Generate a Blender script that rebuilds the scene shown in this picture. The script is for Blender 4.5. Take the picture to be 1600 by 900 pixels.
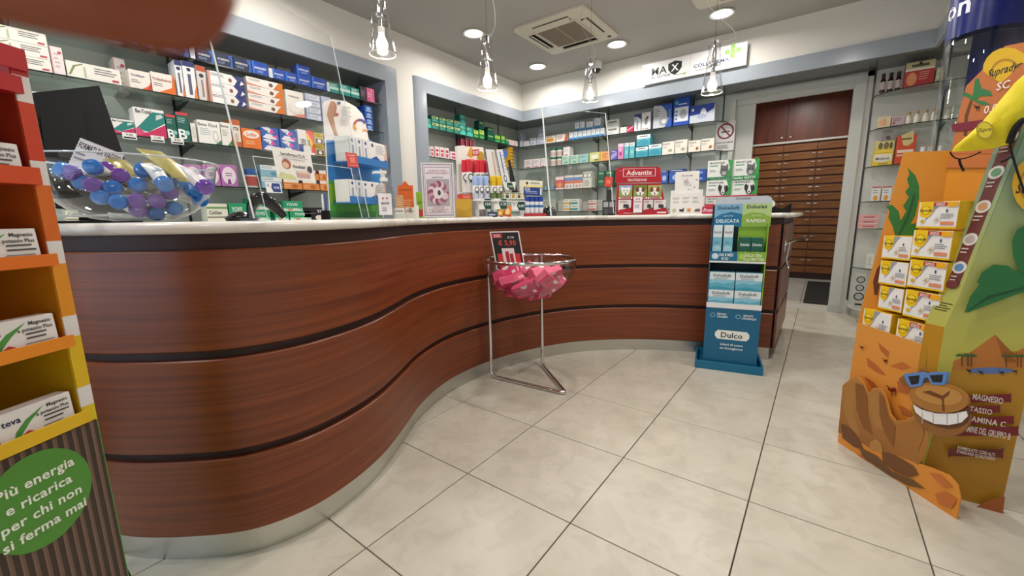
import bpy, math, random
from mathutils import Vector, Matrix, Euler
random.seed(7)
for o in list(bpy.data.objects): bpy.data.objects.remove(o)
SC = bpy.context.scene
COL = SC.collection
R = math.radians
# ------------------------------------------------------------------ camera
F, PITCH, ROLL, YAW, H = 642., R(9.85), R(-.85), R(-36.85), 1.09
def _rows():
    cp, sp, cr, sr = math.cos(PITCH), math.sin(PITCH), math.cos(ROLL), math.sin(ROLL)
    M = Matrix(((math.cos(YAW), math.sin(YAW), 0), (-math.sin(YAW), math.cos(YAW), 0), (0, 0, 1)))
    r0, u0 = Vector((1, 0, 0)), Vector((0, sp, cp))
    return M @ (cr*r0+sr*u0), M @ (-sr*r0+cr*u0), M @ Vector((0, cp, -sp))
CR, CU, CW = _rows()
CP = Vector((0, 0, H))
cd = bpy.data.cameras.new('camera'); cam = bpy.data.objects.new('camera', cd); COL.objects.link(cam)
cd.sensor_width = 36; cd.lens = F/1600*36; cd.clip_start = .004; cd.clip_end = 60
cd.dof.use_dof = True; cd.dof.focus_distance = 2.6; cd.dof.aperture_fstop = 9.5
m = Matrix((CR, CU, -CW)).transposed().to_4x4(); m.translation = CP; cam.matrix_world = m
SC.camera = cam
# ------------------------------------------------------------------ world and exposure
SC.view_settings.view_transform = 'Standard'; SC.view_settings.look = 'None'
SC.view_settings.gamma = 1; SC.view_settings.use_curve_mapping = False
SC.view_settings.exposure = 0.06
wd = bpy.data.worlds.new('street_daylight'); SC.world = wd; wd.use_nodes = True
wd.node_tree.nodes['Background'].inputs[0].default_value = (.62, .8, 1, 1)
wd.node_tree.nodes['Background'].inputs[1].default_value = 1.2
LAMP_DISC = 14.0      # emission of the ceiling downlight discs
LAMP_W = 12.5         # watts of each downlight
BULB_W = 2.4
WINDOW_W = 13.0
al = bpy.data.lights.new('shop_window_daylight', 'AREA'); al.shape = 'RECTANGLE'; al.size = 3.6; al.size_y = 2.2
al.energy = WINDOW_W; al.color = (.72, .86, 1)
ao = bpy.data.objects.new('shop_window_daylight', al); COL.objects.link(ao)
ao.location = (-1.4, -2.42, 1.35); ao.rotation_euler = (R(90), 0, 0)
# ------------------------------------------------------------------ picture to place
def ray(x, y): return CW+CR*((x-800)/F)-CU*((y-450)/F)
def at(x, y, ax, val):
    d = ray(x, y); t = (val-CP[ax])/d[ax]; return CP+d*t
def proj(p):
    v = Vector(p)-CP; z = v.dot(CW); return (800+F*v.dot(CR)/z, 450-F*v.dot(CU)/z, z)
def zat(x, y, b):
    d = ray(x, y); t = math.hypot(b[0], b[1])/math.hypot(d[0], d[1]); return H+t*d[2]
# ------------------------------------------------------------------ materials
MATS = {}
def s2l(c): c = c/255.; return c/12.92 if c <= .04045 else ((c+.055)/1.055)**2.4
def lin(h):
    if isinstance(h, str): h = h.lstrip('#'); return tuple(s2l(int(h[i:i+2], 16)) for i in (0, 2, 4))
    return tuple(h)
def base(name):
    m = bpy.data.materials.new(name); m.use_nodes = True
    return m, m.node_tree.nodes, m.node_tree.links, m.node_tree.nodes['Principled BSDF']
def card(h, rough=.45, metal=0, spec=.5, name='card'):
    k = (h, rough, metal, spec)
    if k in MATS: return MATS[k]
    m, n, l, b = base('%s_%s' % (name, str(h).lstrip('#')))
    c = lin(h)
    nz = n.new('ShaderNodeTexNoise'); nz.inputs['Scale'].default_value = 35
    tc = n.new('ShaderNodeTexCoord'); l.new(tc.outputs['Object'], nz.inputs['Vector'])
    mx = n.new('ShaderNodeMix'); mx.data_type = 'RGBA'; l.new(nz.outputs[0], mx.inputs[0])
    mx.inputs[6].default_value = (*[v*.93 for v in c], 1); mx.inputs[7].default_value = (*[min(1, v*1.05) for v in c], 1)
    l.new(mx.outputs[2], b.inputs['Base Color'])
    b.inputs['Roughness'].default_value = rough; b.inputs['Metallic'].default_value = metal
    b.inputs['Specular IOR Level'].default_value = spec
    MATS[k] = m; return m
def ramp(n, fac, l, stops):
    r = n.new('ShaderNodeValToRGB'); l.new(fac, r.inputs[0])
    e = r.color_ramp.elements
    while len(e) < len(stops): e.new(.5)
    for i, (p, c) in enumerate(stops): e[i].position = p; e[i].color = (*lin(c), 1)
    return r
def wood(name, dark, light, coord, scale, rough, coat=0.3):
    m, n, l, b = base(name)
    tc = n.new('ShaderNodeTexCoord'); mp = n.new('ShaderNodeMapping'); mp.inputs['Scale'].default_value = scale
    l.new(tc.outputs[coord], mp.inputs[0])
    a = n.new('ShaderNodeTexNoise'); a.inputs['Scale'].default_value = 1; a.inputs['Detail'].default_value = 6; a.inputs['Distortion'].default_value = .6
    l.new(mp.outputs[0], a.inputs['Vector'])
    r = ramp(n, a.outputs[0], l, [(.3, dark), (.7, light)])
    l.new(r.outputs[0], b.inputs['Base Color']); b.inputs['Roughness'].default_value = rough
    b.inputs['Coat Weight'].default_value = coat; b.inputs['Coat Roughness'].default_value = .28
    return m
WOOD = wood('cherry_veneer', '#66280b', '#864014', 'UV', (1.2, 60, 1), .40, .22)
WOODD = wood('dark_cherry', '#260b06', '#34120a', 'UV', (1.5, 20, 1), .55, .0)
WOODB = wood('drawer_wood', '#6a3a18', '#93602f', 'Object', (2, 8, 22), .5, .1)
WOODU = wood('cupboard_wood', '#4a1c0c', '#6c2f17', 'Object', (9, 6, 1.2), .45, .2)
def paint(name, h, rough=.6, bump=.03, sc=90, h2=None):
    m, n, l, b = base(name)
    tc = n.new('ShaderNodeTexCoord')
    nz = n.new('ShaderNodeTexNoise'); nz.inputs['Scale'].default_value = sc; l.new(tc.outputs['Object'], nz.inputs['Vector'])
    bp = n.new('ShaderNodeBump'); bp.inputs['Strength'].default_value = bump; l.new(nz.outputs[0], bp.inputs['Height']); l.new(bp.outputs[0], b.inputs['Normal'])
    n2 = n.new('ShaderNodeTexNoise'); n2.inputs['Scale'].default_value = 1.3; l.new(tc.outputs['Object'], n2.inputs['Vector'])
    r = ramp(n, n2.outputs[0], l, [(.3, h), (.7, h2 or h)]); l.new(r.outputs[0], b.inputs['Base Color'])
    b.inputs['Roughness'].default_value = rough
    return m
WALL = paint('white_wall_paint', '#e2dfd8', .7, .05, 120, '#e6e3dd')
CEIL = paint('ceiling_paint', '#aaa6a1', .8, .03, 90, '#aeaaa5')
LACQ = paint('blue_grey_lacquer', '#99a1ab', .2, .004, 30, '#9da5af')
SOFF = paint('grey_glossy_soffit', '#5e6262', .2, .004, 30)
BACKP = paint('pale_green_grey_panel', '#c0c7c1', .35, .01, 60, '#c5ccc6')
RPAN = paint('off_white_panel', '#cfd0c8', .4, .01, 60)
FRAMEM = paint('grey_white_door_paint', '#c9cbc6', .35, .01, 60)
BLK = card('#070708', .5, 0, .25, name='black_plastic'); BLKG = card('#101012', .15, name='gloss_black')
WHT = card('#e9e8e4', .4)
def metal(name, h, rough, stretch=None):
    m, n, l, b = base(name); b.inputs['Base Color'].default_value = (*lin(h), 1); b.inputs['Metallic'].default_value = 1
    tc = n.new('ShaderNodeTexCoord'); mp = n.new('ShaderNodeMapping'); mp.inputs['Scale'].default_value = stretch or (5, 5, 5); l.new(tc.outputs['Object'], mp.inputs[0])
    nz = n.new('ShaderNodeTexNoise'); nz.inputs['Scale'].default_value = 4; l.new(mp.outputs[0], nz.inputs['Vector'])
    mr = n.new('ShaderNodeMapRange'); mr.inputs[3].default_value = rough*.8; mr.inputs[4].default_value = rough*1.25
    l.new(nz.outputs[0], mr.inputs[0]); l.new(mr.outputs[0], b.inputs['Roughness'])
    return m
STEEL = metal('brushed_steel', '#cdcec9', .3, (2, 2, 60)); CHROME = metal('chrome', '#d8d8d8', .1); DSTEEL = metal('dark_steel', '#4c4c4c', .3)
def glass(name, tint=(1, 1, 1), refl=1.0, base_fac=.03, rough=.0):
    m = bpy.data.materials.new(name); m.use_nodes = True; n, l = m.node_tree.nodes, m.node_tree.links
    n.remove(n['Principled BSDF']); out = n['Material Output']
    t = n.new('ShaderNodeBsdfTransparent'); t.inputs[0].default_value = (*tint, 1)
    g = n.new('ShaderNodeBsdfGlossy'); g.inputs['Roughness'].default_value = rough
    lw = n.new('ShaderNodeLayerWeight'); lw.inputs['Blend'].default_value = .5
    pw = n.new('ShaderNodeMath'); pw.operation = 'POWER'; l.new(lw.outputs['Facing'], pw.inputs[0]); pw.inputs[1].default_value = 4
    ml = n.new('ShaderNodeMath'); ml.operation = 'MULTIPLY_ADD'; l.new(pw.outputs[0], ml.inputs[0]); ml.inputs[1].default_value = .7*refl; ml.inputs[2].default_value = base_fac
    mx = n.new('ShaderNodeMixShader'); l.new(ml.outputs[0], mx.inputs[0]); l.new(t.outputs[0], mx.inputs[1]); l.new(g.outputs[0], mx.inputs[2])
    l.new(mx.outputs[0], out.inputs[0]); return m
GLS = glass('clear_acrylic', (.985, .99, .99), 1, .035)
GLE = card('#dfe8e8', .12, name='bright_polished_acrylic_edge')
SHG = glass('shelf_glass', (.90, .945, .925), 1, .05); SHE = card('#10201c', .15, name='dark_green_glass_edge')
LGL = glass('lamp_glass', (.97, .97, .97), 1.3, .06); FIL = glass('plastic_film', (.93, .93, .93), 1, .08, .05)
BOWLG = glass('bowl_plastic', (.95, .97, .985), 1.6, .08, .03); RIMG = card('#c9d2da', .08, 0, .8, 'bowl_rim')
def emis(name, c, s):
    m, n, l, b = base(name); b.inputs['Base Color'].default_value = (*c, 1); b.inputs['Emission Color'].default_value = (*c, 1); b.inputs['Emission Strength'].default_value = s
    return m
EDISC = emis('downlight_glow', (1, .94, .86), LAMP_DISC); EBULB = emis('bulb_glow', (1, .9, .72), 9)
def marble():
    m, n, l, b = base('white_veined_marble'); tc = n.new('ShaderNodeTexCoord')
    w = n.new('ShaderNodeTexNoise'); w.inputs['Scale'].default_value = 3; w.inputs['Detail'].default_value = 9; w.inputs['Distortion'].default_value = 1.1
    l.new(tc.outputs['Object'], w.inputs['Vector'])
    r = ramp(n, w.outputs[0], l, [(.0, '#e8e4dc'), (.5, '#e4e0d8'), (.55, '#c9c5bd'), (.6, '#e2ded6'), (1, '#d9d5cc')])
    l.new(r.outputs[0], b.inputs['Base Color']); b.inputs['Roughness'].default_value = .18; return m
MARB = marble()
def tile(name, a, c, vein, rough):
    m, n, l, b = base(name); tc = n.new('ShaderNodeTexCoord'); oi = n.new('ShaderNodeObjectInfo')
    ad = n.new('ShaderNodeVectorMath'); ad.operation = 'ADD'
    sc = n.new('ShaderNodeVectorMath'); sc.operation = 'SCALE'; sc.inputs[0].default_value = (13, 7, 5); l.new(oi.outputs['Random'], sc.inputs['Scale'])
    l.new(tc.outputs['Object'], ad.inputs[0]); l.new(sc.outputs[0], ad.inputs[1])
    z = n.new('ShaderNodeTexNoise'); z.inputs['Scale'].default_value = 5; z.inputs['Detail'].default_value = 7; z.inputs['Roughness'].default_value = .65; l.new(ad.outputs[0], z.inputs['Vector'])
    r = ramp(n, z.outputs[0], l, [(.2, a), (.6, c), (.8, c)])
    v = n.new('ShaderNodeTexNoise'); v.inputs['Scale'].default_value = 9; v.inputs['Detail'].default_value = 9; v.inputs['Distortion'].default_value = 1.2; l.new(ad.outputs[0], v.inputs['Vector'])
    vr = ramp(n, v.outputs[0], l, [(.37, '#ffffff'), (.4, '#ffffff'), (.5, '#000000')])
    mx = n.new('ShaderNodeMix'); mx.data_type = 'RGBA'
    m2 = n.new('ShaderNodeMath'); m2.operation = 'MULTIPLY'; l.new(vr.outputs[0], m2.inputs[0]); m2.inputs[1].default_value = .22
    l.new(m2.outputs[0], mx.inputs[0]); l.new(r.outputs[0], mx.inputs[6]); mx.inputs[7].default_value = (*lin(vein), 1)
    l.new(mx.outputs[2], b.inputs['Base Color'])
    rr = n.new('ShaderNodeMapRange'); rr.inputs[3].default_value = rough-.06; rr.inputs[4].default_value = rough+.1; l.new(z.outputs[0], rr.inputs[0]); l.new(rr.outputs[0], b.inputs['Roughness'])
    return m
TILE = tile('cream_stone_tile', '#b9b1a1', '#c9c2b3', '#a29a8b', .3)
TILEB = tile('grey_stone_tile', '#9b9a92', '#a9a8a0', '#8d8c84', .4)
GROUT = card('#4a3f35', .8)
# ------------------------------------------------------------------ mesh building
GLY = {}
def glyphs(s, bold=0., shear=0.):
    k = (s, bold, shear)
    if k in GLY: return GLY[k]
    c = bpy.data.curves.new('txt', 'FONT'); c.body = s; c.resolution_u = 2; c.offset = bold; c.shear = shear
    c.space_character = 1.04 if bold else 1
    o = bpy.data.objects.new('txt', c); COL.objects.link(o); bpy.context.view_layer.update()
    me = bpy.data.meshes.new_from_object(o.evaluated_get(bpy.context.evaluated_depsgraph_get()))
    vs = [(v.co.x, v.co.y) for v in me.vertices]; fs = [tuple(p.vertices) for p in me.polygons]
    bpy.data.objects.remove(o); bpy.data.curves.remove(c); bpy.data.meshes.remove(me)
    if not vs: vs = [(0, 0)]
    x0, x1 = min(v[0] for v in vs), max(v[0] for v in vs)
    GLY[k] = (vs, fs, x0, x1); return GLY[k]
class MB:
    def __init__(s): s.v = []; s.f = []; s.mi = []; s.mats = []; s.uv = {}; s.T = Matrix(); s.sm = False
    def _m(s, m):
        if m not in s.mats: s.mats.append(m)
        return s.mats.index(m)
    def add(s, vs, fs, m, uvs=None):
        o = len(s.v); s.v += [tuple(s.T @ Vector(v)) for v in vs]; k = s._m(m)
        for i, f in enumerate(fs):
            if uvs: s.uv[len(s.f)] = uvs[i]
            s.f.append(tuple(o+j for j in f)); s.mi.append(k)
        return s
    def box(s, x0, y0, z0, x1, y1, z1, m, bev=0):
        if bev:
            b = bev; pts = []
            for z, i in ((z0, b), (z0+b, 0), (z1-b, 0), (z1, b)):
                pts += [(x0+i, y0+i, z), (x1-i, y0+i, z), (x1-i, y1-i, z), (x0+i, y1-i, z)]
            fs = [(3, 2, 1, 0), (12, 13, 14, 15)]
            for k in range(3):
                for j in range(4): fs.append((4*k+j, 4*k+(j+1) % 4, 4*k+4+(j+1) % 4, 4*k+4+j))
            return s.add(pts, fs, m)
        p = [(x, y, z) for z in (z0, z1) for x, y in ((x0, y0), (x1, y0), (x1, y1), (x0, y1))]
        return s.add(p, [(3, 2, 1, 0), (4, 5, 6, 7), (0, 1, 5, 4), (1, 2, 6, 5), (2, 3, 7, 6), (3, 0, 4, 7)], m)
    def prism(s, pts, O, ex, ey, th, m):          # outline in the plane O,ex,ey; front face at O, body behind it by th
        O, ex, ey = Vector(O), Vector(ex), Vector(ey); n = ex.cross(ey).normalized()
        a = sum(pts[i][0]*pts[(i+1) % len(pts)][1]-pts[(i+1) % len(pts)][0]*pts[i][1] for i in range(len(pts)))
        if a < 0: pts = pts[::-1]
        f = [O+ex*x+ey*y for x, y in pts]; N = len(f)
        if th <= 0: return s.add(f, [tuple(range(N))], m)
        return s.add(f+[p-n*th for p in f], [tuple(range(N)), tuple(range(2*N-1, N-1, -1))]+[(i, i+N, (i+1) % N+N, (i+1) % N) for i in range(N)], m)
    def lathe(s, prof, m, seg=20, c=(0, 0, 0), cap=True):
        vs = []; N = len(prof)
        for i in range(seg):
            a = 2*math.pi*i/seg; vs += [(c[0]+r*math.cos(a), c[1]+r*math.sin(a), c[2]+z) for r, z in prof]
        fs = [(i*N+j, ((i+1) % seg)*N+j, ((i+1) % seg)*N+j+1, i*N+j+1) for i in range(seg) for j in range(N-1)]
        if cap:
            if prof[0][0] > 1e-5: fs.append(tuple(i*N for i in range(seg))[::-1])
            if prof[-1][0] > 1e-5: fs.append(tuple(i*N+N-1 for i in range(seg)))
        return s.add(vs, fs, m)
    def tube(s, pts, r, m, seg=8, closed=False):
        pts = [Vector(p) for p in pts]; n = len(pts); vs = []; up = None
        for i, p in enumerate(pts):
            a = pts[(i-1) % n] if closed or i else p; b = pts[(i+1) % n] if closed or i < n-1 else p
            t = (b-a).normalized()
            if up is None: up = t.orthogonal().normalized()
            up = (up-t*up.dot(t)).normalized(); sd = t.cross(up); rr = r[i] if isinstance(r, (list, tuple)) else r
            vs += [p+(up*math.cos(2*math.pi*k/seg)+sd*math.sin(2*math.pi*k/seg))*rr for k in range(seg)]
        fs = [(i*seg+k, i*seg+(k+1) % seg, ((i+1) % n)*seg+(k+1) % seg, ((i+1) % n)*seg+k) for i in range(n if closed else n-1) for k in range(seg)]
        if not closed: fs += [tuple(range(seg))[::-1], tuple(range((n-1)*seg, n*seg))]
        return s.add(vs, fs, m)
    def art(s, O, ex, ey, w, h, ops, d0=.0004):    # print: flat shapes a hair proud of the face
        O, ex, ey = Vector(O), Vector(ex).normalized(), Vector(ey).normalized(); n = ex.cross(ey).normalized()
        for k, op in enumerate(ops):
            P = O+n*(d0+.00025*k); t = op[0]; c = op[-1]; mm = card(c) if isinstance(c, (str, tuple)) else c
            if t == 'r': _, x0, y0, x1, y1, _c = op; s.prism([(x0*w, y0*h), (x1*w, y0*h), (x1*w, y1*h), (x0*w, y1*h)], P, ex, ey, 0, mm)
            elif t == 'p': s.prism([(x*w, y*h) for x, y in op[1]], P, ex, ey, 0, mm)
            elif t == 'e':
                _, cx, cy, rx, ry, _c = op; s.prism([(cx*w+rx*w*math.cos(a*math.pi/10), cy*h+ry*h*math.sin(a*math.pi/10)) for a in range(20)], P, ex, ey, 0, mm)
            elif t == 'o':    # round dot, radius as share of the height
                _, cx, cy, r_, _c = op; s.prism([(cx*w+r_*h*math.cos(a*math.pi/10), cy*h+r_*h*math.sin(a*math.pi/10)) for a in range(20)], P, ex, ey, 0, mm)
            elif t == 'n':    # rows of small print too fine to read
                _, x0, y0, x1, y1, nr, _c = op; dy = (y1-y0)/nr
                for j in range(nr):
                    xe = x1-(x1-x0)*random.uniform(0, .35); yy = y1-(j+.6)*dy
                    s.prism([(x0*w, yy*h), (xe*w, yy*h), (xe*w, (yy+dy*.38)*h), (x0*w, (yy+dy*.38)*h)], P, ex, ey, 0, mm)
            elif t == 'X':    # bold lettering stretched to an exact width
                _, tx, cx, cy, th, mw, _c = op; vs, fs, x0, x1 = glyphs(tx, .02); sc = th*h/.7; sx = mw*w/(x1-x0)
                s.add([P+ex*((v[0]-(x0+x1)/2)*sx+cx*w)+ey*((v[1]-.35)*sc+cy*h) for v in vs], fs, mm)
            elif t in 'tTi':   # plain, bold, bold italic
                _, tx, cx, cy, th, mw, _c = op
                vs, fs, x0, x1 = glyphs(tx, .02 if t != 't' else 0, .25 if t == 'i' else 0)
                sc = th*h/.7; sx = min(sc, mw*w/max(1e-6, x1-x0)) if x1 > x0 else sc
                s.add([P+ex*((v[0]-(x0+x1)/2)*sx+cx*w)+ey*((v[1]-.35)*sc+cy*h) for v in vs], fs, mm)
        return s
    def build(s, name, parent=None, smooth=None):
        me = bpy.data.meshes.new(name); me.from_pydata(s.v, [], s.f)
        for m in s.mats: me.materials.append(m)
        me.polygons.foreach_set('material_index', s.mi)
        if s.uv:
            ul = me.uv_layers.new(name='uv')
            for pi, u in s.uv.items():
                for li, c in zip(me.polygons[pi].loop_indices, u): ul.data[li].uv = c
        if smooth:
            me.polygons.foreach_set('use_smooth', [True]*len(s.f)); me.set_sharp_from_angle(angle=R(smooth))
        me.update()
        o = bpy.data.objects.new(name, me); COL.objects.link(o)
        if parent: o.parent = parent
        return o
def tag(o, label, cat, group=None, kind=None):
    if label: o['label'] = label
    if cat: o['category'] = cat
    if group: o['group'] = group
    if kind: o['kind'] = kind
    return o
def empty(name, label, cat, loc=(0, 0, 0), rz=0, group=None):
    o = bpy.data.objects.new(name, None); COL.objects.link(o); o.location = loc; o.rotation_euler = (0, 0, rz); o.empty_display_size = .05
    return tag(o, label, cat, group)
def struct(o): o['kind'] = 'structure'; return o
def dup(o, parent=None):
    c = o.copy(); COL.objects.link(c); c.parent = parent
    for ch in o.children: dup(ch, c)
    return c
def place(o, loc, rz=0, tilt=0): o.location = loc; o.rotation_euler = (tilt, 0, rz); return o
ORD = ['first', 'second', 'third', 'fourth', 'fifth', 'sixth', 'seventh', 'eighth', 'ninth', 'tenth', 'eleventh', 'twelfth', 'thirteenth', 'fourteenth', 'fifteenth', 'sixteenth', 'seventeenth', 'eighteenth', 'nineteenth', 'twentieth', 'twenty-first', 'twenty-second', 'twenty-third', 'twenty-fourth', 'twenty-fifth', 'twenty-sixth', 'twenty-seventh', 'twenty-eighth', 'twenty-ninth', 'thirtieth']
# ================================================================== THE SETTING
XL, XN, YB, YN, ZF, ZT, ZC = -3.66, -4.08, 5.2, 5.66, 2.46, 2.605, 2.98
YF = -2.5; XR = 1.1
# floor
fb = MB().box(XN-.1, YF, -.06, 2.2, 8.95, -.006, GROUT).build('floor'); struct(fb)
LX, LY, TS = -1.130, 1.169, .5
def tilemesh(x0, y0, x1, y1, mm):
    g = .0022; cx, cy = (x0+x1)/2, (y0+y1)/2
    return MB().box(x0+g-cx, y0+g-cy, -.012, x1-g-cx, y1-g-cy, 0, mm, .0012), cx, cy
tcache = {}
for i in range(-8, 16):
    for j in range(-6, 6):
        x0, y0 = LX+j*TS, LY+i*TS
        x1, y1 = x0+TS, y0+TS
        bk = y0 > 5.9
        if x1 > 1.6 or y1 > 8.9 or y1 < -1.9: continue
        if x0 < -2.2 and y0 < 5.9: continue
        if bk and x0 < -1.7: continue
        mm = TILEB if bk else TILE
        if bk not in tcache: tcache[bk] = tilemesh(x0, y0, x1, y1, mm)[0].build('tile', fb).data; o = fb.children[-1]
        else: o = bpy.data.objects.new('tile', tcache[bk]); COL.objects.link(o); o.parent = fb
        o.location = ((x0+x1)/2, (y0+y1)/2, 0)
        if not bk: o.rotation_euler = (0, 0, 0)
# left wall
b = MB()
b.box(XN-.12, YF, 0, XN-.012, YN+.14, ZC, WALL).box(XN-.012, YF, ZT, XL-.03, YN, ZC, WALL).box(XN-.012, 2.95, 0, XL-.03, 3.19, ZT, WALL)
wl = struct(b.build('wall_left'))
def panels(parent, axis, val, cuts, z0, z1, mm):
    for a, c in zip(cuts, cuts[1:]):
        q = MB()
        if axis == 0: q.box(val-.012, a+.003, z0, val, c-.003, z1, mm)
        else: q.box(a+.003, val, z0, c-.003, val+.012, z1, mm)
        q.build('back_panel', parent)
yseam = [at(272, 165, 0, XN)[1], at(433, 125, 0, XN)[1]]; d = yseam[1]-yseam[0]
panels(wl, 0, XN, [-2.4, yseam[0]-2*d, yseam[0]-d, yseam[0], yseam[1], 2.806], 0, ZF, BACKP)
ys2 = [at(711.7, 185, 0, XN)[1], at(778, 195, 0, XN)[1]]
panels(wl, 0, XN, [3.35, ys2[0], ys2[1], YN], 0, ZF, BACKP)
# back wall
b = MB()
b.box(XN-.12, YN+.012, 0, -.98, YN+.14, ZC, WALL).box(-.98, YN+.012, 2.42, .29, YN+.14, ZC, WALL).box(.232, YN+.012, 0, 2.0, YN+.14, ZC, WALL).box(XL-.03, YB+.03, ZT, .67, YN+.012, ZC, WALL)
wb = struct(b.build('wall_back'))
panels(wb, 1, YN, [XN, -2.66, at(951, 200, 1, YN)[0], -1.40, -1.06, -.98], 0, ZF, BACKP)
panels(wb, 1, YN, [.285, .80, XR], 0, ZF, RPAN)
b = MB().box(.67, YF, ZT, XR+.1, YN, ZC, WALL).box(XR, YF, 0, XR+.12, YN+.14, ZT, WALL)
wr = struct(b.build('wall_right'))
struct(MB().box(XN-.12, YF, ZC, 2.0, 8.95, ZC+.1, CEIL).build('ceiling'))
b = MB().box(XN-.12, YF-.14, 0, XR+.12, YF, .3, WALL).box(XN-.12, YF-.14, 2.6, XR+.12, YF, ZC, WALL).box(XN-.12, YF-.14, .3, -3.3, YF, 2.6, WALL).box(.5, YF-.14, .3, XR+.12, YF, 2.6, WALL)
struct(b.build('wall_front'))
w = MB(); [w.box(x, YF-.1, .3, x+.05, YF-.04, 2.6, DSTEEL) for x in (-3.3, -2.05, -.8, .45)]; w.box(-3.3, YF-.1, .3, .5, YF-.04, .35, DSTEEL).box(-3.3, YF-.1, 2.55, .5, YF-.04, 2.6, DSTEEL)
w = struct(w.build('window_1')); MB().box(-3.25, YF-.075, .35, .45, YF-.067, 2.55, GLS).build('pane', w)
# back room
b = MB().box(-1.75, YN+.14, 0, -1.62, 8.95, ZC, WALL).box(1.3, YN+.14, 0, 1.42, 8.95, ZC, WALL).box(-1.75, 8.9, 0, 1.42, 9.02, ZC, WALL)
struct(b.build('wall_storeroom'))
# grey-blue lacquer fascia, pilasters, soffits
def fasc(parts, name, cuts=None):
    root = None
    for p, mm in parts:
        q = MB().box(*p, mm)
        if root is None: root = struct(q.build(name))
        else: q.build('soffit_panel' if mm is SOFF else 'fascia_panel', root)
    return root
fasc([((XL-.025, YF, ZF, XL, 2.806, ZT), LACQ), ((XN, YF, ZF+.002, XL-.025, 2.806, ZF+.03), SOFF)], 'trim_1')
struct(MB().box(XN, 2.806, 0, XL, 2.95, ZT+.002, LACQ, .004).build('trim_2'))
def roundpil():
    pts = [(XN, 3.19), (XL-.07, 3.17)]+[(XL-.07+.07*math.sin(a*R(15)), 3.24-.07*math.cos(a*R(15))) for a in range(7)]+[(XL, 3.35), (XN, 3.35)]
    return MB().prism(pts, (0, 0, ZT+.002), (1, 0, 0), (0, 1, 0), ZT+.002, LACQ)
struct(roundpil().build('trim_3', None, 30))
fasc([((XL-.025, 3.352, ZF, XL, YB, ZT), LACQ), ((XN, 3.35, ZF+.002, XL-.025, YN, ZF+.03), SOFF)], 'trim_4')
fasc([((XL-.025, YB, ZF, .635, YB+.025, ZT), LACQ), ((XL-.025, YB+.025, ZF+.002, .66, YN, ZF+.03), SOFF)], 'trim_5')
fasc([((.635, YF, ZF, .66, YB+.025, ZT), LACQ), ((.66, YF, ZF+.002, XR, YN, ZF+.03), SOFF)], 'trim_6')
# perforated shelf tracks
def track(x, y, ax, z0, z1, parent):
    q = MB(); wdt = .008
    if ax == 0: q.box(x, y-wdt, z0, x+.006, y+wdt, z1, DSTEEL)
    else: q.box(x-wdt, y-.006, z0, x+wdt, y, z1, DSTEEL)
    q.build('shelf_track', parent)
for y in [yseam[0]-d]+yseam+[2.79]: track(XN, y, 0, 1, ZF, wl)
for y in ys2: track(XN, y, 0, 1, ZF, wl)
for x in (-2.66, at(951, 200, 1, YN)[0], -1.40, -1.06): track(x, YN, 1, .9, ZF, wb)
for x in (.29, .80): track(x, YN, 1, .15, ZF, wb)
# doorway with sliding leaf
dr = MB().box(-.98, YN-.02, 0, -.93, YN+.16, 2.44, FRAMEM).box(.136, YN-.02, 0, .232, YN+.16, 2.44, FRAMEM, .004).box(-.93, YN-.02, 2.385, .136, YN+.16, 2.44, FRAMEM)
dr = struct(dr.build('door_1')); MB().box(-.93, YN+.03, 2.33, .136, YN+.07, 2.385, FRAMEM).build('lintel', dr)
MB().box(-.93, YN+.05, .01, -.735, YN+.09, 2.33, FRAMEM, .003).build('door_leaf', dr)
MB().box(-.745, YN+.035, .95, -.739, YN+.05, 1.15, DSTEEL).build('door_handle', dr)
MB().box(-.93, YN+.0, 0, .136, YN+.33, .004, card('#c4c2b8', .4)).build('threshold', dr)
MB().box(.13, YN-.024, 0, .236, YN-.02, .09, STEEL).build('kick_plate', dr)
# skirting cabinet plinth right of door: rounded end, steel front
def plinth():
    pts = [(.29, YN-.01)]+[(.54-.25*math.cos(R(a)), YN-.02-.27*math.sin(R(a))) for a in range(0, 91, 9)]+[(.78, 5.37), (.80, 5.3), (.80, 3.7), (XR-.01, 3.7), (XR-.01, YN-.01)]
    t = empty('plinth', 'low rounded plinth with pale top and steel front right of the doorway', 'plinth')
    MB().prism(pts, (0, 0, .105), (1, 0, 0), (0, 1, 0), .02, RPAN).build('plinth_top', t)
    MB().prism([(x+(.012 if x < .6 else 0), y+.0) for x, y in pts], (0, 0, .085), (1, 0, 0), (0, 1, 0), .085, STEEL).build('plinth_front', t, 30)
plinth()
t = empty('wall_cabinet', 'plain grey base cabinet along the right wall behind the camel display', 'cabinet')
MB().box(.86, 1.2, .0, XR-.012, 2.8, .95, FRAMEM, .004).build('body', t)
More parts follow.
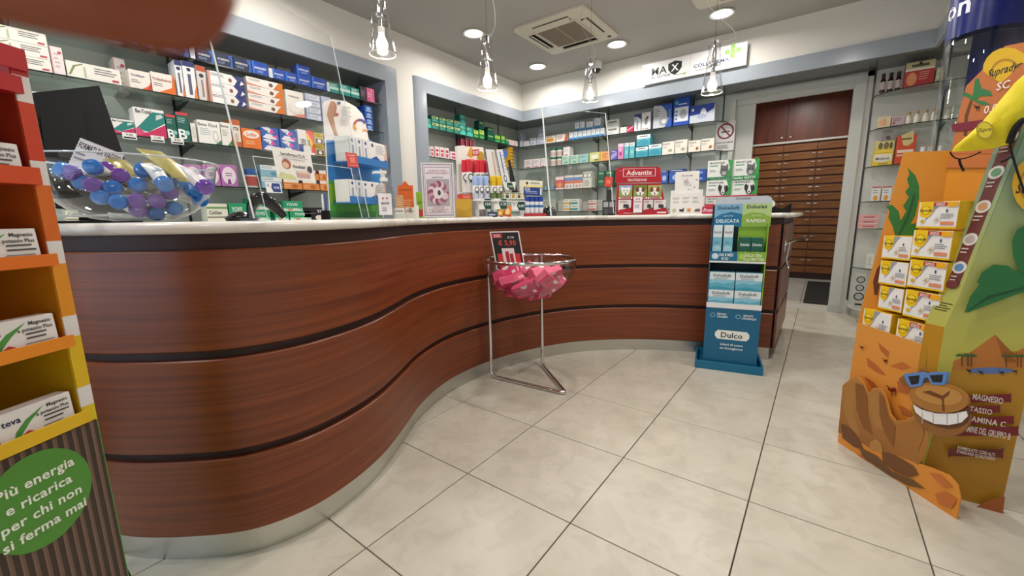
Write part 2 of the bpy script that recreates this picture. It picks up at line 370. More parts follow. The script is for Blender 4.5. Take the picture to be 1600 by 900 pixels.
# ------------------------------------------------------------------ storeroom drawers
t = empty('drawer_cabinet', 'tall brown wooden wall of drawers and cupboards in the room behind the doorway', 'cabinet', (0, 8.35, 0))
yc = 8.35; body = MB().box(-1.6, .03, .0, 1.28, .5, 2.9, WOODU).build('body', t)
MB().box(-1.6, 0, 0, 1.28, .03, .1, WOODD).build('toe_kick', t)
MB().box(-1.6, -.02, 2.205, 1.28, .03, 2.235, card('#cfccc4', .35)).build('rail', t)
cols = [-1.53+ -.05, -1.04, -.62, -.165, .28, .73, 1.18]; dm = {}; hm = MB().box(-.022, -.018, -.005, .022, 0, .005, card('#d8d8d4', .25, .6)).build('drawer_handle'); hme = hm.data; bpy.data.objects.remove(hm)
nr = 16; dz = (2.2-.1)/nr
for ci, (a, c) in enumerate(zip(cols, cols[1:])):
    key = round(c-a, 3)
    if key not in dm:
        q = MB(); w2 = (c-a)/2-.004
        q.add([(-w2, 0, .004), (w2, 0, .004), (w2, -.004, dz-.022), (-w2, -.004, dz-.022), (-w2, .028, .004), (w2, .028, .004), (w2, .028, dz-.022), (-w2, .028, dz-.022)], [(0, 1, 2, 3), (3, 2, 6, 7), (4, 0, 3, 7), (1, 5, 6, 2), (1, 0, 4, 5)], WOODB)
        o = q.build('drawer'); dm[key] = o.data; bpy.data.objects.remove(o)
    for k in range(nr):
        o = bpy.data.objects.new('drawer', dm[key]); COL.objects.link(o); o.parent = t; o.location = ((a+c)/2, 0, .1+k*dz)
        if k in (14, 13, 12, 11, 10, 9, 8, 7, 4, 1) or (k == 6 and ci < 3):
            for sx in (-1, 1):
                hh = bpy.data.objects.new('drawer_handle', hme); COL.objects.link(hh); hh.parent = o; hh.location = (sx*((c-a)/2-.045), 0, dz-.05)
for a, c in ((-1.6, -1.04), (-1.04, -.60), (-.60, .62), (.62, 1.28)):
    o = MB().box(a+.003, 0, 2.24, c-.003, .03, 2.97, WOODU, .002).build('cupboard_door', t)
    MB().lathe([(0, 0), (.014, .004), (.016, .014), (0, .02)], card('#d8d8d4', .25, .6), 10, (0, 0, 0)).build('knob', o)
    k = o.children[0]; k.rotation_euler = (R(90), 0, 0); k.location = (c-.06 if a < -1 else a+.06, 0, 2.30)
o = MB().box(-.10, 6.05, .004, .30, 8.0, .012, card('#131313', .9)).build('floor_mat'); tag(o, 'black rectangular floor mat on the storeroom floor', 'mat')
# ------------------------------------------------------------------ ceiling lamps, air conditioners, camera
def downlight(x, y, label, watts=LAMP_W):
    t = empty('ceiling_downlight', label, 'lamp', (x, y, ZC), 0, None)
    MB().lathe([(.088, -.001), (.10, -.001), (.112, -.008), (.108, -.016), (.09, -.012), (.088, -.001)], WHT, 28, cap=False).build('trim_ring', t, 40)
    MB().lathe([(0, -.009), (.09, -.009)][::-1], EDISC, 28, cap=False).build('diffuser', t)
    l = bpy.data.lights.new('downlight_beam', 'AREA'); l.shape = 'DISK'; l.size = .17; l.energy = watts; l.color = (1, .95, .885); l.spread = R(165)
    o = bpy.data.objects.new('downlight_beam', l); COL.objects.link(o); o.parent = t; o.location = (0, 0, -.02)
for x, y, s in [(-3.084, 3.515, 'round ceiling downlight left of the air conditioner, nearest to the left wall pier'), (-2.022, 4.722, 'round ceiling downlight at the right corner of the air conditioner'),
                (-3.093, 4.742, 'round ceiling downlight nearest the room corner'), (-.951, 4.678, 'round ceiling downlight touching the second air conditioner, rightmost in view')]: downlight(x, y, s)
for k, (x, y) in enumerate([(-3.09, 1.6), (-3.09, .2), (-1.2, 2.3), (-1.2, .7), (-2.2, -.9), (-.3, -1.3), (.1, 1.6), (.1, 3.2)]): downlight(x, y, 'round ceiling downlight above the frame, number %s of the shop lights nearer the window' % ORD[k])
downlight(-.4, 7.3, 'round ceiling downlight inside the storeroom', 22)
ACM = card('#cfc8b8', .5); ACG = card('#8d8072', .7); ACD = card('#2c261f', .6)
def cassette(x, y, rz, label, s=.41):
    t = empty('air_conditioner', label, 'air conditioner', (x, y, ZC), rz)
    def rr(h, r, n=6): return [(sx*(h-r)+r*math.cos(a), sy*(h-r)+r*math.sin(a)) for sx, sy, a0 in ((1, 1, 0), (-1, 1, 90), (-1, -1, 180), (1, -1, 270)) for a in [R(a0+90*k/n) for k in range(n+1)]]
    q = MB(); o1 = rr(s, .06); o2 = rr(s-.012, .05); n = len(o1)
    q.add([(a, b_, -.001) for a, b_ in o1]+[(a, b_, -.022) for a, b_ in o1]+[(a, b_, -.03) for a, b_ in o2], [(i, i+n, (i+1) % n+n, (i+1) % n) for i in range(n)]+[(i+n, i+2*n, (i+1) % n+2*n, (i+1) % n+n) for i in range(n)]+[tuple(range(2*n, 3*n))[::-1]], ACM)
    q.build('panel', t, 30)
    g = MB().box(-.235, -.235, -.036, .235, .235, -.03, ACM, .003); g.build('grille_frame', t)
    for sx in (-1, 1):
        gg = MB(); x0, x1 = (-.215, -.006) if sx < 0 else (.006, .215)
        gg.box(x0, -.215, -.038, x1, .215, -.036, ACG)
        for k in range(22): gg.box(x0, -.215+k*.02, -.041, x1, -.208+k*.02, -.038, ACG)
        gg.build('grille', t)
    for k in range(4):
        M = Matrix.Rotation(k*R(90), 4, 'Z')
        v = MB(); v.T = M; v.box(-.2, .265, -.032, .2, .34, -.0302, ACD); v.build('air_slot', t)
        v = MB(); v.T = M @ Matrix.Translation((0, .30, -.04)) @ Matrix.Rotation(R(28), 4, 'X'); v.box(-.2, -.028, -.003, .2, .028, .003, ACM, .001); v.build('louvre', t)
    MB().lathe([(0, -.034), (.02, -.033), (.022, -.03)], ACD, 12, (.33, .33, 0)).build('receiver', t)
cassette(-2.31, 4.09, 0, 'square cream ceiling air conditioner beside three downlights')
cassette(-.70, 4.02, 0, 'second ceiling air conditioner, cut off by the top edge of the photo')
t = empty('security_camera', 'small white dome security camera under the ceiling on the back wall', 'camera', (-2.45, 5.10, ZC))
MB().lathe([(0, -.001), (.07, -.001), (.072, -.05), (.06, -.085)], WHT, 24).build('housing', t, 30)
MB().lathe([(.058, -.078), (.054, -.1), (.035, -.125), (0, -.135)], BLKG, 24).build('dome', t, 50)
MB().lathe([(.0, -.1), (.02, -.1), (.02, -.137), (0, -.14)], card('#3b2f2c', .2), 12, (.01, -.012, 0)).build('lens', t)
# pendants
def pendant(px, py, z, label, cable):
    d = ray(px, py); tt = (z-H)/d[2]; p = CP+d*tt
    t = empty('pendant_lamp', label, 'lamp', (p[0], p[1], z))
    MB().lathe([(.036, .335), (.040, .325), (.045, .185), (.072, .0), (.067, .0), (.041, .185), (.036, .32)], LGL, 28, cap=False).build('shade', t, 35)
    ri = MB(); ri.tube([(.0695*math.cos(a*R(12)), .0695*math.sin(a*R(12)), 0) for a in range(30)], .0028, card('#b8babc', .12), 6, True); ri.tube([(.0445*math.cos(a*R(12)), .0445*math.sin(a*R(12)), .187) for a in range(30)], .002, card('#8f9092', .12), 6, True); ri.tube([(.0375*math.cos(a*R(12)), .0375*math.sin(a*R(12)), .333) for a in range(30)], .002, card('#b8babc', .12), 6, True); ri.build('shade_rim', t)
    MB().lathe([(.012, .31), (.016, .28), (.016, .20), (.026, .195), (.026, .18), (.0125, .178), (.0125, .13), (0, .13)], CHROME, 16).build('lamp_holder', t, 35)
    MB().lathe([(.017, .135), (.017, .105), (.013, .10)], WHT, 14).build('bulb_cap', t, 35)
    MB().lathe([(.013, .102), (.018, .085), (.030, .06), (.031, .045), (.024, .027), (0, .018)], EBULB, 18).build('bulb', t, 50)
    q = MB().tube([(0, 0, .3), (0, 0, .345)], .006, DSTEEL, 8).tube([(0, 0, .34), (0, 0, ZC-z)], .0012, DSTEEL, 5); q.build('suspension_cable', t)
    MB().tube([Vector(c) for c in cable], .0016, card('#b9b6b0', .4), 5).build('power_cord', t)
    MB().lathe([(.03, 0), (.03, -.02), (.006, -.025)], CHROME, 16, (0, 0, ZC-z)).build('ceiling_rose', t, 30)
    l = bpy.data.lights.new('bulb_light', 'POINT'); l.energy = BULB_W; l.color = (1, .85, .62); l.shadow_soft_size = .03
    o = bpy.data.objects.new('bulb_light', l); COL.objects.link(o); o.parent = t; o.location = (0, 0, -.02)
def bez(*P):
    r = []
    for k in range(15):
        s = k/14; pts = [Vector(p) for p in P]
        while len(pts) > 1: pts = [a.lerp(c, s) for a, c in zip(pts, pts[1:])]
        r.append(pts[0])
    return r
zc = ZC-2.0
pendant(598, 85, 1.97, 'clear glass cone pendant lamp nearest to the camera, upper left', bez((0, 0, .33), (.09, .05, .27), (.14, .02, .5), (.02, 0, .9), (0, 0, zc)))
pendant(762, 138, 1.99, 'clear glass cone pendant lamp left of the air conditioner', bez((0, 0, .33), (.12, .06, .36), (.05, .0, .6), (-.02, 0, .8), (0, 0, zc)))
pendant(922, 157, 2.07, 'clear glass cone pendant lamp in front of the dome camera', bez((0, 0, .33), (.1, .06, .36), (.0, .0, .5), (-.25, 0, .6), (0, 0, zc-.06)))
pendant(1112, 145, 1.94, 'clear glass cone pendant lamp in front of the wall sign, rightmost of the lamps', bez((0, 0, .33), (.25, .1, .30), (.16, .0, .45), (-.3, -.1, .5), (0, 0, zc+.05)))
# ------------------------------------------------------------------ counter
KP = [(-3.3, .42), (-2.95, .25), (-2.6, .155), (-2.3, .12), (-2.05, .125), (-1.88, .145), (-1.748, .184), (-1.64, .243), (-1.512, .345), (-1.417, .443), (-1.372, .555), (-1.363, .66), (-1.386, .806), (-1.445, .97), (-1.556, 1.164), (-1.665, 1.345), (-1.757, 1.571), (-1.804, 1.80), (-1.797, 2.122), (-1.73, 2.41), (-1.61, 2.70), (-1.43, 2.952), (-1.106, 3.216), (-.703, 3.40), (-.45, 3.475), (-.235, 3.52)]
def crom(P, n=8):
    r = []
    for i in range(len(P)-1):
        a, b_, c, d_ = [Vector(P[max(0, min(len(P)-1, i+k))]) for k in (-1, 0, 1, 2)]
        for k in range(n):
            s = k/n; r.append(.5*((2*b_)+(c-a)*s+(2*a-5*b_+4*c-d_)*s*s+(3*b_-a-3*c+d_)*s**3))
    r.append(Vector(P[-1])); return r
path = crom(KP)
for _ in range(6): path = [path[0]]+[(path[i-1]+path[i]*2+path[i+1])/4 for i in range(1, len(path)-1)]+[path[-1]]
def normals(p):
    r = []
    for i in range(len(p)):
        t = (p[min(len(p)-1, i+1)]-p[max(0, i-1)]).normalized(); r.append(Vector((t[1], -t[0])))
    return r
PN = normals(path)
def off(dv, lo=0, hi=None): return [p+n*dv for p, n in list(zip(path, PN))[lo:hi]]
SL = [0]
for a, c in zip(path, path[1:]): SL.append(SL[-1]+(c-a).length)
def sweep(q, pts, nrm, prof, mm, s0=0):       # closed (offset, z) profile carried along the path
    N = len(prof); vs = []; S = [s0]
    for a, c in zip(pts, pts[1:]): S.append(S[-1]+(c-a).length)
    for p, n in zip(pts, nrm): vs += [(p[0]+n[0]*o_, p[1]+n[1]*o_, z) for o_, z in prof]
    fs, uv = [], []; L = [0]
    for k in range(N): L.append(L[-1]+math.dist(prof[k], prof[(k+1) % N]))
    for i in range(len(pts)-1):
        for k in range(N):
            fs.append((i*N+k, (i+1)*N+k, (i+1)*N+(k+1) % N, i*N+(k+1) % N))
            zz = prof[k][1], prof[(k+1) % N][1]; uv.append(((S[i], zz[0]), (S[i+1], zz[0]), (S[i+1], zz[1]), (S[i], zz[1])))
    fs += [tuple(range(N))[::-1], tuple(range((len(pts)-1)*N, len(pts)*N))]; uv += [[(0, 0)]*N]*2
    q.add(vs, fs, mm, uv); return q
def pidx(px, dv=0):    # first path index seen left to right at picture column px
    best = None
    for i, p in enumerate(off(dv)):
        x, y, z = proj((p[0], p[1], H))
        if z > .2 and i > 30 and (best is None or abs(x-px) < best[0]): best = (abs(x-px), i)
    return best[1]
t = empty('counter', 'long curved cherry wood pharmacy counter with dark grooves and steel kick strip', 'counter', (0, 0, 0))
M0 = len(path); ends = [Vector((-.205, 3.525)), Vector((-.205, 4.6))]; EN = [Vector((1, 0))]*2
cuts = [0, pidx(250), pidx(824), M0-1]
for bi, (z0, z1) in enumerate(((.096, .357), (.383, .681), (.708, 1.008))):
    pr_ = [(0, z0), (.018, z0), (.022, z0+.004), (.022, z1-.004), (.018, z1), (0, z1)]
    for a, c in zip(cuts, cuts[1:]):
        sweep(MB(), path[a:c+1], PN[a:c+1], pr_, WOOD, SL[a]+bi*3.1).build('front_panel', t, 40)
    sweep(MB(), ends, EN, [(o_-.02, z) for o_, z in pr_], WOOD, 9+bi).build('end_panel', t)
sweep(MB(), path, PN, [(-.02, .09), (.004, .09), (.004, 1.055), (-.02, 1.055)], WOODD).build('groove_backing', t, 40)
sweep(MB(), ends, EN, [(-.05, .09), (-.012, .09), (-.012, 1.055), (-.05, 1.055)], WOODD).build('groove_backing', t)
kc = [0, pidx(252), pidx(500), pidx(824), M0-1]
for a, c in zip(kc, kc[1:]): sweep(MB(), path[a:c+1], PN[a:c+1], [(-.01, 0), (0, 0), (0, .096), (-.01, .096)], STEEL).build('kick_strip', t, 40)
inner = [(-.24, 4.58), (-1.1, 4.5), (-1.9, 4.0), (-2.5, 3.2), (-2.65, 2.2), (-2.35, 1.45), (-2.45, 1.05), (-3.25, .95)]
MB().prism([(p[0], p[1]) for p in off(-.02)]+[(-.26, 3.54)]+inner, (0, 0, 1.05), (1, 0, 0), (0, 1, 0), 1.04, WOODD).build('carcass', t)
wt = empty('worktop', 'white grey-veined marble worktop on the curved counter', 'worktop')
ZW = 1.089
out = off(.035); tip = [(-.175+.03*math.cos(R(a)), 3.52+.02*math.sin(R(a))) for a in (-60, -20, 0)]
MB().prism([(p[0], p[1]) for p in off(.022)]+[(-.19, 3.50), (-.17, 3.54), (-.17, 4.62)]+[(x-.02, y+.03) for x, y in inner[1:]], (0, 0, ZW), (1, 0, 0), (0, 1, 0), .034, MARB).build('slab', wt)
hp = [(.02+.017*math.cos(R(a)), ZW-.017+.017*math.sin(R(a))) for a in range(-90, 91, 18)]+[(.0, ZW-.001), (.0, ZW-.033)]
ms = [0, pidx(560), pidx(870), M0-1]
for a, c in zip(ms, ms[1:]): sweep(MB(), path[a:c+1], PN[a:c+1], hp, MARB).build('rounded_edge', wt, 50)
pe = [Vector((path[-1][0], path[-1][1])), Vector((-.19, 3.53)), Vector((-.18, 3.56)), Vector((-.18, 4.6))]; sweep(MB(), pe, [PN[-1], Vector((.7, -.7)), Vector((1, 0)), Vector((1, 0))], hp, MARB).build('rounded_edge', wt, 50)
# base cabinets under the wall shelves
for nm, bx, lb in (('a', (XN, YF+.1, 0, XL+.02, 2.8, 1.085), 'low grey cabinet under the left wall shelves'), ('b', (XN, 3.36, 0, XL+.02, YN-.02, .93), 'low grey cabinet under the shelves left of the room corner'), ('c', (XL+.03, YB-.02, 0, -1.0, YN-.02, .93), 'low grey cabinet under the back wall shelves')):
    t2 = empty('base_cabinet', lb, 'cabinet'); MB().box(bx[0]+.01, bx[1], .08, bx[3], bx[4], bx[5], FRAMEM, .003).build('body', t2); MB().box(bx[0]+.01, bx[1]+.02, 0, bx[3]-.04, bx[4]-.02, .08, DSTEEL).build('plinth', t2)
# ================================================================== GLASS SHELVES AND WHAT STANDS ON THEM
def shelf(ax, val, a, c, z, label, brk=(), depth=.34):
    t = empty('glass_shelf', label, 'shelf')
    q = MB(); e = MB(); k = MB()
    if ax == 0: q.box(val-depth, a, z-.008, val-.001, c, z, SHG); e.box(val-.001, a, z-.008, val+.0005, c, z, SHE)
    else: q.box(a, val+.001, z-.008, c, val+depth, z, SHG); e.box(a, val-.0005, z-.008, c, val+.001, z, SHE)
    q.build('pane', t); e.build('front_edge', t)
    for s in brk:
        k = MB()
        if ax == 0: k.prism([(XN+.004, z-.009), (val-.06, z-.009), (val-.06, z-.018), (XN+.004, z-.06)], (0, s, 0), (1, 0, 0), (0, 0, 1), .006, DSTEEL)
        else: k.prism([(-YN+.004, z-.009), (-val-.06, z-.009), (-val-.06, z-.018), (-YN+.004, z-.06)], (s, 0, 0), (0, -1, 0), (0, 0, 1), .006, DSTEEL)
        k.build('bracket', t)
    return t
LZ = {'S1': 2.24, 'S2': 1.965, 'S3': 1.66, 'S4': 1.353}
XS = -3.72; XT = -3.85; YT = 5.40
for i, (k, z) in enumerate(LZ.items()): shelf(0, XS, -1.2, 2.79, z, ['top', 'second', 'third', 'bottom'][i]+' glass shelf of the left wall bay', [yseam[0]-d]+yseam)
TZ = {'T1': 2.147, 'T2': 1.82, 'T3': 1.475, 'T4': 1.157}
for i, (k, z) in enumerate(TZ.items()):
    shelf(0, XT, 3.37, 5.63, z, ['top', 'second', 'third', 'bottom'][i]+' glass shelf left of the room corner', ys2, .22)
    if k in ('T1', 'T2'):
        t = empty('glass_shelf', ['top', 'second'][i]+' glass shelf with rounded end on the back wall, right of the room corner', 'shelf')
        pts = [(XT+.004, YT), (-1.20, YT)]+[(-1.20+.21*math.sin(R(a)), YT+.25-.25*math.cos(R(a))) for a in range(10, 91, 10)]+[(XT+.004, YN-.01)]
        MB().prism(pts, (0, 0, z), (1, 0, 0), (0, 1, 0), .008, SHG).build('pane', t)
        MB().tube([(x, y-.001, z-.004) for x, y in pts[:-1]], .0042, SHE, 6).build('front_edge', t)
        for s in (-2.66, at(951, 200, 1, YN)[0], -1.40): MB().prism([(-YN+.004, z-.009), (-YT-.06, z-.009), (-YT-.06, z-.018), (-YN+.004, z-.06)], (s, 0, 0), (0, -1, 0), (0, 0, 1), .006, DSTEEL).build('bracket', t)
    else: shelf(1, YT, XT+.004, -1.0, z, ['', '', 'third', 'bottom'][i]+' glass shelf on the back wall, right of the room corner', [-2.66, -1.40], .24)
RZ = [2.205, 1.88, 1.527, 1.188, .921, .515]
for i, z in enumerate(RZ):
    t = empty('glass_shelf', ORD[i]+' glass shelf from the top with curved front, right of the doorway', 'shelf')
    w_ = .32 if i < 3 else .30
    pts = [(.285, YN-.006)]+[(.285+.52*(1-math.cos(R(a))), YN-.006-w_*math.sin(R(a))) for a in range(12, 91, 13)]+[(XR-.01, YN-.006-w_-.01), (XR-.01, YN-.006)]
    MB().prism(pts, (0, 0, z), (1, 0, 0), (0, 1, 0), .008, SHG).build('pane', t)
    MB().tube([(x, y, z-.004) for x, y in pts[:-1]], .0042, SHE, 6).build('front_edge', t)
    MB().prism([(-YN+.004, z-.009), (-YN+.22, z-.009), (-YN+.22, z-.018), (-YN+.004, z-.06)], (.80, 0, 0), (0, -1, 0), (0, 0, 1), .006, DSTEEL).build('bracket', t)
# art styles: body colour, list of print
K = '#232323'
ST = {
 'navy': ('#16224a', [('i', 'MOMENDOL', .45, .55, .16, .7, '#e8e8ee'), ('p', [(.8, 0), (1, 0), (1, 1), (.72, 1), (.9, .5)], '#2e5fae'), ('n', .12, .15, .6, .35, 2, '#98a4c4')], 'navy blue medicine box with white lettering'),
 'blue': ('#1747a6', [('i', 'momendol', .5, .55, .2, .75, '#eef2fa'), ('r', 0, 0, .12, 1, '#2f6fd0'), ('n', .3, .15, .8, .33, 2, '#a9c0ea')], 'royal blue medicine box with white lettering'),
 'bluew': ('#e6e9ee', [('r', .0, 0, .5, 1, '#e6e9ee'), ('n', .15, .2, .85, .8, 4, '#9aa2b4')], 'small white carton end'),
 'teal': ('#1a8f86', [('r', 0, .35, 1, .62, '#bfe3d8'), ('n', .1, .66, .8, .9, 2, '#d8f0e8')], 'teal medicine box with pale band'),
 'black': ('#14141c', [('r', .1, .2, .9, .8, '#3a2a44'), ('n', .2, .3, .8, .7, 3, '#8c7a96')], 'black cosmetic box'),
 'pink': ('#d8588c', [('r', .55, 0, .62, 1, '#f0a8c4'), ('n', .1, .3, .5, .7, 3, '#f6c6d8')], 'bright pink box'),
 'wgreen': ('#ece8de', [('p', [(.02, .15), (.12, .75), (.3, .95), (.3, .88), (.16, .7), (.06, .15)], '#7f8f5a'), ('r', .3, .1, .34, .75, '#b8bfa0'), ('n', .5, .4, .95, .85, 3, '#77757a'), ('r', .82, .12, .95, .26, '#c24a5c')], 'long white supplement box with green leaf drawing'),
 'wpinkv': ('#eadfdc', [('r', .0, 0, .08, 1, '#d88c9c'), ('n', .25, .2, .7, .8, 4, '#c9b2b4'), ('o', .75, .8, .05, '#c04458')], 'upright white and pink carton'),
 'orangew': ('#efe6de', [('p', [(.75, 0), (1, 0), (1, 1), (.92, 1), (.85, .35), (.3, .05), (.3, 0)], '#e0702a'), ('T', 'Voltadvance', .45, .68, .15, .8, '#a04a2a'), ('n', .08, .3, .55, .5, 2, '#8a8088')], 'white box with orange corner'),
 'orangew2': ('#efe6de', [('p', [(.5, 0), (1, 0), (1, .35), (.8, .2)], '#e0603a'), ('p', [(.8, .0), (1, 0), (1, .5)], '#c2402c'), ('T', 'Voltfast', .4, .72, .13, .7, '#5a5a8a'), ('n', .08, .3, .55, .5, 2, '#8a8088')], 'white box with red wave'),
 'tallv': ('#ecebee', [('r', 0, .86, 1, 1, '#28306a'), ('o', .5, .78, .05, '#2a2c4a'), ('r', .35, .1, .62, .66, '#5a5c74'), ('p', [(.7, 0), (1, 0), (1, .4), (.8, .2)], '#e08040')], 'tall white gel carton with navy top'),
 'tallo': ('#d8cfca', [('r', 0, .84, 1, 1, '#b8503a'), ('o', .5, .72, .06, '#2a2c4a'), ('r', .4, .1, .62, .6, '#8d8388'), ('p', [(.8, 0), (1, 0), (1, .8)], '#c46848')], 'tall grey gel carton with rust top'),
 'wnavy': ('#efedeb', [('p', [(.7, 0), (1, 0), (1, 1), (.66, 1), (.8, .55)], '#2c3274'), ('p', [(.86, .1), (1, .35), (.92, .6)], '#eceaf0'), ('e', .6, .45, .05, .2, '#9a5040'), ('n', .06, .55, .5, .85, 2, '#8c8890'), ('r', 0, 0, .05, 1, '#d89080')], 'long white gel box with navy swirl'),
 'worange': ('#efeae4', [('p', [(.72, 0), (1, 0), (1, 1), (.9, 1), (.8, .55)], '#d97a35'), ('e', .66, .5, .06, .25, '#7a5548'), ('n', .06, .55, .5, .85, 2, '#9c9490'), ('p', [(0, 0), (.5, 0), (0, .3)], '#e29080')], 'long white gel box with orange end'),
 'wcurve': ('#eee8e0', [('T', 'Voltaren', .45, .78, .08, .6, '#4a4048'), ('e', .5, .35, .38, .26, '#d9d2cc'), ('e', .52, .4, .36, .24, '#eee8e0'), ('p', [(.1, 0), (1, 0), (1, .18)], '#dd8a78')], 'white plaster box with grey arc'),
 'greyb': ('#bcc2d6', [('r', .25, .2, .95, .8, '#dfe2ec'), ('n', .3, .3, .9, .7, 2, '#8a90b4')], 'small pale blue-grey box'),
 'blueo': ('#1a4aa8', [('e', .5, .5, .3, .3, '#8cb8ea'), ('r', .1, .05, .9, .16, '#dfe8f6')], 'blue box with light oval'),
 'betotal': ('#ece9e6', [('p', [(0, .25), (.62, .9), (1, .9), (1, .55), (.4, .18)], '#1f8078'), ('p', [(0, 0), (1, 0), (1, .5), (.35, .15), (0, .2)], '#c8285c'), ('p', [(0, .0), (.3, .12), (.1, .3), (0, .28)], '#d84878'), ('p', [(.7, .62), (.95, .75), (.9, .85), (.72, .8)], '#c9d8d4'), ('T', 'Be-Total', .32, .88, .13, .5, '#302c30')], 'white vitamin box with teal and crimson'),
 'greenB': ('#0f5a50', [('r', 0, .9, 1, 1, '#c4404c'), ('T', 'B', .38, .24, .34, .7, '#eef2ee'), ('o', .78, .3, .08, '#8cc8c0'), ('n', .1, .62, .8, .82, 3, '#a8c8c0')], 'dark green vitamin box with large white B'),
 'wthin': ('#e4e2d8', [('n', .2, .2, .8, .8, 5, '#b0aea6')], 'thin white carton'),
 'fluid': ('#eeece6', [('T', 'Bens Fluid', .45, .82, .13, .85, '#46464c'), ('n', .08, .35, .6, .68, 4, '#a9b8c4'), ('e', .76, .35, .14, .26, '#c9c9c4'), ('e', .76, .35, .09, .18, '#eeece6'), ('p', [(.7, 0), (1, 0), (1, .22)], '#2c7a58')], 'white box with grey circle and green corner'),
 'beno': ('#e9e6dc', [('T', 'Benox', .42, .85, .12, .8, '#3c3c42'), ('n', .1, .4, .7, .7, 4, '#a8a8a4'), ('p', [(.5, 0), (1, 0), (1, .28)], '#3a8060')], 'cream box with dark lettering and green corner'),
 'rust': ('#c4622c', [('r', .1, .2, .95, .8, '#efe2d6'), ('e', .5, .35, .2, .18, '#d0b8a4'), ('T', 'rte', .5, .7, .18, .6, '#4a4440')], 'orange-brown box with white front'),
 'gelfer': ('#ea7420', [('e', .5, .72, .42, .2, '#f4efe8'), ('T', 'Gelfer', .5, .72, .2, .6, '#e06a20'), ('n', .15, .18, .85, .4, 2, '#f6c69a')], 'bright orange box with white oval'),
 'pinkblu': ('#2a62b8', [('p', [(.05, .95), (.5, .45), (.75, .6), (.45, 1)], '#eae6ee'), ('p', [(.45, .5), (.8, .55), (.6, .95)], '#e0489c'), ('p', [(.05, .1), (.35, 0), (.9, .0), (.6, .4), (.3, .45)], '#efebf2'), ('p', [(.55, .25), (.95, .1), (.9, .4)], '#e85aa6'), ('T', '1.0', .3, .7, .16, .4, '#34343c')], 'blue kit box with white and pink triangles'),
 'kitw': ('#efece8', [('r', 0, 0, .28, .4, '#1e3f8c'), ('p', [(.5, 1), (1, 1), (1, .1), (.8, .1)], '#e8483c'), ('p', [(.6, .9), (.9, .5), (.8, .2), (.5, .8)], '#f0c83c'), ('T', 'UEX 10', .42, .5, .25, .6, '#2a2a30')], 'white kit box, red and yellow stripes'),
 'yellowd': ('#c7a92c', [('r', .1, .1, .9, .5, '#40306a'), ('e', .5, .3, .2, .16, '#f0e4d0'), ('n', .1, .6, .9, .9, 2, '#6c5a1c')], 'yellow and violet box'),
 'ltblue': ('#8ab4c4', [('r', 0, .62, 1, 1, '#dfe6e6'), ('e', .62, .3, .14, .2, '#5c92a8'), ('n', .05, .7, .6, .92, 2, '#7c94a0')], 'pale blue milk-powder box with white band'),
 'orangeb': ('#e08a44', [('r', 0, .68, 1, 1, '#f0e4d8'), ('e', .6, .32, .16, .2, '#c06a2c'), ('n', .05, .12, .4, .5, 2, '#f2c094'), ('r', .82, .66, 1, 1, '#241e3c')], 'orange box with white band'),
 'yovis': ('#1f9c6a', [('r', 0, 0, 1, .28, '#d9e4dc'), ('p', [(0, .28), (.3, .1), (.6, .3), (1, .1), (1, .3), (0, .34)], '#7cc09c'), ('e', .35, .15, .12, .1, '#d88a60'), ('T', 'YOVIS', .45, .66, .28, .6, '#f2f6f2')], 'green probiotic box with white lettering'),
 'cream2': ('#e6e4d2', [('r', 0, .72, 1, .82, '#6a9a50'), ('r', 0, .2, 1, .28, '#8a8070'), ('T', 'Colilen', .4, .5, .2, .6, '#4a4a44')], 'cream box with green and brown lines'),
 'blkyo': ('#16181c', [('T', 'YO', .8, .7, .25, .3, '#e8e8e8'), ('e', .75, .2, .2, .2, '#e4d6cc'), ('r', .05, .5, .6, .56, '#6c6c70')], 'black box with white lettering'),
 'tealy': ('#0f7a68', [('r', .04, .58, .96, .86, '#d9dc84'), ('r', .1, .64, .7, .78, '#1c5c48'), ('n', .1, .1, .8, .4, 2, '#49b09c')], 'small teal box with yellow band'),
 'tealp': ('#148474', [('p', [(0, .2), (.5, .55), (1, .3), (1, 0), (0, 0)], '#4cc0ae'), ('n', .1, .62, .9, .88, 2, '#9adccc')], 'teal box with lighter wave'),
 'dgreen': ('#0c5440', [('r', .1, .55, .9, .8, '#2f8a5c'), ('n', .15, .6, .85, .8, 2, '#c8dc74')], 'dark green box'),
 'lgreen': ('#1f7a3c', [('r', .08, .5, .92, .9, '#c6dc5c'), ('n', .15, .55, .8, .85, 2, '#2a6a34'), ('r', .1, .08, .9, .3, '#58b060')], 'leaf green box with lime label'),
 'wpk': ('#eadcd8', [('n', .1, .3, .9, .8, 2, '#d49a94'), ('r', 0, 0, 1, .15, '#e0a8a0')], 'low white and pink box'),
 'greyv': ('#b6bccc', [('r', .0, .5, 1, .8, '#8c94b0'), ('n', .2, .1, .8, .45, 3, '#dfe2ea')], 'upright grey-blue carton'),
 'wgrey': ('#d9dcda', [('e', .5, .5, .28, .28, '#9aa09c'), ('e', .5, .5, .18, .18, '#d9dcda')], 'square white box with grey ring'),
 'stripes': ('#c4cad6', [('n', .1, .55, .9, .9, 2, '#7c88a8'), ('r', .1, .15, .6, .4, '#a9b0c4')], 'grey-blue box with stripes'),
 'wor': ('#e6dccc', [('r', .08, .2, .8, .62, '#d08a2c'), ('n', .1, .7, .9, .9, 1, '#c0503c')], 'white box with ochre label'),
 'wred': ('#ece4e0', [('p', [(.7, 0), (1, 0), (1, 1), (.85, 1), (.75, .5)], '#cc5a3c'), ('n', .08, .3, .6, .85, 3, '#b86a60')], 'white box with red end'),
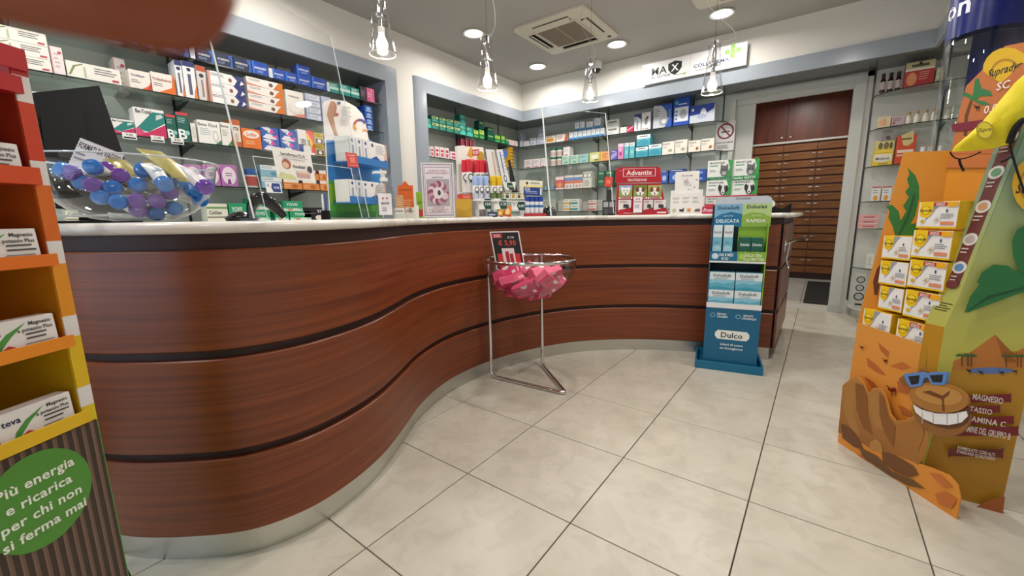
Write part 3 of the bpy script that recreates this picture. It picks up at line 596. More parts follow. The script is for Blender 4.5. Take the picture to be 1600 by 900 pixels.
 'wblub': ('#e9ebef', [('r', 0, 0, 1, .24, '#2c7ab8'), ('r', 0, .24, 1, .34, '#8cc4e0'), ('n', .15, .45, .85, .85, 3, '#b0b6c4')], 'small white dropper box with blue base'),
 'wgry': ('#dfe1dc', [('r', .1, .55, .8, .8, '#7c827c'), ('n', .1, .15, .6, .4, 2, '#a4a8a2')], 'white box with grey label'),
 'warch': ('#eae8e2', [('n', .2, .3, .8, .6, 2, '#c0aaa8')], 'white arched carton'),
 'magenta': ('#c02c58', [('p', [(0, .2), (1, .8), (1, .95), (0, .4)], '#f0c4d0')], 'small crimson box'),
 'wnavyt': ('#e4e6ec', [('r', 0, .84, 1, 1, '#1c2c74'), ('p', [(.45, .84), (1, .66), (1, .84)], '#1c2c74'), ('r', .35, .1, .6, .6, '#9aa0ac'), ('n', .1, .62, .5, .78, 2, '#5a6488')], 'tall white device box with navy corner'),
 'wredt': ('#e6e4e4', [('T', 'PIC', .4, .9, .06, .5, '#b02c34'), ('e', .5, .5, .18, .2, '#8c8c90'), ('r', .5, .62, .75, .76, '#40404a'), ('o', .2, .08, .035, '#b03038'), ('o', .45, .08, .035, '#b03038'), ('o', .7, .08, .035, '#b03038')], 'tall white device box with red dots'),
 'pressB': ('#2454b0', [('p', [(0, 0), (.62, 0), (.8, .3), (.7, .7), (.45, .95), (0, 1)], '#c6c9ce'), ('e', .55, .25, .22, .17, '#9aa0a8'), ('e', .58, .28, .13, .1, '#dcdee2'), ('n', .05, .5, .4, .85, 4, '#6a707c'), ('n', .82, .3, .96, .75, 5, '#a4c0ec')], 'large silver and blue blood pressure box'),
 'pressA': ('#1c4cae', [('r', .08, .14, .94, .66, '#e2e6ea'), ('e', .62, .4, .22, .18, '#aab4c0'), ('o', .2, .52, .045, '#5a86b8'), ('o', .2, .38, .045, '#5a86b8'), ('o', .2, .24, .045, '#5a86b8'), ('n', .3, .72, .9, .8, 1, '#dfe8f8'), ('o', .2, .84, .06, '#5cb08c')], 'large royal blue inhaler box with white window'),
 'aero': ('#c9cfda', [('p', [(0, .45), (0, 1), (1, 1), (.95, .7), (.7, .5)], '#2444a0'), ('e', .55, .5, .12, .3, '#e6e9f0'), ('e', .5, .35, .2, .14, '#aab4cc'), ('o', .12, .75, .08, '#e6eaf2')], 'wide blue and white aerosol box'),
 'heart': ('#efe4e2', [('p', [(.1, .55), (.3, .85), (.5, .7), (.7, .85), (.9, .55)], '#c4304c'), ('p', [(.15, .42), (.85, .42), (.75, .15), (.5, .08), (.25, .15)], '#d8506a')], 'small white box with crimson emblems'),
 'pinkbars': ('#eedde0', [('r', .2, .55, .95, .8, '#c83c74'), ('r', .2, .15, .95, .4, '#c83c74')], 'white box with two pink bars'),
 'maroon': ('#6c1428', [('r', .1, .15, .9, .85, '#8c2038'), ('r', 0, 0, .07, 1, '#e0c8c8')], 'small maroon box'),
 'yell': ('#e0a820', [('r', .1, .6, .4, .8, '#5c4416'), ('r', .55, .6, .9, .8, '#5c4416'), ('r', .1, .15, .4, .35, '#5c4416'), ('r', .55, .15, .9, .35, '#5c4416')], 'amber yellow box'),
 'wpkb': ('#eae2e2', [('n', .1, .45, .9, .85, 3, '#b8a8ac'), ('r', .2, .04, .7, .14, '#c44458')], 'white box with crimson foot line'),
 'mint': ('#b4d4c4', [('n', .1, .55, .85, .85, 2, '#5c9c84'), ('r', .3, .15, .7, .35, '#7cae98'), ('p', [(0, 1), (1, 1), (1, .9), (0, .96)], '#e4efe8')], 'mint green box'),
 'aquag': ('#a2ccc8', [('n', .1, .55, .85, .85, 2, '#4c8c8c'), ('r', .3, .15, .7, .3, '#6ca09c')], 'aqua grey box'),
 'ygreen': ('#d4d484', [('r', .15, .3, .8, .75, '#efedd8'), ('r', .5, .12, .9, .3, '#8a7c30')], 'yellow-green box with cream label'),
 'oranp': ('#eaa468', [('n', .2, .3, .85, .8, 3, '#c8603c'), ('r', 0, 0, .2, 1, '#e8c45c')], 'light orange box'),
 'violet': ('#5a5cac', [('p', [(0, 0), (1, .4), (1, .8), (0, .5)], '#9c9cd8'), ('n', .15, .7, .85, .9, 1, '#dcdcf2')], 'violet blue box'),
 'pinktall': ('#d888b8', [('r', 0, .8, 1, 1, '#ecc8dc'), ('e', .5, .35, .25, .12, '#b03c8c'), ('n', .15, .5, .85, .72, 3, '#f4dcea')], 'tall pink box'),
 'aquat': ('#62b8c4', [('r', 0, .78, 1, 1, '#e4f0f0'), ('e', .5, .4, .28, .14, '#8cd4da'), ('n', .1, .82, .8, .95, 1, '#6a8088')], 'tall aqua box with white top'),
 'aquaw': ('#48a8bc', [('r', 0, .66, 1, 1, '#e2eef0'), ('e', .5, .42, .42, .26, '#7cc8d4'), ('e', .5, .36, .4, .26, '#3c9cb4'), ('n', .2, .74, .85, .92, 1, '#4a5a62')], 'wide aqua laxative box with white top'),
 'dulipid': ('#efeae0', [('T', 'Dailyvit', .35, .84, .13, .6, '#3a3a34'), ('n', .08, .45, .5, .68, 2, '#b4aca0'), ('e', .68, .3, .16, .12, '#a8ac90'), ('r', .0, 0, .04, 1, '#e0d8cc')], 'white supplement box with pale herbs'),
 'dulipid2': ('#efe9de', [('T', 'Dailyvit', .35, .84, .15, .6, '#3a3a34'), ('n', .08, .45, .5, .68, 2, '#b4aca0'), ('e', .75, .3, .12, .14, '#c4882c'), ('e', .7, .25, .06, .1, '#8c3c2c')], 'white supplement box with berry drawing'),
 'pkred': ('#d85868', [('r', 0, .75, 1, 1, '#f0dcdc'), ('e', .5, .35, .3, .18, '#f0a04c'), ('r', 0, 0, 1, .12, '#eee4e0')], 'red and white box'),
 'patt': ('#e6dcd2', [('r', 0, .55, 1, .85, '#6c8cc0'), ('r', 0, .4, 1, .6, '#e07850'), ('e', .3, .2, .14, .1, '#d8a080'), ('e', .7, .2, .14, .1, '#a8b4d0')], 'white box with blue and orange pattern'),
 'circ2': ('#dcdcd0', [('o', .28, .78, .17, '#44443c'), ('o', .28, .78, .13, '#e6e6dc'), ('o', .74, .78, .17, '#44443c'), ('o', .74, .78, .13, '#e6e6dc'), ('n', .15, .1, .85, .5, 3, '#8c8c80')], 'white box with two ringed circles'),
 'bluebx': ('#3a62b4', [('r', 0, .8, 1, 1, '#1c3a84'), ('e', .5, .4, .3, .22, '#a8c0e4'), ('n', .1, .84, .9, .96, 1, '#dce6f6')], 'blue gauze box with light oval'),
 'blues': ('#2450ac', [('r', .1, .3, .7, .6, '#88aae0')], 'flat blue box'),
 'ywt': ('#e8e4d8', [('r', 0, .2, 1, .5, '#dfa838'), ('n', .1, .6, .9, .9, 1, '#a89484')], 'flat white box with amber stripe'),
 'tlt': ('#e4e6e0', [('r', 0, .15, .9, .5, '#3c9494'), ('p', [(.8, .1), (1, .3), (.9, .7)], '#e4e6e0'), ('n', .1, .62, .9, .9, 1, '#80908c')], 'flat white box with teal stripe'),
 'rdt': ('#e6dcd8', [('r', 0, .15, .9, .4, '#b8404c'), ('p', [(.85, .1), (1, .5), (.9, .9)], '#e08878'), ('n', .1, .55, .9, .9, 1, '#a08888')], 'flat white box with red stripe'),
 'greyl': ('#b4b4ac', [('n', .1, .2, .9, .8, 2, '#8c8c84')], 'flat grey box'),
 'redbox': ('#c03434', [('r', 0, .72, 1, 1, '#c8c08c'), ('r', 0, .66, 1, .74, '#eee6d8'), ('e', .25, .34, .18, .26, '#e89868'), ('n', .5, .25, .92, .6, 4, '#e0a090'), ('r', .2, .8, .8, .9, '#4a5048'), ('o', .5, .93, .05, '#1c1c1c')], 'red herbal box with cream top and peach circle'),
 'beige': ('#cfc8a4', [('r', .1, .35, .9, .85, '#e0dcc4'), ('r', .1, .12, .8, .22, '#7c7c3c'), ('n', .2, .5, .8, .7, 2, '#9c9470')], 'beige herbal box'),
 'bgo': ('#dccba8', [('e', .4, .45, .3, .3, '#e8b088'), ('r', .55, .1, .6, .9, '#c49a5c')], 'peach and cream box'),
 'rose': ('#c4acb0', [('n', .1, .45, .9, .8, 2, '#7c6470'), ('o', .2, .3, .12, '#b04c50')], 'dusty rose box'),
 'multiy': ('#e8c838', [('r', .05, .35, .95, .9, '#ece4c8'), ('e', .5, .55, .4, .3, '#e8e0d0'), ('T', 'Multivit', .5, .55, .2, .7, '#2c2c34'), ('r', .3, .08, .8, .2, '#b89820')], 'yellow multivitamin box'),
 'multip': ('#dcc450', [('r', .05, .45, .95, .95, '#d8cc98'), ('e', .3, .6, .12, .3, '#6c6430'), ('e', .6, .6, .14, .32, '#7c6c38'), ('e', .85, .6, .08, .3, '#5c5428'), ('p', [(0, .1), (.5, .3), (1, .15), (1, 0), (0, 0)], '#f0d040')], 'yellow box with photo of plants'),
 'orred': ('#d04c24', [('p', [(.2, 1.0), (.8, 1.15), (.85, .75), (.6, .62), (.35, .66)], '#d8c488'), ('r', .08, .4, .92, .5, '#f0d8c8'), ('r', .08, .28, .7, .35, '#e8b8a4'), ('r', .25, .84, .75, .9, '#6c6434')], 'orange-red supplement box with cream crest'),
 'wchk': ('#e4e4e0', [('r', 0, .9, 1, 1, '#c85c54'), ('n', .15, .5, .8, .8, 2, '#9ca4ac'), ('e', .5, .22, .25, .18, '#e8a038')], 'white box with orange picture'),
 'pinks': ('#e0a4a0', [('r', .25, .3, .8, .6, '#b86c70'), ('r', 0, 0, 1, .12, '#f0e0dc')], 'long pink toothpaste box'),
 'dials': ('#c9c8c0', [('o', .45, .84, .1, '#2c2c2c'), ('o', .45, .84, .075, '#b0b4b0'), ('o', .45, .6, .1, '#2c2c2c'), ('o', .45, .6, .075, '#b0b4b0'), ('o', .45, .34, .12, '#2c2c2c'), ('o', .45, .34, .09, '#b0b4b0'), ('r', .1, .08, .9, .13, '#202020')], 'tall grey carton printed with black dials'),
 'palex': ('#efeceb', [('o', .22, .85, .08, '#28507c'), ('n', .4, .5, .9, .9, 5, '#b4b4bc'), ('p', [(0, 0), (0, .2), (.4, .42), (.7, .2), (1, .38), (1, 0)], '#2c50a0'), ('p', [(.5, .2), (.8, .3), (.75, .12)], '#d8e0ee'), ('p', [(.85, .35), (1, .3), (1, 1), (.9, 1), (.95, .7)], '#e8b4a0')], 'white medicine box with blue wave and skin tone edge'),
}
def packbox(style, w, h, dp, top=None):
    col, ops, _ = ST[style]; q = MB()
    q.box(-w/2, 0, 0, w/2, dp, h, card(col), min(.0018, w*.02))
    q.art((-w/2, 0, 0), (1, 0, 0), (0, 0, 1), w, h, ops)
    return q
def bottle(q, h, r, body, cap, lab=None, neck=.55):
    q.lathe([(0, 0), (r*.95, 0), (r, h*.03), (r, h*.62), (r*neck, h*.74), (r*neck, h*.78), (0, h*.78)], card(body, .25), 16)
    q.lathe([(r*neck*1.15, h*.77), (r*neck*1.15, h), (0, h)], card(cap, .35), 14)
    if lab: q.lathe([(r*1.01, h*.12), (r*1.01, h*.55)], card(lab), 16, cap=False)
    return q
KINDS = {'jarg': (lambda w, h: MB().lathe([(0, 0), (w*.48, 0), (w*.5, h*.05), (w*.5, h*.75), (0, h*.75)], card('#e6e2da'), 16).lathe([(w*.505, h*.15), (w*.505, h*.6)], card('#c9b0a8'), 16, cap=False).lathe([(w*.5, h*.75), (w*.5, h), (0, h)], card('#1f6a4c'), 16), 'white jar with dark green lid', 'jar'),
 'jarw': (lambda w, h: MB().lathe([(0, 0), (w*.48, 0), (w*.5, h*.05), (w*.5, h*.72), (0, h*.72)], card('#dcd8cc'), 16).lathe([(w*.42, h*.7), (w*.44, h), (0, h)], card('#efeee8'), 16), 'white jar with white lid', 'jar'),
 'dark': (lambda w, h: bottle(MB(), h, w*.47, '#2a0f0c', '#120c0c', '#c9b8b4', .6), 'dark brown glass bottle with black cap', 'bottle'),
 'goldb': (lambda w, h: bottle(MB(), h, w*.46, '#e4dccb', '#b08c5c', '#efe8dc', .6), 'white bottle with gold cap', 'bottle'),
 'clear': (lambda w, h: MB().lathe([(0, 0), (w*.45, 0), (w*.45, h*.7), (w*.3, h*.8), (w*.3, h), (0, h)], FIL, 14).lathe([(w*.4, h*.05), (w*.4, h*.3), (0, h*.3)], card('#88a8c0'), 14), 'clear plastic bottle with bluish base', 'bottle'),
 'bluecap': (lambda w, h: MB().lathe([(0, 0), (w*.46, 0), (w*.48, h*.04), (w*.48, h*.68), (0, h*.7)], card('#dcd6d2', .3), 16).lathe([(w*.485, h*.1), (w*.485, h*.6)], card('#b0483c'), 16, cap=False).lathe([(w*.5, h*.7), (w*.5, h), (0, h)], card('#2c5c9c'), 16), 'vitamin bottle with red label and blue cap', 'bottle'),
 'purpr': (lambda w, h: MB().box(-w/2, 0, 0, w/2, .06, h, card('#b06cac'), .003).art((-w/2, 0, 0), (1, 0, 0), (0, 0, 1), w, h, [('e', .5, .5, .42, .42, '#ead8e4'), ('n', .3, .45, .7, .65, 2, '#6c4c74'), ('p', [(.35, .1), (.6, .1), (.55, .35), (.42, .35)], '#7c3c8c')]), 'purple pack with pale round label', 'box')}
KINDS['bagg'] = (lambda w, h: MB().add([(-w/2, 0, 0), (w/2, 0, 0), (w/2, .06, 0), (-w/2, .06, 0), (-w*.45, .025, h), (w*.45, .025, h)], [(0, 1, 5, 4), (1, 2, 5), (2, 3, 4, 5), (3, 0, 4), (3, 2, 1, 0)], card('#8c8888', .3)).art((-w*.4, .0, h*.1), (1, 0, 0), (0, .025, h*.9), w*.8, h*.7, [('e', .6, .3, .25, .25, '#5c4438')], .003), 'small grey pouch', 'pouch')
def solve_line(px, ax, val, z):
    k = (px-800)/F
    a = CR-CW*k     # v.a = 0
    v = [0, 0, z-H]; v[ax] = val
    o = 1-ax; v[o] = -(a[ax]*v[ax]+a[2]*v[2])/a[o]
    return Vector((v[0], v[1], z))
CACHE = {}
def row(where, ax, val, z, items, dp=.11, rec=.0):
    """items: (px0, px1, height in px, style, levels, base height px, extra recess); placed left to right on a shelf line"""
    cnt = {}
    for it in items:
        px0, px1, hp, st = it[:4]; lv = it[4] if len(it) > 4 else 1; b0 = it[5] if len(it) > 5 else 0; ex = it[6] if len(it) > 6 else 0
        off_ = .012+rec+ex; vv = val-off_ if ax == 0 else val+off_
        a, c = solve_line(px0, ax, vv, z), solve_line(px1, ax, vv, z); mid = (a+c)/2
        w = (c-a).length-.002; zz = proj(mid)[2]; h = hp*zz/F/.985; hb = b0*zz/F/.985
        if st == 'skip': continue
        cnt[st] = cnt.get(st, 0)+1
        for l_ in range(lv):
            key = (st, round(w, 3), round(h, 3)); nmk = 'box'
            if st in KINDS: fn, desc, nmk = KINDS[st]
            else: desc = ST[st][2]
            nm = {'box': 'medicine_box', 'jar': 'jar', 'bottle': 'bottle', 'pouch': 'pouch'}[nmk]
            if key in CACHE: o = bpy.data.objects.new(nm, CACHE[key]); COL.objects.link(o)
            else:
                q = fn(w, h) if st in KINDS else packbox(st, w, h-.001, min(dp, .17-.0*ex))
                o = q.build(nm, None, 40 if nmk in ('jar', 'bottle') else None); CACHE[key] = o.data
            dd = (w*.5 if nmk in ('jar', 'bottle') else 0)
            p = mid+Vector((-dd if ax == 0 else 0, dd if ax == 1 else 0, 0)); p[2] = z+.0005+hb+l_*h
            place(o, p, R(90) if ax == 0 else 0)
            tot = sum(1 for q_ in items if q_[3] == st)
            oo = '' if tot == 1 else ORD[cnt[st]-1]+' '
            if lv > 1: pos = ('bottom' if l_ == 0 else 'top' if l_ == lv-1 else ORD[l_]+'-up')+' of '+oo+'stack, '
            else: pos = '' if tot == 1 else oo+'such from left, '
            lb = '%s, %son %s' % (desc, pos, where); assert len(lb.split()) <= 16, lb
            tag(o, lb, nmk, 'packs on %s' % where)
row('left-bay top shelf', 0, XS, LZ['S1'], [(180, 216, 34, 'navy'), (218, 238, 34, 'navy'), (252, 296, 26, 'navy'), (298, 306, 17, 'bluew'), (308, 335, 18, 'navy'), (338, 365, 18, 'navy'), (366, 394, 18, 'navy'), (395, 420, 19, 'blue'), (421, 427, 14, 'bluew'), (427, 446, 15, 'blue'), (447, 465, 15, 'blue'), (466, 487, 15, 'blue', 2), (488, 511, 17, 'blue'), (512, 516, 14, 'bluew'), (516, 530, 15, 'teal'), (532, 548, 16, 'teal'), (549, 562, 15, 'teal'), (563, 573, 20, 'black'), (574, 586, 20, 'pink')])
row('left-bay second shelf', 0, XS, LZ['S2'], [(-8, 83, 19, 'wgreen', 3), (84, 104, 40, 'wpinkv'), (106, 191, 23, 'wgreen'), (184, 203, 50, 'wpinkv', 1, 0, .20), (204, 238, 27, 'orangew2'), (239, 276, 29, 'orangew'), (279, 290, 52, 'tallv'), (291, 310, 53, 'tallv'), (312, 327, 50, 'tallo'), (330, 386, 15, 'wnavy', 3), (390, 446, 11.5, 'worange', 4), (449, 477, 38, 'wcurve'), (480, 503, 9.5, 'greyb', 4), (505, 520, 9.5, 'greyb', 4), (572, 584, 9, 'blueo', 4)], .14)
row('left-bay third shelf', 0, XS, LZ['S3'], [(60, 100, 24, 'betotal', 2), (105, 150, 24, 'betotal', 2), (152, 174, 22, 'betotal', 2), (176, 212, 22, 'betotal'), (214, 262, 42, 'betotal'), (263, 279, 37, 'greenB'), (280, 299, 42, 'greenB'), (301, 309, 28, 'wthin'), (312, 347, 34, 'fluid'), (348, 364, 34, 'beno'), (365, 379, 40, 'rust'), (380, 410, 29, 'gelfer'), (411, 438, 17, 'pinkblu', 2), (440, 466, 17, 'pinkblu', 2), (468, 493, 36, 'kitw'), (494, 508, 17, 'yellowd', 2), (510, 545, 30, 'pinkblu')], .12)
row('left-bay bottom shelf', 0, XS, LZ['S4'], [(290, 318, 30, 'purpr'), (320, 346, 31, 'purpr'), (347, 373, 32, 'purpr'), (388, 408, 28, 'bluecap'), (410, 442, 17, 'ltblue', 2), (444, 473, 15, 'orangeb'), (474, 500, 15, 'orangeb', 2), (501, 514, 15, 'orangeb', 2), (520, 550, 20, 'ltblue')], .12)
row('left-bay cabinet top', 0, XS, 1.086, [(105, 140, 28, 'cream2'), (141, 175, 26, 'cream2'), (325, 358, 27, 'cream2', 1), (360, 388, 27, 'yovis', 1), (392, 423, 17, 'yovis', 2), (431, 452, 14, 'yovis'), (445, 475, 15, 'yovis', 1, 14), (454, 487, 14, 'yovis'), (476, 507, 19, 'blkyo', 1)], .12)
row('corner-left top shelf', 0, XT, TZ['T1'], [(665, 674, 14, 'tealp'), (675, 686, 10, 'tealy', 2), (687, 697, 10, 'tealy', 2), (698, 709, 10, 'tealy', 2), (710, 719, 10, 'tealy', 2), (719, 728, 15, 'tealp', 2), (729, 739, 14, 'tealp'), (740, 748, 12, 'lgreen'), (749, 757, 14, 'lgreen'), (749, 757, 12, 'dgreen', 1, 15), (762, 772, 10, 'dgreen', 2), (773, 782, 11, 'lgreen'), (783, 789, 12, 'lgreen'), (790, 795, 9, 'tealy'), (796, 803, 8, 'wpk'), (804, 809, 8, 'wpk')], .09)
row('corner-left second shelf', 0, XT, TZ['T2'], [(667, 672, 15, 'heart'), (673, 678, 15, 'heart'), (680, 687, 16, 'heart'), (688, 695, 16, 'heart'), (696, 702, 16, 'heart'), (704, 714, 12, 'pinkbars'), (722, 727, 11, 'maroon', 3), (729, 734, 11, 'maroon', 3), (736, 741, 11, 'maroon', 3), (797, 802, 10, 'yell', 3)], .08)
row('back-wall top shelf', 1, YT, TZ['T1'], [(812, 817, 20, 'greyv'), (818, 826, 8, 'wgrey'), (828, 838, 11, 'stripes'), (839, 850, 11, 'stripes'), (841, 850, 11, 'greyv', 1, 11), (853, 868, 11, 'wor'), (869, 887, 11, 'wred'), (889, 895, 12, 'wblub'), (896, 902, 12, 'wblub'), (903, 909, 12, 'wblub'), (910, 916, 12, 'wblub'), (917, 923, 12, 'wblub'), (924, 930, 12, 'wblub'), (931, 937, 12, 'wblub'), (938, 944, 12, 'wblub'), (898, 905, 13, 'wblub', 1, 12), (906, 913, 13, 'wblub', 1, 12), (916, 926, 12, 'wblub', 1, 12), (928, 938, 15, 'wblub', 1, 12), (948, 967, 11, 'wgry', 2), (969, 979, 9, 'warch'), (980, 989, 9, 'magenta'), (990.5, 1001, 25, 'wnavyt'), (1002, 1016, 26, 'wredt'), (1020, 1049, 34, 'pressB'), (1051, 1076, 40, 'pressA'), (1077, 1116, 26, 'aero')], .12)
row('back-wall second shelf', 1, YT, TZ['T2'], [(819, 832, 13, 'wpkb'), (833, 844, 13, 'wpkb'), (845, 853, 13, 'wpkb'), (858, 867, 13, 'jarg', 2), (868, 877, 13, 'jarg', 2), (880, 890, 13, 'wpkb', 1, 13), (878, 890, 13, 'mint'), (891, 904, 13, 'mint'), (905, 919, 13, 'aquag'), (921, 937, 14, 'ygreen'), (938, 952, 14, 'oranp'), (954, 964, 15, 'violet'), (965, 974, 23, 'pinktall'), (975, 982, 23, 'aquat'), (983, 991, 23, 'aquat'), (993, 1012, 15, 'aquaw'), (1013, 1033, 17, 'aquaw'), (994, 1015, 17, 'aquaw', 1, 16), (1034, 1053, 19, 'dulipid'), (1054, 1073, 20, 'dulipid'), (1075, 1094, 17, 'dulipid2'), (1095, 1115, 18, 'dulipid2')], .12)
row('back-wall third shelf', 1, YT, TZ['T3'], [(836, 845, 20, 'clear'), (847, 854, 18, 'clear'), (856, 866, 22, 'clear'), (868, 881, 19, 'pkred'), (882, 896, 20, 'patt'), (897, 910, 20, 'patt'), (911, 924, 24, 'circ2'), (934, 944, 12, 'dgreen', 2), (946, 958, 12, 'dgreen', 2), (1032, 1043, 19, 'bluebx'), (1045, 1069, 20, 'bluebx'), (1086, 1102, 9, 'blues', 2)], .12)
row('back-wall bottom shelf', 1, YT, TZ['T4'], [(846, 868, 9, 'greyl', 2), (872, 880, 8, 'greyl', 2), (880, 890, 9, 'ywt', 2), (891, 905, 9, 'tlt', 2), (911, 918, 7, 'greyl', 2), (919, 932, 8, 'rdt', 2), (934, 941, 8, 'greyl', 2), (1000, 1020, 20, 'bluebx'), (1070, 1100, 18, 'wpkb')], .12)
for k, its in enumerate([[(1373, 1383, 27, 'dark'), (1385, 1395, 27, 'dark'), (1397, 1407, 27, 'dark'), (1411, 1457, 37, 'redbox'), (1460, 1473, 24, 'beige')],
    [(1370, 1391, 16, 'bgo'), (1392, 1411, 15, 'rose'), (1413, 1424, 19, 'goldb'), (1426, 1437, 20, 'goldb'), (1440, 1451, 20, 'goldb'), (1453, 1464, 21, 'goldb'), (1474, 1484, 21, 'goldb')],
    [(1362, 1393, 19, 'multiy'), (1363, 1393, 17, 'multip', 1, 19), (1372, 1389, 16, 'bagg', 1, 36), (1396, 1427, 43, 'orred'), (1434, 1444, 24, 'jarw'), (1446, 1456, 24, 'jarw'), (1462, 1470, 24, 'jarw')],
    [(1360, 1374, 22, 'wchk'), (1376, 1391, 22, 'wchk')], [(1340, 1371, 7, 'pinks', 3)], [(1352, 1364, 22, 'wthin')]]):
    row('right-unit %s shelf' % ORD[k], 1, [5.44, 5.44, 5.46, 5.46, 5.46, 5.50][k], RZ[k], its, .10)
row('right-unit plinth', 1, 5.46, .106, [(1333, 1347, 52, 'dials')], .05)
# price tickets clipped to the third shelf
for i, px in enumerate((202, 246, 277)):
    p = solve_line(px, 0, XS+.004, LZ['S3']); q = MB().box(-.036, -.0015, -.03, .036, 0, .012, WHT); q.art((-.036, -.0015, -.03), (1, 0, 0), (0, 0, 1), .072, .042, [('T', ['9,90', '11,90', '8,90'][i], .5, .68, .3, .8, K), ('r', .08, .12, .92, .34, '#222222')])
    o = place(q.build('price_tag'), p, R(90)); tag(o, 'white price ticket clipped to the third left shelf, %s of three from the left' % ORD[i], 'price tag', 'shelf price tickets')
# ================================================================== HELPERS FOR STANDING THINGS
class VP:                                  # upright plane through O along direction e; uv() gives metres along it and height
    def __init__(s, O, e, lean=None):
        s.O = Vector((O[0], O[1], O[2] if len(O) > 2 else 0)); s.e = Vector((e[0], e[1], 0)).normalized()
        s.up = Vector((0, 0, 1)) if lean is None else (Vector((0, 0, 1))+Vector(lean)).normalized(); s.n = s.e.cross(s.up).normalized()
    def pt(s, px, py):
        d = ray(px, py); return CP+d*((s.O-CP).dot(s.n)/d.dot(s.n))
    def uv(s, px, py):
        q = s.pt(px, py)-s.O; return (q.dot(s.e), q.dot(s.up))
    def poly(s, pts): return [s.uv(*p) for p in pts]
def cpos(px, dv):
    """point dv behind the counter's front line, at picture column px"""
    P_ = off(-dv); best = None
    for i in range(20, len(P_)-1):
        a, c = P_[i], P_[i+1]; xa, _, za = proj((a[0], a[1], H)); xc, _, zc_ = proj((c[0], c[1], H))
        if za > .2 and zc_ > .2 and (xa-px)*(xc-px) <= 0 and xa != xc:
            s = (px-xa)/(xc-xa); p = a+(c-a)*s
            if best is None or p.length < best.length: best = p
    if best is None: best = min(P_, key=lambda q: abs(proj((q[0], q[1], H))[0]-px) if proj((q[0], q[1], H))[2] > .2 else 9e9)
    return best
def facing(p): c = -Vector((p[0], p[1])).normalized(); return math.atan2(c[0], -c[1])
def spot(px0, px1, yt, yb, dv, yaw=0):
    px = (px0+px1)/2; p = cpos(px, dv); zz = proj((p[0], p[1], H))[2]; az = math.atan((px-800)/F)
    w = (px1-px0)*zz*math.cos(az)/F; z1 = zat(px, yt, p); z0 = ZW if yb is None else zat(px, yb, p)
    return Vector((p[0], p[1], max(z0, ZW+.0005))), w, z1-max(z0, ZW+.0005), facing(p)+yaw
def cbox(px0, px1, yt, yb, dv, dp, col, ops, name, label, cat, group=None, tilt=0, yaw=0, bev=.001, sides=None):
    p, w, h, rz = spot(px0, px1, yt, yb, dv, yaw); q = MB().box(-w/2, 0, 0, w/2, dp, h, card(col), min(bev, dp*.3)); q.art((-w/2, 0, 0), (1, 0, 0), (0, 0, 1), w, h, ops)
    o = place(q.build(name), p, rz, tilt); return tag(o, label, cat, group)
# ================================================================== LEFT RACK OF RED TO YELLOW CARDBOARD
Q = CP+ray(95, 370)*.8; Q[2] = 0
n_ = Vector((.86, .51)); th_ = math.atan2(.86, -.51)
RK = VP((Q[0], Q[1]), (math.cos(th_), math.sin(th_)))
rack = empty('display_rack', 'tall cardboard shelf rack shading from red through orange to yellow, cut off at left', 'display rack', Q, th_)
def zr(px, py): return RK.uv(px, py)[1]
BW = .42; DPT = .26; SW = .024
cR, cO, cY = '#b01a1c', '#d25a1c', '#d9a514'
bands = [(80, 122, '#b01a1c'), (122, 163, '#dcd8d6'), (163, 253, '#c63c1c'), (253, 290, '#dedad8'), (290, 376, '#d2671e'), (376, 411, '#dedad8'), (411, 491, '#dd8f22'), (491, 523, '#dedad8'), (523, 600, '#d9b41c'), (600, 629, '#dedad8'), (629, 655, '#d9c01c')]
def zedge(py): return zat(38.5+(py-80)*.197, py, Q)
strip = MB()
for a, c, col in bands: strip.box(-SW, 0, zedge(c), 0, DPT, zedge(a), card(col))
strip.box(-SW, 0, .0, 0, DPT, zedge(655), card('#4f9a3c')); strip.build('side_panel', rack)
strip = MB()
for a, c, col in bands: strip.box(-BW, 0, zedge(c), -BW+SW, DPT, zedge(a), card(col))
strip.box(-BW, 0, 0, -BW+SW, DPT, zedge(655), card('#4f9a3c')); strip.build('side_panel', rack)
MB().box(-BW+SW, DPT-.006, zedge(655), -SW, DPT, zedge(523), card('#c79f10')).box(-BW+SW, DPT-.006, zedge(523), -SW, DPT, zedge(405), card('#c67f12')).box(-BW+SW, DPT-.006, zedge(405), -SW, DPT, zedge(280), card('#bb5a16')).box(-BW+SW, DPT-.006, zedge(280), -SW, DPT, zedge(150), card('#a8331a')).box(-BW+SW, DPT-.006, zedge(150), -SW, DPT, zedge(80), card('#a11a1a')).build('back_panel', rack)
inner_c = [('#a11a1a', 80, 150), ('#a8331a', 150, 285), ('#bd5c18', 285, 410), ('#c98513', 410, 530), ('#c9a712', 530, 655)]
for sx in (-SW-.0015, -BW+SW):
    q = MB(); [q.box(sx, .002, zedge(c), sx+.0015, DPT-.006, zedge(a), card(col)) for col, a, c in inner_c]; q.build('inner_lining', rack)
lips = [(40, 125, 151, '#b31b1c'), (64, 264, 290, '#cf4a1c'), (92, 395, 413, '#e0701c'), (118, 519, 537, '#e58a1c'), (143, 633, 652, '#e0b418')]
for px, a, c, col in lips:
    z1, z0 = zat(px, a, Q), zat(px, c, Q)
    MB().box(-BW+.004, -.012, z0, -.02, -.009, z1, card(col)).box(-BW+.004, -.010, z0, -.02, DPT-.007, z0+.003, card(col)).build('tray', rack)
MB().box(-BW, -.004, zat(35, 112, Q), -.001, -.001, zat(33, 78, Q), card('#b31b1c')).build('header', rack)
zt_ = zat(145, 655, Q)
lp = MB().box(-BW, -.003, 0, -.004, 0, zt_, card('#3b2c24')); u0 = -BW
nst = 26
ops = [('r', i/nst+.004, 0, i/nst+.022, 1, '#6b5446') for i in range(nst)]+[('r', i/nst+.006, .0, i/nst+.010, 1, '#83695a') for i in range(nst)]
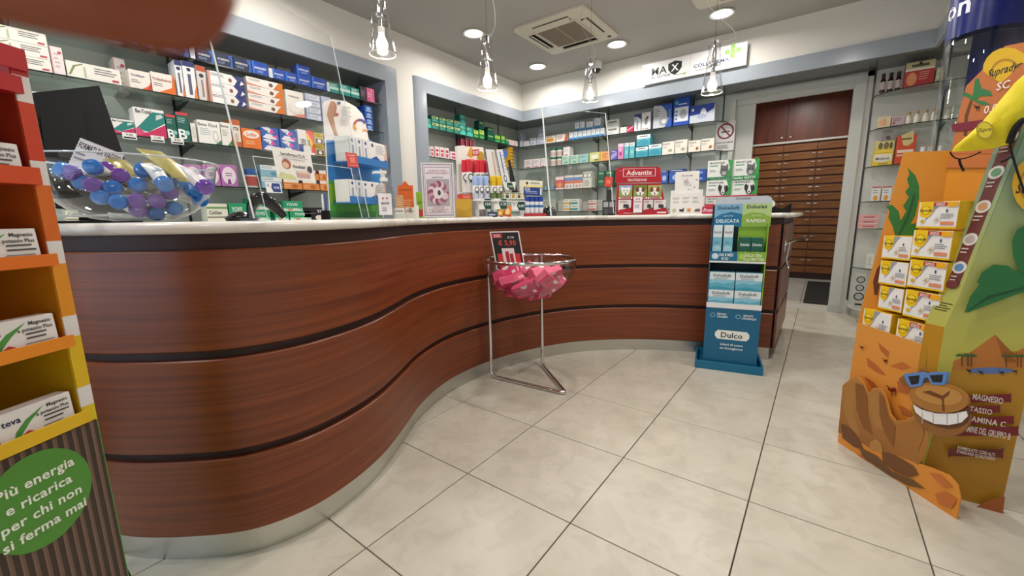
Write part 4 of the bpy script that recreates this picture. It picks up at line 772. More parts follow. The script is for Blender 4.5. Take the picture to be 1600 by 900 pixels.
lp.art((-BW, -.003, 0), (1, 0, 0), (0, 0, 1), BW-.004, zt_, [ops[0]], .0002)
for o_ in ops[1:]: lp.art((-BW, -.003, 0), (1, 0, 0), (0, 0, 1), BW-.004, zt_, [o_], .0002 if o_[-1] == '#6b5446' else .0005)
lp.build('slatted_print_panel', rack)
cx, cz = RK.uv(62, 780); ex_, ez_ = RK.uv(141, 748); rx_ = ex_-cx
q = MB(); q.T = Matrix.Translation((cx, -.0045, cz))
q.prism([(rx_*math.cos(a*R(9)), .092*math.sin(a*R(9))) for a in range(40)], (0, 0, 0), (1, 0, 0), (0, 0, 1), .001, card('#4f8f33'))
for k, tx in enumerate(['Più energia', 'e ricarica', 'per chi non', 'si ferma mai']): q.art((-rx_, -.0002, -.09), (1, 0, 0), (0, 0, 1), rx_*2, .18, [('T', tx, .50, .74-.175*k, .10, .78, '#eef2e6')])
q.build('green_oval_print', rack)
def mgbox(label, px, zb, k):
    w, h, d = .112, .066, .03; q = MB().box(-w, 0, 0, 0, d, h, card('#e9e6e3'), .001)
    q.box(-.0005, .001, .001, .0006, d-.001, h-.001, card('#c85068'))
    q.art((-w, 0, 0), (1, 0, 0), (0, 0, 1), w, h, [('p', [(.12, .05), (.2, .4), (.35, .65), (.62, .88), (.4, .55), (.27, .3), (.2, .05)], '#4f9440'), ('T', 'teva', .17, .72, .17, .24, '#1c2a4c'), ('T', 'Magnesio', .80, .84, .10, .3, '#3a3a3c'), ('T', 'e potassio Plus', .72, .68, .10, .46, '#3a3a3c'), ('n', .58, .36, .96, .6, 2, '#4a4a4c'), ('n', .55, .08, .96, .32, 3, '#8a8a8c'), ('p', [(.26, .02), (.42, .02), (.42, .26), (.34, .34), (.26, .26)], '#c0392e'), ('r', .28, .08, .40, .12, '#f0ece8'), ('r', .28, .18, .40, .21, '#f0ece8')])
    o = q.build('medicine_box'); M = Matrix.Translation(Q) @ Matrix.Rotation(th_, 4, 'Z'); u = RK.uv(px, 400)[0]
    o.matrix_world = M @ Matrix.Translation((u, .002, zb)) @ Matrix.Rotation(R(-4), 4, 'X'); return tag(o, label, 'box', 'magnesium boxes in the cardboard rack')
for k, (px, a, c, col) in enumerate(lips[1:]):
    zb = zat(px, c, Q)+.0045; uR = [66, 70, 100, 122][k]
    nmx = ['red second', 'orange third', 'orange fourth', 'yellow bottom'][k]
    b1 = mgbox('white magnesium supplement box nearest the right side of the %s tray' % nmx, 100, zb, k); b1.matrix_world = Matrix.Translation(Q) @ Matrix.Rotation(th_, 4, 'Z') @ Matrix.Translation((-.034, .003, zb)) @ Matrix.Rotation(R(-3), 4, 'X')
    b2 = dup(b1); b2.matrix_world = Matrix.Translation(Q) @ Matrix.Rotation(th_, 4, 'Z') @ Matrix.Translation((-.153, .004, zb)) @ Matrix.Rotation(R(-3), 4, 'X'); b2['label'] = 'white magnesium supplement box farther left in the %s tray' % nmx
# ================================================================== BLUE AND GREEN LAXATIVE STAND
DO = Vector((-.644, 3.039, 0)); DE = Vector((.98, .196, 0)).normalized(); drz = math.atan2(DE[1], DE[0])
DV = VP(DO, DE)
st = empty('display_stand', 'slim blue and green cardboard floor stand of laxatives at the right counter end', 'display stand', DO, drz)
TB = '#0d6288'
MB().box(0, 0, 0, .424, .33, .006, card('#0e6a90')).box(0, 0, .006, .424, .012, .058, card('#0e6a90'), .001).box(0, .318, .006, .424, .33, .058, card('#0e6a90')).box(0, .012, .006, .012, .318, .058, card('#0e6a90')).box(.412, .012, .006, .424, .318, .058, card('#0e6a90')).build('base_tray', st)
FY = .035; DV2 = VP(DO+Vector((-DE[1], DE[0], 0))*FY, DE)
u0, u1 = .050, .385; zA = DV2.uv(1140, 482)[1]
q = MB().box(u0, FY, .007, u1, .30, zA, card(TB), .001)
q.art((u0, FY, 0), (1, 0, 0), (0, 0, 1), u1-u0, zA, [('p', [(.25, .50), (.2, .545), (.2, .60), (.25, .645), (.78, .645), (.83, .60), (.83, .545), (.78, .50)], '#eef0ec'), ('T', 'Dulco', .51, .572, .085, .46, '#2c3a34'), ('T', 'Liberi di avere', .52, .42, .036, .5, '#e4eef2'), ('T', 'un buongiorno', .52, .36, .036, .52, '#e4eef2'), ('o', .13, .88, .035, '#8cc4dc'), ('o', .13, .88, .026, TB), ('o', .6, .88, .035, '#8cc4dc'), ('o', .6, .88, .026, TB), ('T', 'SENZA', .3, .905, .03, .2, '#e4eef2'), ('T', 'CRAMPI', .31, .86, .03, .22, '#e4eef2'), ('T', 'SENZA', .78, .905, .03, .2, '#e4eef2'), ('T', 'URGENZA', .80, .86, .03, .26, '#e4eef2')])
q.build('lower_panel', st)
zs = [DV2.uv(1140, y)[1] for y in (482, 474, 408, 393, 350, 307)]   # panel top, white ledge top, opening top, lip bottom..., tray top, header top
zP, zL, zOt, zLp, zTt, zH = zs
MB().box(u0, FY-.003, zP, u1, FY, zL, card('#e8eaea')).box(u0, FY, zP, u1, .295, zP+.004, card('#0c5070')).build('ledge', st)
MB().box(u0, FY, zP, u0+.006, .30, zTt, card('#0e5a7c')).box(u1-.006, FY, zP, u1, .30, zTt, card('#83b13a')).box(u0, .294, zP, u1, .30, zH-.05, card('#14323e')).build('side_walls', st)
mid_ = (u0+u1)/2
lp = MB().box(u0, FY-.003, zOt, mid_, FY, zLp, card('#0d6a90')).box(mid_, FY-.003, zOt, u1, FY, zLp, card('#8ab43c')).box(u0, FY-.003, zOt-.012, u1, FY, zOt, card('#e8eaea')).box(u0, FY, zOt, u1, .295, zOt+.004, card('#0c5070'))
lp.art((u0, FY-.003, zOt), (1, 0, 0), (0, 0, 1), u1-u0, zLp-zOt, [('T', 'DAI 8 MESI', .3, .66, .3, .25, '#eef4f6'), ('T', 'IN SU', .28, .26, .3, .12, '#eef4f6'), ('o', .1, .5, .32, '#cfe4ee'), ('T', 'DALLA SERA', .78, .66, .3, .3, '#eef6d8'), ('T', 'ALLA MATTINA', .79, .26, .3, .36, '#eef6d8'), ('o', .58, .5, .28, '#b4d070')]); lp.build('printed_lip', st)
hd = MB(); hw0, hw1 = DV2.uv(1117, 330)[0]-.0, DV2.uv(1203, 335)[0]+.015; hb = zTt-.02; HY = .10
hpts = [(hw0, hb), (hw1, hb), (hw1, zH-.03), (hw1-.01, zH-.008), (hw1-.03, zH), (hw0+.03, zH), (hw0+.01, zH-.008), (hw0, zH-.03)]
hd.prism(hpts, (0, HY, 0), (1, 0, 0), (0, 0, 1), .006, card('#c3cdd6'))
hd.art((hw0, HY, hb), (1, 0, 0), (0, 0, 1), hw1-hw0, zH-hb, [('r', 0, 0, .5, .76, '#7fb2d2'), ('r', .5, 0, 1, .76, '#b7cf8c'), ('p', [(0, 0), (.5, 0), (.5, .42), (.3, .5), (.12, .42), (0, .3)], '#16719c'), ('p', [(.5, 0), (1, 0), (1, .3), (.85, .44), (.68, .48), (.5, .38)], '#8fb548'), ('T', 'STITICHEZZA', .5, .93, .05, .36, '#5c6670'), ('T', 'DulceSoft', .25, .64, .11, .44, '#1c3c58'), ('T', 'Dulcolax', .75, .66, .11, .42, '#1c3a3a'), ('t', 'azione', .25, .38, .08, .2, '#bcd8e6'), ('T', 'DELICATA', .25, .2, .11, .42, '#f0f6f8'), ('t', 'azione', .75, .38, .08, .2, '#d8e8a8'), ('T', 'RAPIDA', .75, .2, .11, .34, '#f4f8e8')])
hd.build('header_card', st)
M_D = Matrix.Translation(DO) @ Matrix.Rotation(drz, 4, 'Z')
def dbox(ux, y, z, w, h, d, col, ops, label, grp):
    q = MB().box(-w/2, 0, 0, w/2, d, h, card(col), .0012); q.art((-w/2, 0, 0), (1, 0, 0), (0, 0, 1), w, h, ops)
    o = q.build('medicine_box'); o.matrix_world = M_D @ Matrix.Translation((ux, y, z+.0005)); return tag(o, label, 'box', grp)
G1 = 'laxative boxes in the blue and green stand'
sop = [('r', 0, .55, 1, 1, '#dfeaee'), ('p', [(0, .3), (.3, .42), (.6, .34), (1, .48), (1, .58), (0, .58)], '#8cc8dc'), ('T', 'DulceSoft', .5, .82, .15, .72, '#3a3c44'), ('n', .2, .58, .8, .7, 2, '#8098a4'), ('p', [(0, .1), (.4, .2), (1, .08), (1, 0), (0, 0)], '#3c9cb8')]
bwid = (u1-u0)/2-.012; bh = (zOt-zP-.075)/2-.004
for r_ in range(2):
    for c_ in range(2): dbox(u0+.008+bwid/2+c_*(bwid+.006), FY+.004, zP+.004+r_*(bh+.001), bwid, bh, .08, '#5fb2cc', sop, 'pale blue laxative box, %s %s of four on the stand\'s lower shelf' % (['lower', 'upper'][r_], ['left', 'right'][c_]), G1)
tb = zTt-zOt-.02
for c_ in range(2): dbox(u0+.036+c_*.066+.004, FY+.012, zOt+.004, .056, zTt-zOt-.012, .06, '#7cc0d4', [('r', 0, .66, 1, 1, '#dfeaee'), ('e', .5, .3, .5, .12, '#a4d8e4'), ('T', 'DulceSoft', .5, .8, .06, .8, '#4a5a62'), ('n', .2, .45, .8, .55, 2, '#4c8ca0')], 'tall pale blue laxative box, %s of two on the stand\'s upper shelf' % ['left', 'right'][c_], G1)
for c_ in range(2): dbox(mid_+.040+c_*.071, FY+.012, zOt+.004, .068, (zTt-zOt)*.62, .06, '#0b5a48', [('p', [(0, 0), (1, 0), (1, .3), (.5, .18), (0, .32)], '#4ca850'), ('e', .55, .3, .16, .1, '#e8f0e8'), ('T', 'Dulcolax', .5, .7, .12, .8, '#eef4ee')], 'dark green laxative box, %s of two on the stand\'s upper shelf' % ['left', 'right'][c_], G1)
MB().box(mid_, FY+.09, zOt, u1-.006, FY+.094, zTt+.0, card('#9cc83c')).build('green_backing', st)
# ================================================================== CHROME BASKET STAND
zr_ = .825; A_, C_, D_ = Vector((-1.729, 2.057, .012)), Vector((-1.166, 2.099, .012)), Vector((-1.558, 2.443, .012))
bc = Vector((-1.455, 2.135, zr_)); BR = .29
bs = empty('basket_stand', 'chrome tube stand carrying a clear hemispherical bowl in front of the counter', 'stand', (bc[0], bc[1], 0))
def loc(v): return Vector(v)-Vector((bc[0], bc[1], 0))
def fillet(P_, r, n=6):
    o_ = [P_[0]]
    for a, b_, c in zip(P_, P_[1:], P_[2:]):
        u, v = (a-b_).normalized(), (c-b_).normalized(); p1, p2 = b_+u*r, b_+v*r
        o_ += [p1.lerp(b_, k/n).lerp(b_.lerp(p2, k/n), k/n) for k in range(n+1)]
    return o_+[P_[-1]]
def rimp(v): d = Vector((v[0]-bc[0], v[1]-bc[1], 0)).normalized(); return bc+d*BR
ta, td = rimp(A_), rimp(D_)
MB().tube([loc(p) for p in fillet([Vector((ta[0], ta[1], zr_)), Vector((A_[0]*.6+ta[0]*.4, A_[1]*.6+ta[1]*.4, .012)), C_, Vector((D_[0]*.6+td[0]*.4, D_[1]*.6+td[1]*.4, .012)), Vector((td[0], td[1], zr_))], .05)], .012, CHROME, 12).build('leg_frame', bs, 60)
MB().tube([loc(bc+Vector((BR*math.cos(R(a)), BR*math.sin(R(a)), 0))) for a in range(0, 360, 8)], .0105, CHROME, 10, True).build('rim_ring', bs, 60)
pf = [(BR*math.sin(R(a)), -BR*.86*math.cos(R(a))) for a in range(0, 88, 6)]+[(BR-.004, 0), (BR+.012, .006)]
q = MB().lathe(pf, BOWLG, 40, (0, 0, zr_-.004), cap=False); q.build('bowl', bs, 60)
PB = MB(); PB.box(-.078, -.036, -.022, .078, .036, .022, card('#d8386a'), .0015)
for s in (0, 1):
    PB.T = Matrix.Rotation(s*math.pi, 4, 'X'); PB.art((-.078, -.036, .022), (1, 0, 0), (0, 1, 0), .156, .072, [('r', .04, .1, .5, .9, '#e6507c'), ('p', [(.45, 1), (.8, 1), (.65, .7), (.5, .75)], '#ecdfe4'), ('n', .1, .3, .45, .7, 3, '#b8285a'), ('r', .8, .15, .95, .4, '#f0dce2')])
PB.T = Matrix(); PB.art((.078, -.036, -.022), (0, 1, 0), (0, 0, 1), .072, .044, [('r', .3, .2, .75, .6, '#efe0e6')]); PB.art((-.078, -.036, -.022), (1, 0, 0), (0, 0, 1), .156, .044, [('r', .05, .15, .6, .85, '#c42c5c'), ('T', '5,90', .85, .4, .35, .2, '#f4e8ec')])
PTURN = R(20)
pm = PB.build('pink_box'); pmd = pm.data; bpy.data.objects.remove(pm)
PILE = [(0.043, -0.040, -0.202, -1.17, 0.09, 1.27), (-0.060, -0.046, -0.202, -0.56, 0.24, 1.07), (-0.072, 0.042, -0.193, -0.64, 0.03, 0.64), (0.100, -0.058, -0.187, -1.17, 0.10, 1.28), (-0.103, 0.087, -0.172, -0.63, 0.09, 0.72), (0.017, 0.134, -0.167, -1.18, 0.37, -0.97), (0.080, 0.119, -0.159, -1.19, 0.23, -1.03), (0.019, -0.172, -0.157, 2.23, -0.37, -0.40), (-0.106, -0.043, -0.146, 0.93, -0.03, 0.67), (0.170, 0.019, -0.140, 0.84, -0.14, 1.49), (0.014, -0.050, -0.137, -0.62, -0.05, 1.08), (-0.097, -0.117, -0.122, -0.56, -0.18, 0.78), (-0.088, 0.115, -0.120, 0.37, 0.53, 2.87), (0.150, -0.156, -0.113, 2.25, 0.50, 1.17), (-0.160, 0.003, -0.098, 1.11, -0.46, -0.02), (-0.138, 0.073, -0.097, -1.92, -0.46, -0.30), (0.136, -0.114, -0.083, 2.18, -0.24, 0.64), (0.079, -0.023, -0.080, 0.59, -0.07, 1.12), (0.003, 0.003, -0.079, 0.83, -0.51, -1.60)]      # settled heap: position and turn of each box
for k, (x, y, z, ea, eb, ec) in enumerate(PILE):
    o = bpy.data.objects.new('pink_box', pmd); COL.objects.link(o)
    o.matrix_world = Matrix.Translation((bc[0], bc[1], zr_-.004)) @ Matrix.Rotation(PTURN, 4, 'Z') @ Matrix.Translation((x, y, z+.002)) @ Euler((ea, eb, ec)).to_matrix().to_4x4() @ Matrix.Scale(1.1, 4)
    v = o.matrix_world.translation-bc; sx = v.dot(CR)
    side = 'left' if sx < -.04 else 'right' if sx > .04 else 'middle'
    tag(o, 'pink box in the chrome stand, %s counted from the bottom, %s of the heap' % (ORD[k], side), 'box', 'pink boxes in the basket bowl')
pv = VP(bc-Vector((CR[0]*.12, CR[1]*.12, 0))+Vector((-CR[1], CR[0], 0))*.1, (CR[0], CR[1]), (-.0, 0, 0))
pc = [(765, 362), (805, 361), (819, 405), (774, 410)]; P3 = [pv.pt(*p) for p in pc]
q = MB(); ex = (P3[1]-P3[0]).normalized(); wv, hv = (P3[2]-P3[3]).length, (P3[0]-P3[3]).length; ey = (P3[0]-P3[3]).normalized(); O3 = P3[3]-ey*.05
q.prism([(0, 0), (wv, 0), (wv, hv+.05), (0, hv+.05)], O3, ex, ey, .002, card('#ece9e8'))
q.art(O3, ex, ey, wv, hv+.05, [('r', .04, .02, .96, .97, '#1b1b1e'), ('r', .05, .83, .4, .95, '#c42c34'), ('T', '25%', .22, .89, .07, .28, '#f0e8e8'), ('T', '€ 7,90', .68, .84, .05, .22, '#e8e8e8'), ('T', '€ 5,90', .52, .70, .13, .6, '#d8503c'), ('r', .12, .05, .9, .42, '#cc3c34'), ('r', .3, .1, .72, .56, '#efe6e6'), ('r', .4, .18, .52, .48, '#b0303c'), ('r', .54, .18, .66, .42, '#b0303c')])
tag(q.build('price_card'), 'black price card reading 5,90 standing in the pink box bowl', 'price card')
# ================================================================== ON THE COUNTER
def sheet(name, poly, O, e, lean, label, edges, posts=()):
    pl_ = VP(O, e, lean); t = empty(name, label, 'screen')
    pts = [pl_.uv(*p) for p in poly]; MB().prism(pts, pl_.O, pl_.e, pl_.up, .004, GLS).build('sheet', t)
    q = MB()
    for a, c, r_ in edges: q.tube([pl_.pt(*a), pl_.pt(*c)], r_, GLE, 6)
    q.build('polished_edge', t)
    for px in posts:
        b_ = pl_.pt(*px); q = MB(); ang = math.atan2(pl_.e[1], pl_.e[0]); q.T = Matrix.Translation((b_[0], b_[1], ZW+.0005)) @ Matrix.Rotation(ang, 4, 'Z'); q.box(-.03, -.05, 0, .03, .05, .008, GLS).box(-.03, -.008, .008, -.004, .008, .05, GLS); q.build('foot', t)
    return t, pl_
a, c = cpos(397, .2), cpos(577, .2); e1 = (c-a).normalized(); inn = Vector((-e1[1], e1[0], 0))*.10
s1, S1P = sheet('protective_screen', [(397, 341.5), (418, 341.5), (395, 244), (548, 263), (566, 340.5), (577, 340.5), (517, 57), (418, -4), (314, 5)], (a[0], a[1], ZW), e1, inn,
  'large clear acrylic protective screen with a low hatch on the left counter', [((397, 341), (314, 5), .0032), ((577, 340.5), (517, 57), .0018), ((517, 57), (418, -4), .0006), ((418, 341), (395, 244), .0011), ((395, 244), (548, 263), .0012), ((548, 263), (566, 340), .0013)], [(404, 341), (572, 341)])
a, c = cpos(861, .2), cpos(959, .2); e1 = (c-a).normalized(); inn = Vector((-e1[1], e1[0], 0))*.04
s2, S2P = sheet('protective_screen', [(861, 337), (959, 333.5), (946, 177), (847, 168)], (a[0], a[1], ZW), e1, inn, 'narrower clear acrylic protective screen further along the counter beside the red display', [((861, 337), (847, 168), .006), ((959, 333.5), (946, 177), .004), ((847, 168), (946, 177), .0012)], [(868, 336), (952, 334)])
def hung(name, quad, P_, ops, col, label, cat, th=.0015, fwd=.004):
    q4 = [P_.pt(*p)+P_.n*fwd for p in quad]    # tl, tr, br, bl
    ex, ey = q4[2]-q4[3], q4[0]-q4[3]; w, h = ex.length, ey.length; ex.normalize(); n = ex.cross(ey).normalized(); ey = n.cross(ex)
    q = MB().prism([(0, 0), (w, 0), (w, h), (0, h)], q4[3], ex, ey, th, card(col)); q.art(q4[3], ex, ey, w, h, ops)
    return tag(q.build(name), label, cat)
hung('poster', [(428, 230), (487, 239), (492, 284), (433, 279)], S1P, [('T', 'Lactofiorene PLUS', .5, .83, .10, .75, '#3c3a44'), ('r', .1, .74, .9, .75, '#8c8890'), ('T', 'Ascoltalo!', .6, .46, .11, .34, '#3c3a44'), ('e', .28, .5, .11, .16, '#a85c48'), ('e', .25, .46, .08, .1, '#dcb49c'), ('p', [(.0, .0), (.5, 0), (.4, .14), (.1, .22)], '#c8cc94'), ('r', .5, .1, .86, .32, '#c89a94'), ('r', .5, .24, .86, .32, '#e0c4bc'), ('o', .88, .4, .12, '#3a3a4c'), ('n', .2, .64, .8, .7, 1, '#a09ca4')], '#e9e6e0', 'white probiotic advert card hanging on the large clear screen', 'poster')
hung('price_card', [(416, 285), (440, 286), (440, 302), (416, 301)], S1P, [('p', [(.42, .08), (.92, .08), (.92, .92), (.42, .92), (.32, .5)], '#1c3c84'), ('T', '19,90', .66, .5, .22, .4, '#eef0f6'), ('n', .06, .5, .28, .85, 2, '#8890a8')], '#e9eaee', 'white and navy price card below the probiotic advert', 'price card')
hung('notice_card', [(538, 238), (556, 240), (560, 262), (543, 261)], S1P, [('r', .1, .12, .9, .16, '#e88c84'), ('r', .15, .8, .8, .84, '#f4dcd8'), ('r', .26, .3, .74, .7, '#e8766c')], '#d03c34', 'small red notice card stuck on the large clear screen', 'card')
hung('notice_card', [(943, 276), (955, 277), (956, 292), (944, 291)], S2P, [('r', .28, .28, .72, .68, '#e8806c')], '#e04c3c', 'small red notice card stuck on the narrower clear screen', 'card')
# big salad-bowl of travel tubes
bp_ = CP+ray(211, 300)*1.36; bp_[2] = ZW; BRd = .228; bh_ = .192
SY = 1.0
tb_ = empty('bowl', 'large clear plastic bowl heaped with travel-size tubes at the left counter end', 'bowl', (bp_[0], bp_[1], ZW+.0005))
pf = [(0, .004), (.06, .004), (.075, .008)]+[(.075+(BRd-.075)*math.sin(R(a)), .008+(bh_-.008)*(1-math.cos(R(a)))) for a in range(8, 91, 7)]+[(BRd+.012, bh_+.002), (BRd+.014, bh_-.002)]
MB().lathe(pf, BOWLG, 48, cap=False).build('shell', tb_, 60)
MB().tube([((BRd+.011)*math.cos(R(a)), (BRd+.011)*math.sin(R(a)), bh_+.001) for a in range(0, 360, 7) for _ in [0]], .0026, RIMG, 8, True).build('rim', tb_, 60)
def mktube(body, cap, stripe):
    t = MB(); n = 16; vs = []; L_ = .115
    for k, (x, f) in enumerate([(0, 1), (.03, 1), (.06, .75), (.085, .4), (.10, .06), (L_, .05)]):
        vs += [(.0195*(1.0+(1-f)*.35)*math.cos(R(360*i/n)), .0195*f*math.sin(R(360*i/n)), x) for i in range(n)]
    fs = [(k*n+i, k*n+(i+1) % n, (k+1)*n+(i+1) % n, (k+1)*n+i) for k in range(5) for i in range(n)]+[tuple(range(n))[::-1], tuple(range(5*n, 6*n))]
    t.add(vs, fs, card(body, .3))
    t.art((-.014, -.0198, .02), (1, 0, 0), (0, .2, 1), .028, .05, [('r', 0, .35, 1, .5, stripe), ('n', .1, .55, .9, .9, 3, '#8a8a90')], .003)
    m_ = t.build('travel_tube', None, 50)
    c_ = MB().lathe([(0, -.024), (.0135, -.024), (.021, -.021), (.0235, -.012), (.0235, 0), (0, 0)], card(cap, .18), 18).lathe([(0, -.0245), (.0125, -.0245), (.0135, -.0235)], card(cap, .18), 18).build('cap', m_, 40)
    return m_
protos = [(mktube('#dcdcd8', '#1a6cb8', '#5c88c0'), 'blue'), (mktube('#e0dcdc', '#643c96', '#7c5cac'), 'purple')]
camd = Vector((-bp_[0], -bp_[1], 0)).normalized(); rt = Vector((-camd[1], camd[0], 0))
spots = [(147, 262, 0, .05), (103, 268, 0, .0), (118, 272, 1, .02), (167, 266, 1, -.03), (188, 275, 1, .04), (224, 268, 0, .05), (146, 289, 1, .05), (177, 293, 0, .05), (215, 290, 0, .06), (252, 282, 0, .06), (281, 286, 0, .04), (263, 301, 1, .05), (298, 298, 0, .04), (316, 292, 1, .03), (330, 290, 0, -.01), (310, 312, 0, .03), (160, 308, 0, .05), (187, 315, 0, .07), (215, 313, 1, .075), (245, 314, 1, .075), (270, 325, 0, .05), (215, 328, 1, .06), (242, 334, 0, .05), (132, 285, 0, .02)]
used = [0, 0]; bcn = Vector((bp_[0], bp_[1], 0))
for i, (px, py, k, fw) in enumerate(spots):
    d = ray(px, py); hd_ = math.hypot(d[0], d[1]); dist = math.hypot(bp_[0], bp_[1])
    lat = None; tt = (dist-fw*1.1)/hd_; p = CP+d*tt
    # keep inside the shell
    rel = Vector((p[0]-bp_[0], p[1]-bp_[1], 0)); zrel = max(.03, min(bh_+.03, p[2]-ZW)); cc = max(0., 1-(min(zrel, bh_)-.008)/(bh_-.008)); rmax = .075+(BRd-.075)*math.sqrt(max(0, 1-cc*cc))-.027
    if rel.length > rmax: rel = rel.normalized()*rmax
    pos = Vector((bp_[0], bp_[1], ZW))+rel+Vector((0, 0, zrel))
    o = protos[k][0] if not used[k] else dup(protos[k][0])
    used[k] += 1
    ax = (Vector((bp_[0], bp_[1], ZW+.10))-pos)*.5+(-camd)*.09+Vector((random.uniform(-.03, .03), random.uniform(-.03, .03), random.uniform(-.02, .02))); ax.normalize()
    o.matrix_world = Matrix.Translation(pos) @ ax.to_track_quat('Z', 'Y').to_matrix().to_4x4()
    tag(o, 'white travel tube, %s cap towards the viewer, %s such counted along the heap' % (protos[k][1], ORD[used[k]-1]), 'tube', 'travel tubes in the clear bowl')
for i, (pxa, pya, pxb, pyb, k) in enumerate([(318, 290, 272, 245, 1), (236, 252, 262, 300, 0)]):
    o = dup(protos[k][0]); a = CP+ray(pxa, pya)*1.28; c = CP+ray(pxb, pyb)*1.33
    if i: a, c = CP+ray(255, 285)*1.28, CP+ray(232, 250)*1.33
    o.matrix_world = Matrix.Translation(a) @ (c-a).normalized().to_track_quat('Z', 'Y').to_matrix().to_4x4() @ Matrix.Rotation(R([200, 170][i]), 4, 'Z')
    tag(o, ['white travel tube with violet stripe lying topmost at the right of the bowl', 'white travel tube lying topmost at the middle of the bowl'][i], 'tube', 'travel tubes in the clear bowl')
def pouchm(px0, py0, px1, py1, w, tt, label):
    a = CP+ray(px0, py0)*tt; c = CP+ray(px1, py1)*(tt+.04); ax = (c-a); L_ = ax.length; q = MB(); vs = []; nx, ny = 8, 6; rnd = random.Random(px0)
    for s in (1, -1):
        for j in range(ny+1):
            for i in range(nx+1):
                u, v = i/nx, j/ny; b_ = .012*(math.sin(math.pi*u)*math.sin(math.pi*v))**.6*s if 0 < i < nx and 0 < j < ny else 0
                vs.append(((u-.5)*w, b_+(rnd.uniform(-.002, .002) if b_ else 0), v*L_))
    N = (nx+1)*(ny+1); fs = []
    for s in (0, 1):
        for j in range(ny):
            for i in range(nx):
                f = (s*N+j*(nx+1)+i, s*N+j*(nx+1)+i+1, s*N+(j+1)*(nx+1)+i+1, s*N+(j+1)*(nx+1)+i); fs.append(f if s else f[::-1])
    o = q.add(vs, fs, card('#b0a258', .3, .35, name='foil')).build('foil_sachet', None, 60)
    o.matrix_world = Matrix.Translation(a) @ ax.normalized().to_track_quat('Z', 'Y').to_matrix().to_4x4(); tag(o, label, 'sachet', 'gold sachets in the clear bowl')
pouchm(300, 285, 232, 234, .075, 1.33, 'crinkled gold foil sachet standing out of the bowl behind the tubes')
pouchm(262, 296, 245, 252, .07, 1.36, 'crinkled gold foil sachet half buried under white tubes')
pouchm(210, 275, 178, 248, .06, 1.36, 'gold and white sachet at the left of the bowl heap')
vv = VP(Vector((bp_[0], bp_[1], 0))-camd*.10, (rt[0], rt[1]))
zz_ = [(100, 208), (172, 236), (174, 270), (103, 262)]; q4 = [vv.pt(*p) for p in zz_]; ex = (q4[1]-q4[0]); w = ex.length; ex.normalize(); ey = (q4[0]-q4[3]); h = ey.length; n = ex.cross(ey).normalized(); ey = n.cross(ex)
q = MB(); nz_ = 22; pts = [(0, -.01), (w, -.01)]+[(w-(0 if k % 2 else .002), h*k/nz_) for k in range(nz_+1)]+[(w-w*k/nz_, h-(0 if k % 2 else .002)) for k in range(nz_+1)]+[((0 if k % 2 else .002), h-h*k/nz_) for k in range(nz_+1)]
q.prism(pts, q4[3], ex, ey, .001, card('#e4e0e6')); q.art(q4[3], ex, ey, w, h, [('T', 'FORMATI DA VIAGGIO', .5, .8, .18, .92, '#2c2830'), ('e', .38, .35, .05, .14, '#b8a8b4'), ('e', .6, .3, .06, .16, '#a8b4cc'), ('n', .05, .3, .3, .6, 2, '#8c8890')])
tag(q.build('sign_card'), 'white zigzag-edged card reading FORMATI DA VIAGGIO stuck in the bowl', 'card')
# monitor seen from behind
mp_ = cpos(120, .52)
MVP = VP(CP+ray(120, 250)*1.78-Vector((0, 0, 0)), (rt[0]*1.0-.12*camd[0], rt[1]-.12*camd[1]), (-.25*camd[0], -.25*camd[1], 0))
t = empty('monitor', 'black till monitor seen from behind on the left counter', 'monitor')
outl = MVP.poly([(45, 143), (150, 134), (228, 335), (90, 322)]); 
MB().prism(outl, MVP.O, MVP.e, MVP.up, .03, BLK).build('screen_housing', t)
MB().prism(MVP.poly([(60, 180), (125, 174), (150, 300), (80, 300)]), MVP.O+MVP.n*.02, MVP.e, MVP.up, .02, BLK).build('back_cover', t)
q = MB(); b0 = MVP.pt(130, 250); b0[2] = ZW; q.T = Matrix.Translation(b0-camd*.03) @ Matrix.Rotation(facing(b0), 4, 'Z')
q.prism([(-.05, .0), (.05, 0), (.03, .16), (-.04, .16)], (0, -.02, .012), (1, 0, 0), (0, 0, 1), .03, BLK).box(-.13, -.06, .0005, .16, .12, .012, BLK, .003); q.build('stand', t)
for ch in t.children: pass
q = MB(); c0 = CP+ray(120, 335)*1.5; c0[2] = ZW+.03; q.tube(bez(c0-rt*.16+Vector((0, 0, .03)), c0-rt*.05-camd*.0-Vector((0, 0, .02)), c0+rt*.05+camd*.02, c0+rt*.12-camd*.04), .004, card('#a8aaac', .3), 8)
MB().tube([c0-rt*.17+Vector((0, 0, -.025)), c0-rt*.19+Vector((0, 0, .06))], .004, CHROME, 8).build('support_rod', t); q.build('cable', t)
